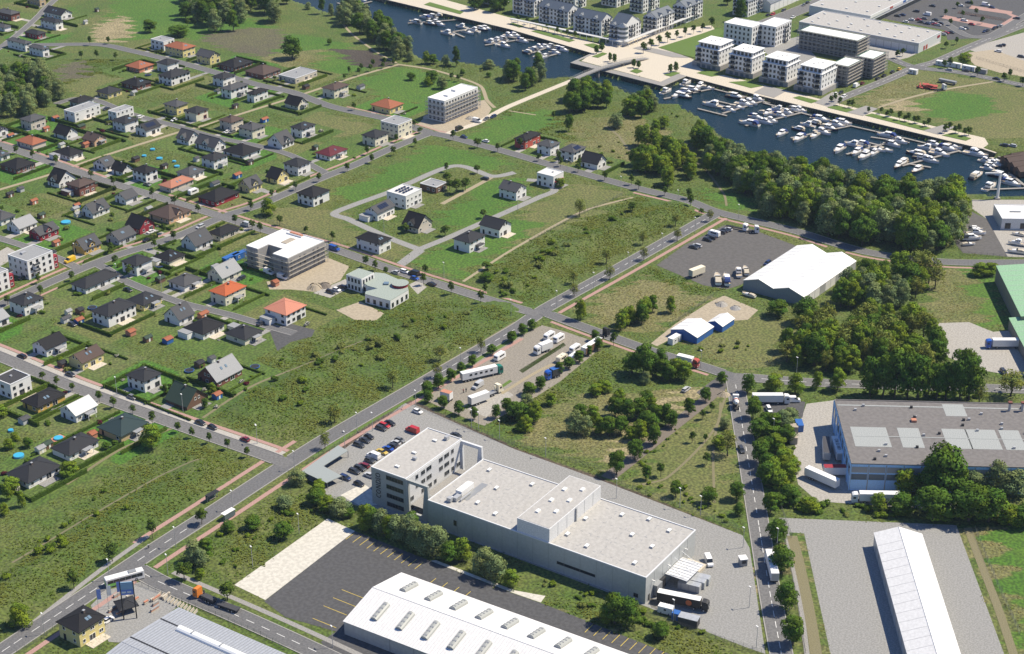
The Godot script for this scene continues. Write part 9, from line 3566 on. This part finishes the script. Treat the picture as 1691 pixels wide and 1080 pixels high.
	for k in 16:
		var x0 := -L / 2 + L * k / 16; var x1 := -L / 2 + L * (k + 1) / 16
		var y0 := 0.4 + 2.4 * sin(PI * k / 16.0); var y1 := 0.4 + 2.4 * sin(PI * (k + 1) / 16.0)
		dk.quad(Vector3(x0, y0, 1.9), Vector3(x1, y1, 1.9), Vector3(x1, y1, -1.9), Vector3(x0, y0, -1.9)); dk.quad(Vector3(x0, y0 - 0.5, -1.9), Vector3(x1, y1 - 0.5, -1.9), Vector3(x1, y1 - 0.5, 1.9), Vector3(x0, y0 - 0.5, 1.9))
		for z in [-1.9, 1.9]:
			dk.quad(Vector3(x0, y0 - 0.5, z), Vector3(x1, y1 - 0.5, z), Vector3(x1, y1, z), Vector3(x0, y0, z))
			for e in [0.5, 1.1]: rl.tube(Vector3(x0, y0 + e, z), Vector3(x1, y1 + e, z), 0.06, 0.06, 4, false)
			rl.tube(Vector3(x0, y0, z), Vector3(x0, y0 + 1.1, z), 0.05, 0.05, 4, false); rl.tube(Vector3((x0 + x1) / 2, (y0 + y1) / 2, z), Vector3((x0 + x1) / 2, (y0 + y1) / 2 + 1.1, z), 0.04, 0.04, 4, false)
	part("deck", dk.mesh(), mats["path_grey"], o); part("railing", rl.mesh(), mats["steel_grey"], o)
	for x in [-L / 6, L / 6]: part("pier", bx(Vector3(0.8, 6.0, 2.4)), mats["concrete"], o, T(x, -1.5, 0))
	# harbour crane
	o = thing("jib_crane", "white slewing boat crane on the quay of the boat yard", "crane", Vector3(MP.crane[0], 0, MP.crane[1]), 0.0)
	var b := MB.new(); b.tube(Vector3.ZERO, Vector3(0, 13.5, 0), 0.75, 0.55, 12); part("column", b.mesh(), mats["white"], o)
	part("jib", bx(Vector3(8.0, 0.7, 0.6)), mats["white"], o, T(-3.4, 13.3, 0)); part("base", bx(Vector3(2.4, 0.8, 2.4)), mats["concrete"], o, T(0, 0.4, 0))
	# pylon sign
	mat("sign_blue", Color(0.25, 0.4, 0.55), 0.3); mat("flag_blue", Color(0.16, 0.25, 0.6), 0.7)
	o = thing("pylon_sign", "tall twin-legged pylon sign with blue panels above the display yard", "sign", Vector3(MP.pylon[0], 0, MP.pylon[1]), 0.15)
	for x in [-1.9, 1.9]: part("leg", bx(Vector3(0.35, 13.5, 0.35)), mats["black"], o, T(x - 1.0, 6.75, 0))
	part("panel", bx(Vector3(3.6, 2.6, 0.3)), mats["sign_blue"], o, T(-1.0, 12.0, 0.1)); part("panel", bx(Vector3(3.6, 1.8, 0.3)), mats["flag_blue"], o, T(-1.0, 9.7, 0.1))
	for x in [-2.0, -0.4]: part("print_block", bx(Vector3(1.2, 0.6, 0.05)), mats["plastic"], o, T(x, 9.8, 0.28))
	for k in 3:
		o = thing("flag_pole", ["blue banner flag nearest the pylon sign", "white banner flag between the blue ones", "blue banner flag next to the paving samples"][k], "flag", Vector3(MP.pylon[0] - 6.0 - k * 2.6, 0, MP.pylon[1] - 7.0 + k * 2.0), 0.3)
		part("pole", bx(Vector3(0.1, 8.5, 0.1)), mats["galv"], o, T(0, 4.25, 0)); part("banner", bx(Vector3(1.2, 3.6, 0.04)), mats["flag_blue"] if k != 1 else mats["plastic"], o, T(0.65, 6.5, 0))
	# paving display
	var py := Vector3(MP.pylon[0], 0, MP.pylon[1])
	rng.seed = 31
	for k in 14:
		var w := thing("sample_wall", "low sample wall of stone blocks in the paving display", "wall", py + Vector3(rng.randf_range(-9, 8), 0.03, rng.randf_range(-13, -2)), deg_to_rad(54.5), "sample walls in the paving display")
		for e in 3: part("stone_course", bx(Vector3([2.4, 3.2, 1.6][k % 3], 0.34, 0.6)), mats[["path_light", "w_salmon", "block_grey", "concrete"][(k + e) % 4]], w, T(e * 0.08, 0.17 + e * 0.345, 0))
	for k in 12:
		var w := thing("sample_rack", "upright rack of paving slabs beside the display fence", "rack", py + Vector3(5.5 + k * 1.15, 0.03, -12.0 + k * 0.85), deg_to_rad(-20), "slab racks along the display fence")
		part("slab", bx(Vector3(0.12, 1.0, 2.4)), mats["path_light"], w, T(0, 0.5, 0)); part("rack_frame", bx(Vector3(0.5, 0.12, 2.5)), mats["steel_grey"], w, T(0, 0.06, 0))
	o = thing("garden_pavilion", "dark pyramid-roofed pavilion in the paving display", "pavilion", py + Vector3(-3.0, 0, -4.5), deg_to_rad(30))
	part("roof", hip_roof(5.0, 5.0, 2.4, 1.4), mats["r_dark"], o)
	for x in [-2.2, 2.2]:
		for z in [-2.2, 2.2]: part("post", bx(Vector3(0.2, 2.4, 0.2)), mats["black"], o, T(x, 1.2, z))
	# bus shelters
	for k in ["shelter1", "shelter2"]:
		o = thing("bus_shelter", "dark-roofed bus shelter on the bank side of the avenue" if k == "shelter1" else "white-roofed bus shelter across the avenue", "bus shelter", Vector3(MP[k][0], 0.05, MP[k][1]), deg_to_rad(53))
		part("roof", bx(Vector3(5.0, 0.15, 1.9)), mats["r_dark"] if k == "shelter1" else mats["white"], o, T(0, 2.5, 0)); part("back_pane", bx(Vector3(4.8, 1.9, 0.06)), mats["glass_blue"], o, T(0, 1.3, -0.8 if k == "shelter1" else 0.8))
		for x in [-2.3, 2.3]: part("post", bx(Vector3(0.12, 2.5, 0.12)), mats["steel_grey"], o, T(x, 1.25, 0))
		part("bench", bx(Vector3(3, 0.1, 0.45)), mats["deck"], o, T(0, 0.5, 0))
	# loading bay containers and gate house
	var cl := ["grey skip container nearest the hall canopy", "grey skip container in the middle of three", "pale skip container nearest the black lorry"]
	for k in 3:
		o = thing("waste_container", cl[k], "container", Vector3(MP.yard[k * 2], 0.05, MP.yard[k * 2 + 1]), deg_to_rad(-24), "grey containers at the loading bay")
		part("body", bx(Vector3(7.0, 2.3, 2.3)), mats["clad_grey"] if k != 2 else mats["galv"], o, T(0, 1.25, 0)); part("lid", bx(Vector3(4.4, 0.12, 2.4)), mats["roof_metal"], o, T(1.0, 2.46, 0))
		for x in [-2.4, 0.0, 2.4]: part("rib", bx(Vector3(0.15, 2.2, 2.44)), mats["steel_grey"], o, T(x, 1.22, 0))
	var ep := Vector3(MP.yard[6], 0.05, MP.yard[7])
	o = thing("office_trailer", "small white site trailer beside the black lorry", "trailer", ep, deg_to_rad(-24)); part("body", bx(Vector3(4.6, 2.3, 2.2)), mats["white"], o, T(0, 1.5, 0)); part("window", win_mesh(1.0, 0.9), null, o, T(0, 1.8, 1.1))
	for x in [-1.2, 1.2]: part("wheel", wheel_mesh(0.4, 0.25), null, o, T(x, 0.4, 1.0))
	ep = Vector3(MP.yard[8], 0.05, MP.yard[9])
	o = thing("blue_container", "small blue storage container by the yard fence", "container", ep, deg_to_rad(-24)); part("body", bx(Vector3(2.2, 2.4, 2.2)), mats["blue_paint"], o, T(0, 1.2, 0)); part("door", bx(Vector3(0.9, 2.0, 0.06)), mats["steel_grey"], o, T(0, 1.1, 1.12))
	ep = Vector3(MP.yard[10], 0.05, MP.yard[11])
	o = thing("storage_container", "dark storage container with ribbed grey roof at the yard edge", "container", ep, deg_to_rad(-24)); part("body", bx(Vector3(6.0, 2.6, 3.0)), mats["box_dark"], o, T(0, 1.3, 0)); part("roof", bx(Vector3(6.1, 0.1, 3.1)), mats["roof_metal"], o, T(0, 2.66, 0))
	for k in 10: part("roof_rib", bx(Vector3(0.08, 0.06, 3.0)), mats["roof_metal"], o, T(-2.7 + k * 0.6, 2.74, 0))
	o = thing("gate_booth", "small white-roofed gate booth at the yard entrance", "booth", Vector3(MP.booth[0], 0.05, MP.booth[1]), 0.2); part("wall", bx(Vector3(2.2, 2.5, 2.4)), mats["steel_grey"], o, T(0, 1.25, 0)); part("roof", bx(Vector3(2.6, 0.2, 2.8)), mats["white"], o, T(0, 2.6, 0)); part("window", win_mesh(1.4, 1.0, "win_dark"), null, o, T(0, 1.6, 1.2))
	# parking marks on the asphalt lot
	var ym := mat("yellow_paint", Color(0.6, 0.45, 0.06), 0.7)
	for k in MARKS:
		var mk := MB.new(); mk.box(Vector3.ZERO, Vector3(0.16, 0.012, k[3]), Transform3D(Basis(Vector3.UP, -deg_to_rad(k[2])), Vector3(k[0], 0.068, k[1])))
		struct("bay_marking", mk, ym)
	# site cabins, boat houses, skips
	var cl2 := ["blue stacked site cabin by the unfinished grey building", "second blue site cabin at the building site", "white site cabin at the end of the cabin row", "white site cabin second in the cabin row", "white site cabin third in the cabin row", "grey site cabin last in the cabin row", "lone white cabin on the field corner", "dark blue open skip in the factory yard", "tan crate pile at the factory yard edge", "brown crate pile further down the factory yard", "white caravan-like kiosk by the tent shed"]
	for k in CABINS.size():
		var c: Array = CABINS[k]
		o = thing("site_cabin" if k < 7 else "yard_container", cl2[k], "cabin" if k < 7 else "container", Vector3(c[0], 0.04, c[1]), deg_to_rad(c[2]))
		part("body", bx(Vector3(c[3], 2.6, 2.5)), mats[c[4]], o, T(0, 1.3, 0)); part("roof", bx(Vector3(c[3] + 0.1, 0.12, 2.6)), mats["white" if c[4] == "white" else c[4]], o, T(0, 2.67, 0))
		part("window", win_mesh(1.1, 1.0), null, o, T(-c[3] / 4, 1.5, 1.25)); part("door", bx(Vector3(0.9, 2.0, 0.06)), mats["steel_grey"], o, T(c[3] / 4, 1.05, 1.26))
	for k in HUTS.size():
		o = thing("boat_house", ["dark timber boat house first from the promenade end", "dark timber boat house second along the jetty", "dark timber boat house third along the jetty", "dark timber boat house fourth along the jetty", "dark timber boat house at the jetty end"][k], "boat house", Vector3(HUTS[k][0], -1.6, HUTS[k][1]), deg_to_rad(20), "timber boat houses")
		part("wall", gable_walls(9, 5.5, 3.2, 1.6), mats["w_wood"], o); part("roof", gable_roof(9, 5.5, 3.2, 1.6), mats["r_brown"], o); part("door", bx(Vector3(0.06, 2.2, 2.4)), mats["black"], o, T(-4.52, 1.2, 0))
	# heaps on the building sites and in the yards
	for k in HEAPS.size():
		var hb := MB.new()
		rng.seed = 90 + k
		var n := 14
		for a in n:
			var r0: float = HEAPS[k][2] * rng.randf_range(0.85, 1.1); var q0 := Vector3(cos(TAU * a / n) * r0, 0, sin(TAU * a / n) * r0); var q1 := Vector3(cos(TAU * (a + 1) / n) * r0, 0, sin(TAU * (a + 1) / n) * r0)
			var u0 := q0 * 0.45 + Vector3(0, r0 * 0.38, 0); var u1 := q1 * 0.45 + Vector3(0, r0 * 0.38, 0)
			hb.quad(q1, q0, u0, u1); hb.tri(u0, Vector3(0, r0 * 0.5, 0), u1)
		o = solid("sand_heap", hb, mats[HEAPS[k][3]], ["brown earth heap beside the nursery parking", "tan sand heap by the building site", "pale sand heap at the unfinished flats", "grey rubble heap at the unfinished flats", "straw-coloured heap at the lane corner", "rubble heap in the builders yard", "grey rubble heap by the blue-walled tent shed"][k], "heap")
		o.position = Vector3(HEAPS[k][0], 0.02, HEAPS[k][1])
	# people
	for k in PEOPLE.size(): person(k, PEOPLE[k])

func person(k: int, p: Array) -> void:
	# one continuous figure: a tapered capsule field meshed as rings round joined limbs
	var shirt: String = ["w_red", "black", "plastic"][k]
	var o := thing("person", ["person in dark clothes beside the silver van", "second person in dark clothes beside the silver van", "person in white top riding a bicycle on the avenue"][k], "person", Vector3(p[0], 0.08, p[1]), deg_to_rad(p[2]))
	var b := MB.new()
	var lift := 0.35 if k == 2 else 0.0
	for s in [-1, 1]:
		b.tube(Vector3(s * 0.11, 0.0 + lift * 0.6, 0.0), Vector3(s * 0.11, 0.48 + lift, -0.02 - lift * 0.6), 0.06, 0.075, 7)
		b.tube(Vector3(s * 0.11, 0.48 + lift, -0.02 - lift * 0.6), Vector3(s * 0.09, 0.92 + lift * 0.4, 0), 0.08, 0.11, 7)
		b.tube(Vector3(s * 0.11, 0.04 + lift * 0.6, 0.06), Vector3(s * 0.12, 0.04 + lift * 0.6, -0.2), 0.05, 0.045, 6)
		b.tube(Vector3(s * 0.2, 1.42 + lift * 0.3, 0), Vector3(s * 0.26, 1.12 + lift * 0.3, -0.04 - lift * 0.5), 0.055, 0.05, 6)
		b.tube(Vector3(s * 0.26, 1.12 + lift * 0.3, -0.04 - lift * 0.5), Vector3(s * 0.24, 0.85 + lift * 0.7, -0.14 - lift), 0.045, 0.035, 6)
	b.tube(Vector3(0, 0.86 + lift * 0.4, 0), Vector3(0, 1.15 + lift * 0.35, 0), 0.17, 0.16, 9); b.tube(Vector3(0, 1.15 + lift * 0.35, 0), Vector3(0, 1.46 + lift * 0.3, -0.02), 0.16, 0.2, 9); b.tube(Vector3(0, 1.46 + lift * 0.3, -0.02), Vector3(0, 1.56 + lift * 0.3, -0.02), 0.12, 0.06, 8)
	part("body", b.mesh(), mats["black"], o)
	b = MB.new(); b.tube(Vector3(0, 1.1 + lift * 0.35, 0), Vector3(0, 1.47 + lift * 0.3, -0.02), 0.185, 0.215, 9); part("shirt", b.mesh(), mats[shirt], o)
	b = MB.new()
	for e in 4:
		var y0 := 1.56 + e * 0.06; var rr := [0.07, 0.1, 0.1, 0.08, 0.02]
		b.tube(Vector3(0, y0 + lift * 0.3, -0.02), Vector3(0, y0 + 0.06 + lift * 0.3, -0.02), rr[e], rr[e + 1], 8)
	part("head", b.mesh(), mats["w_peach"], o)
	b = MB.new(); b.tube(Vector3(0, 1.7 + lift * 0.3, 0.0), Vector3(0, 1.82 + lift * 0.3, 0.0), 0.11, 0.05, 8); part("hair", b.mesh(), mats["w_wood"], o)
	if k == 2:
		var bi := thing("bicycle", "bicycle under the rider on the avenue", "bicycle", Vector3(p[0], 0.08, p[1]), deg_to_rad(p[2]))
		for z in [-0.55, 0.5]:
			var w := MB.new()
			for e in 14: w.tube(Vector3(0, 0.34 + 0.33 * sin(TAU * e / 14), z + 0.33 * cos(TAU * e / 14)), Vector3(0, 0.34 + 0.33 * sin(TAU * (e + 1) / 14), z + 0.33 * cos(TAU * (e + 1) / 14)), 0.025, 0.025, 4, false)
			part("wheel", w.mesh(), mats["rubber"], bi)
		var fr := MB.new()
		for e in [[Vector3(0, 0.34, 0.5), Vector3(0, 0.9, 0.2)], [Vector3(0, 0.34, 0.0), Vector3(0, 0.9, 0.2)], [Vector3(0, 0.34, 0.0), Vector3(0, 0.85, -0.4)], [Vector3(0, 0.85, 0.2), Vector3(0, 0.88, -0.4)], [Vector3(0, 0.34, -0.55), Vector3(0, 1.05, -0.4)], [Vector3(-0.25, 1.05, -0.4), Vector3(0.25, 1.05, -0.4)]]: fr.tube(e[0], e[1], 0.025, 0.025, 5)
		part("frame", fr.mesh(), mats["steel_grey"], bi)

func _ready() -> void:
	var cam := Camera3D.new()
	cam.name = "camera"
	cam.position = CAM_POS; cam.rotation_degrees = Vector3(-CAM_PITCH, 0, 0); cam.fov = CAM_FOV
	cam.near = 1.0; cam.far = 6000.0; cam.current = true
	add_child(cam)
	var sun := DirectionalLight3D.new()
	sun.name = "sun"
	sun.light_energy = 1.45; sun.light_color = Color(1.0, 0.955, 0.87); sun.light_angular_distance = 0.53; sun.shadow_enabled = true
	add_child(sun)
	sun.look_at_from_position(Vector3.ZERO, Vector3(-3.66, -5.35, 0.93))
	var env := Environment.new()
	var sky := Sky.new()
	var sm := ProceduralSkyMaterial.new()
	sm.sky_top_color = Color(0.3, 0.44, 0.68); sm.sky_horizon_color = Color(0.64, 0.7, 0.76); sm.sky_curve = 0.16
	sm.ground_horizon_color = Color(0.55, 0.6, 0.62); sm.ground_bottom_color = Color(0.2, 0.22, 0.18)
	sm.sky_energy_multiplier = 0.9; sm.sun_angle_max = 1.0
	sky.sky_material = sm
	env.background_mode = Environment.BG_SKY; env.sky = sky
	env.tonemap_mode = Environment.TONE_MAPPER_LINEAR
	env.tonemap_exposure = 1.56
	env.sdfgi_enabled = true; env.ssao_enabled = true; env.ssil_enabled = true
	env.fog_enabled = true; env.fog_density = 0.00004; env.fog_light_color = Color(0.7, 0.78, 0.88)
	var we := WorldEnvironment.new()
	we.name = "environment"; we.environment = env
	add_child(we)
	make_materials()
	mat("bus_green", Color(0.2, 0.5, 0.1), 0.5)
	make_ground(); print("ground ", Time.get_ticks_msec())
	make_roads(); make_water(); print("roads ", Time.get_ticks_msec())
	make_office(); make_halls(); make_blocks(); print("blocks ", Time.get_ticks_msec())
	make_houses(); print("houses ", Time.get_ticks_msec())
	make_cars(); make_trucks(); make_boats(); print("vehicles ", Time.get_ticks_msec())
	make_trees(); print("trees ", Time.get_ticks_msec())
	make_small(); finish_labels(); print("done ", Time.get_ticks_msec())
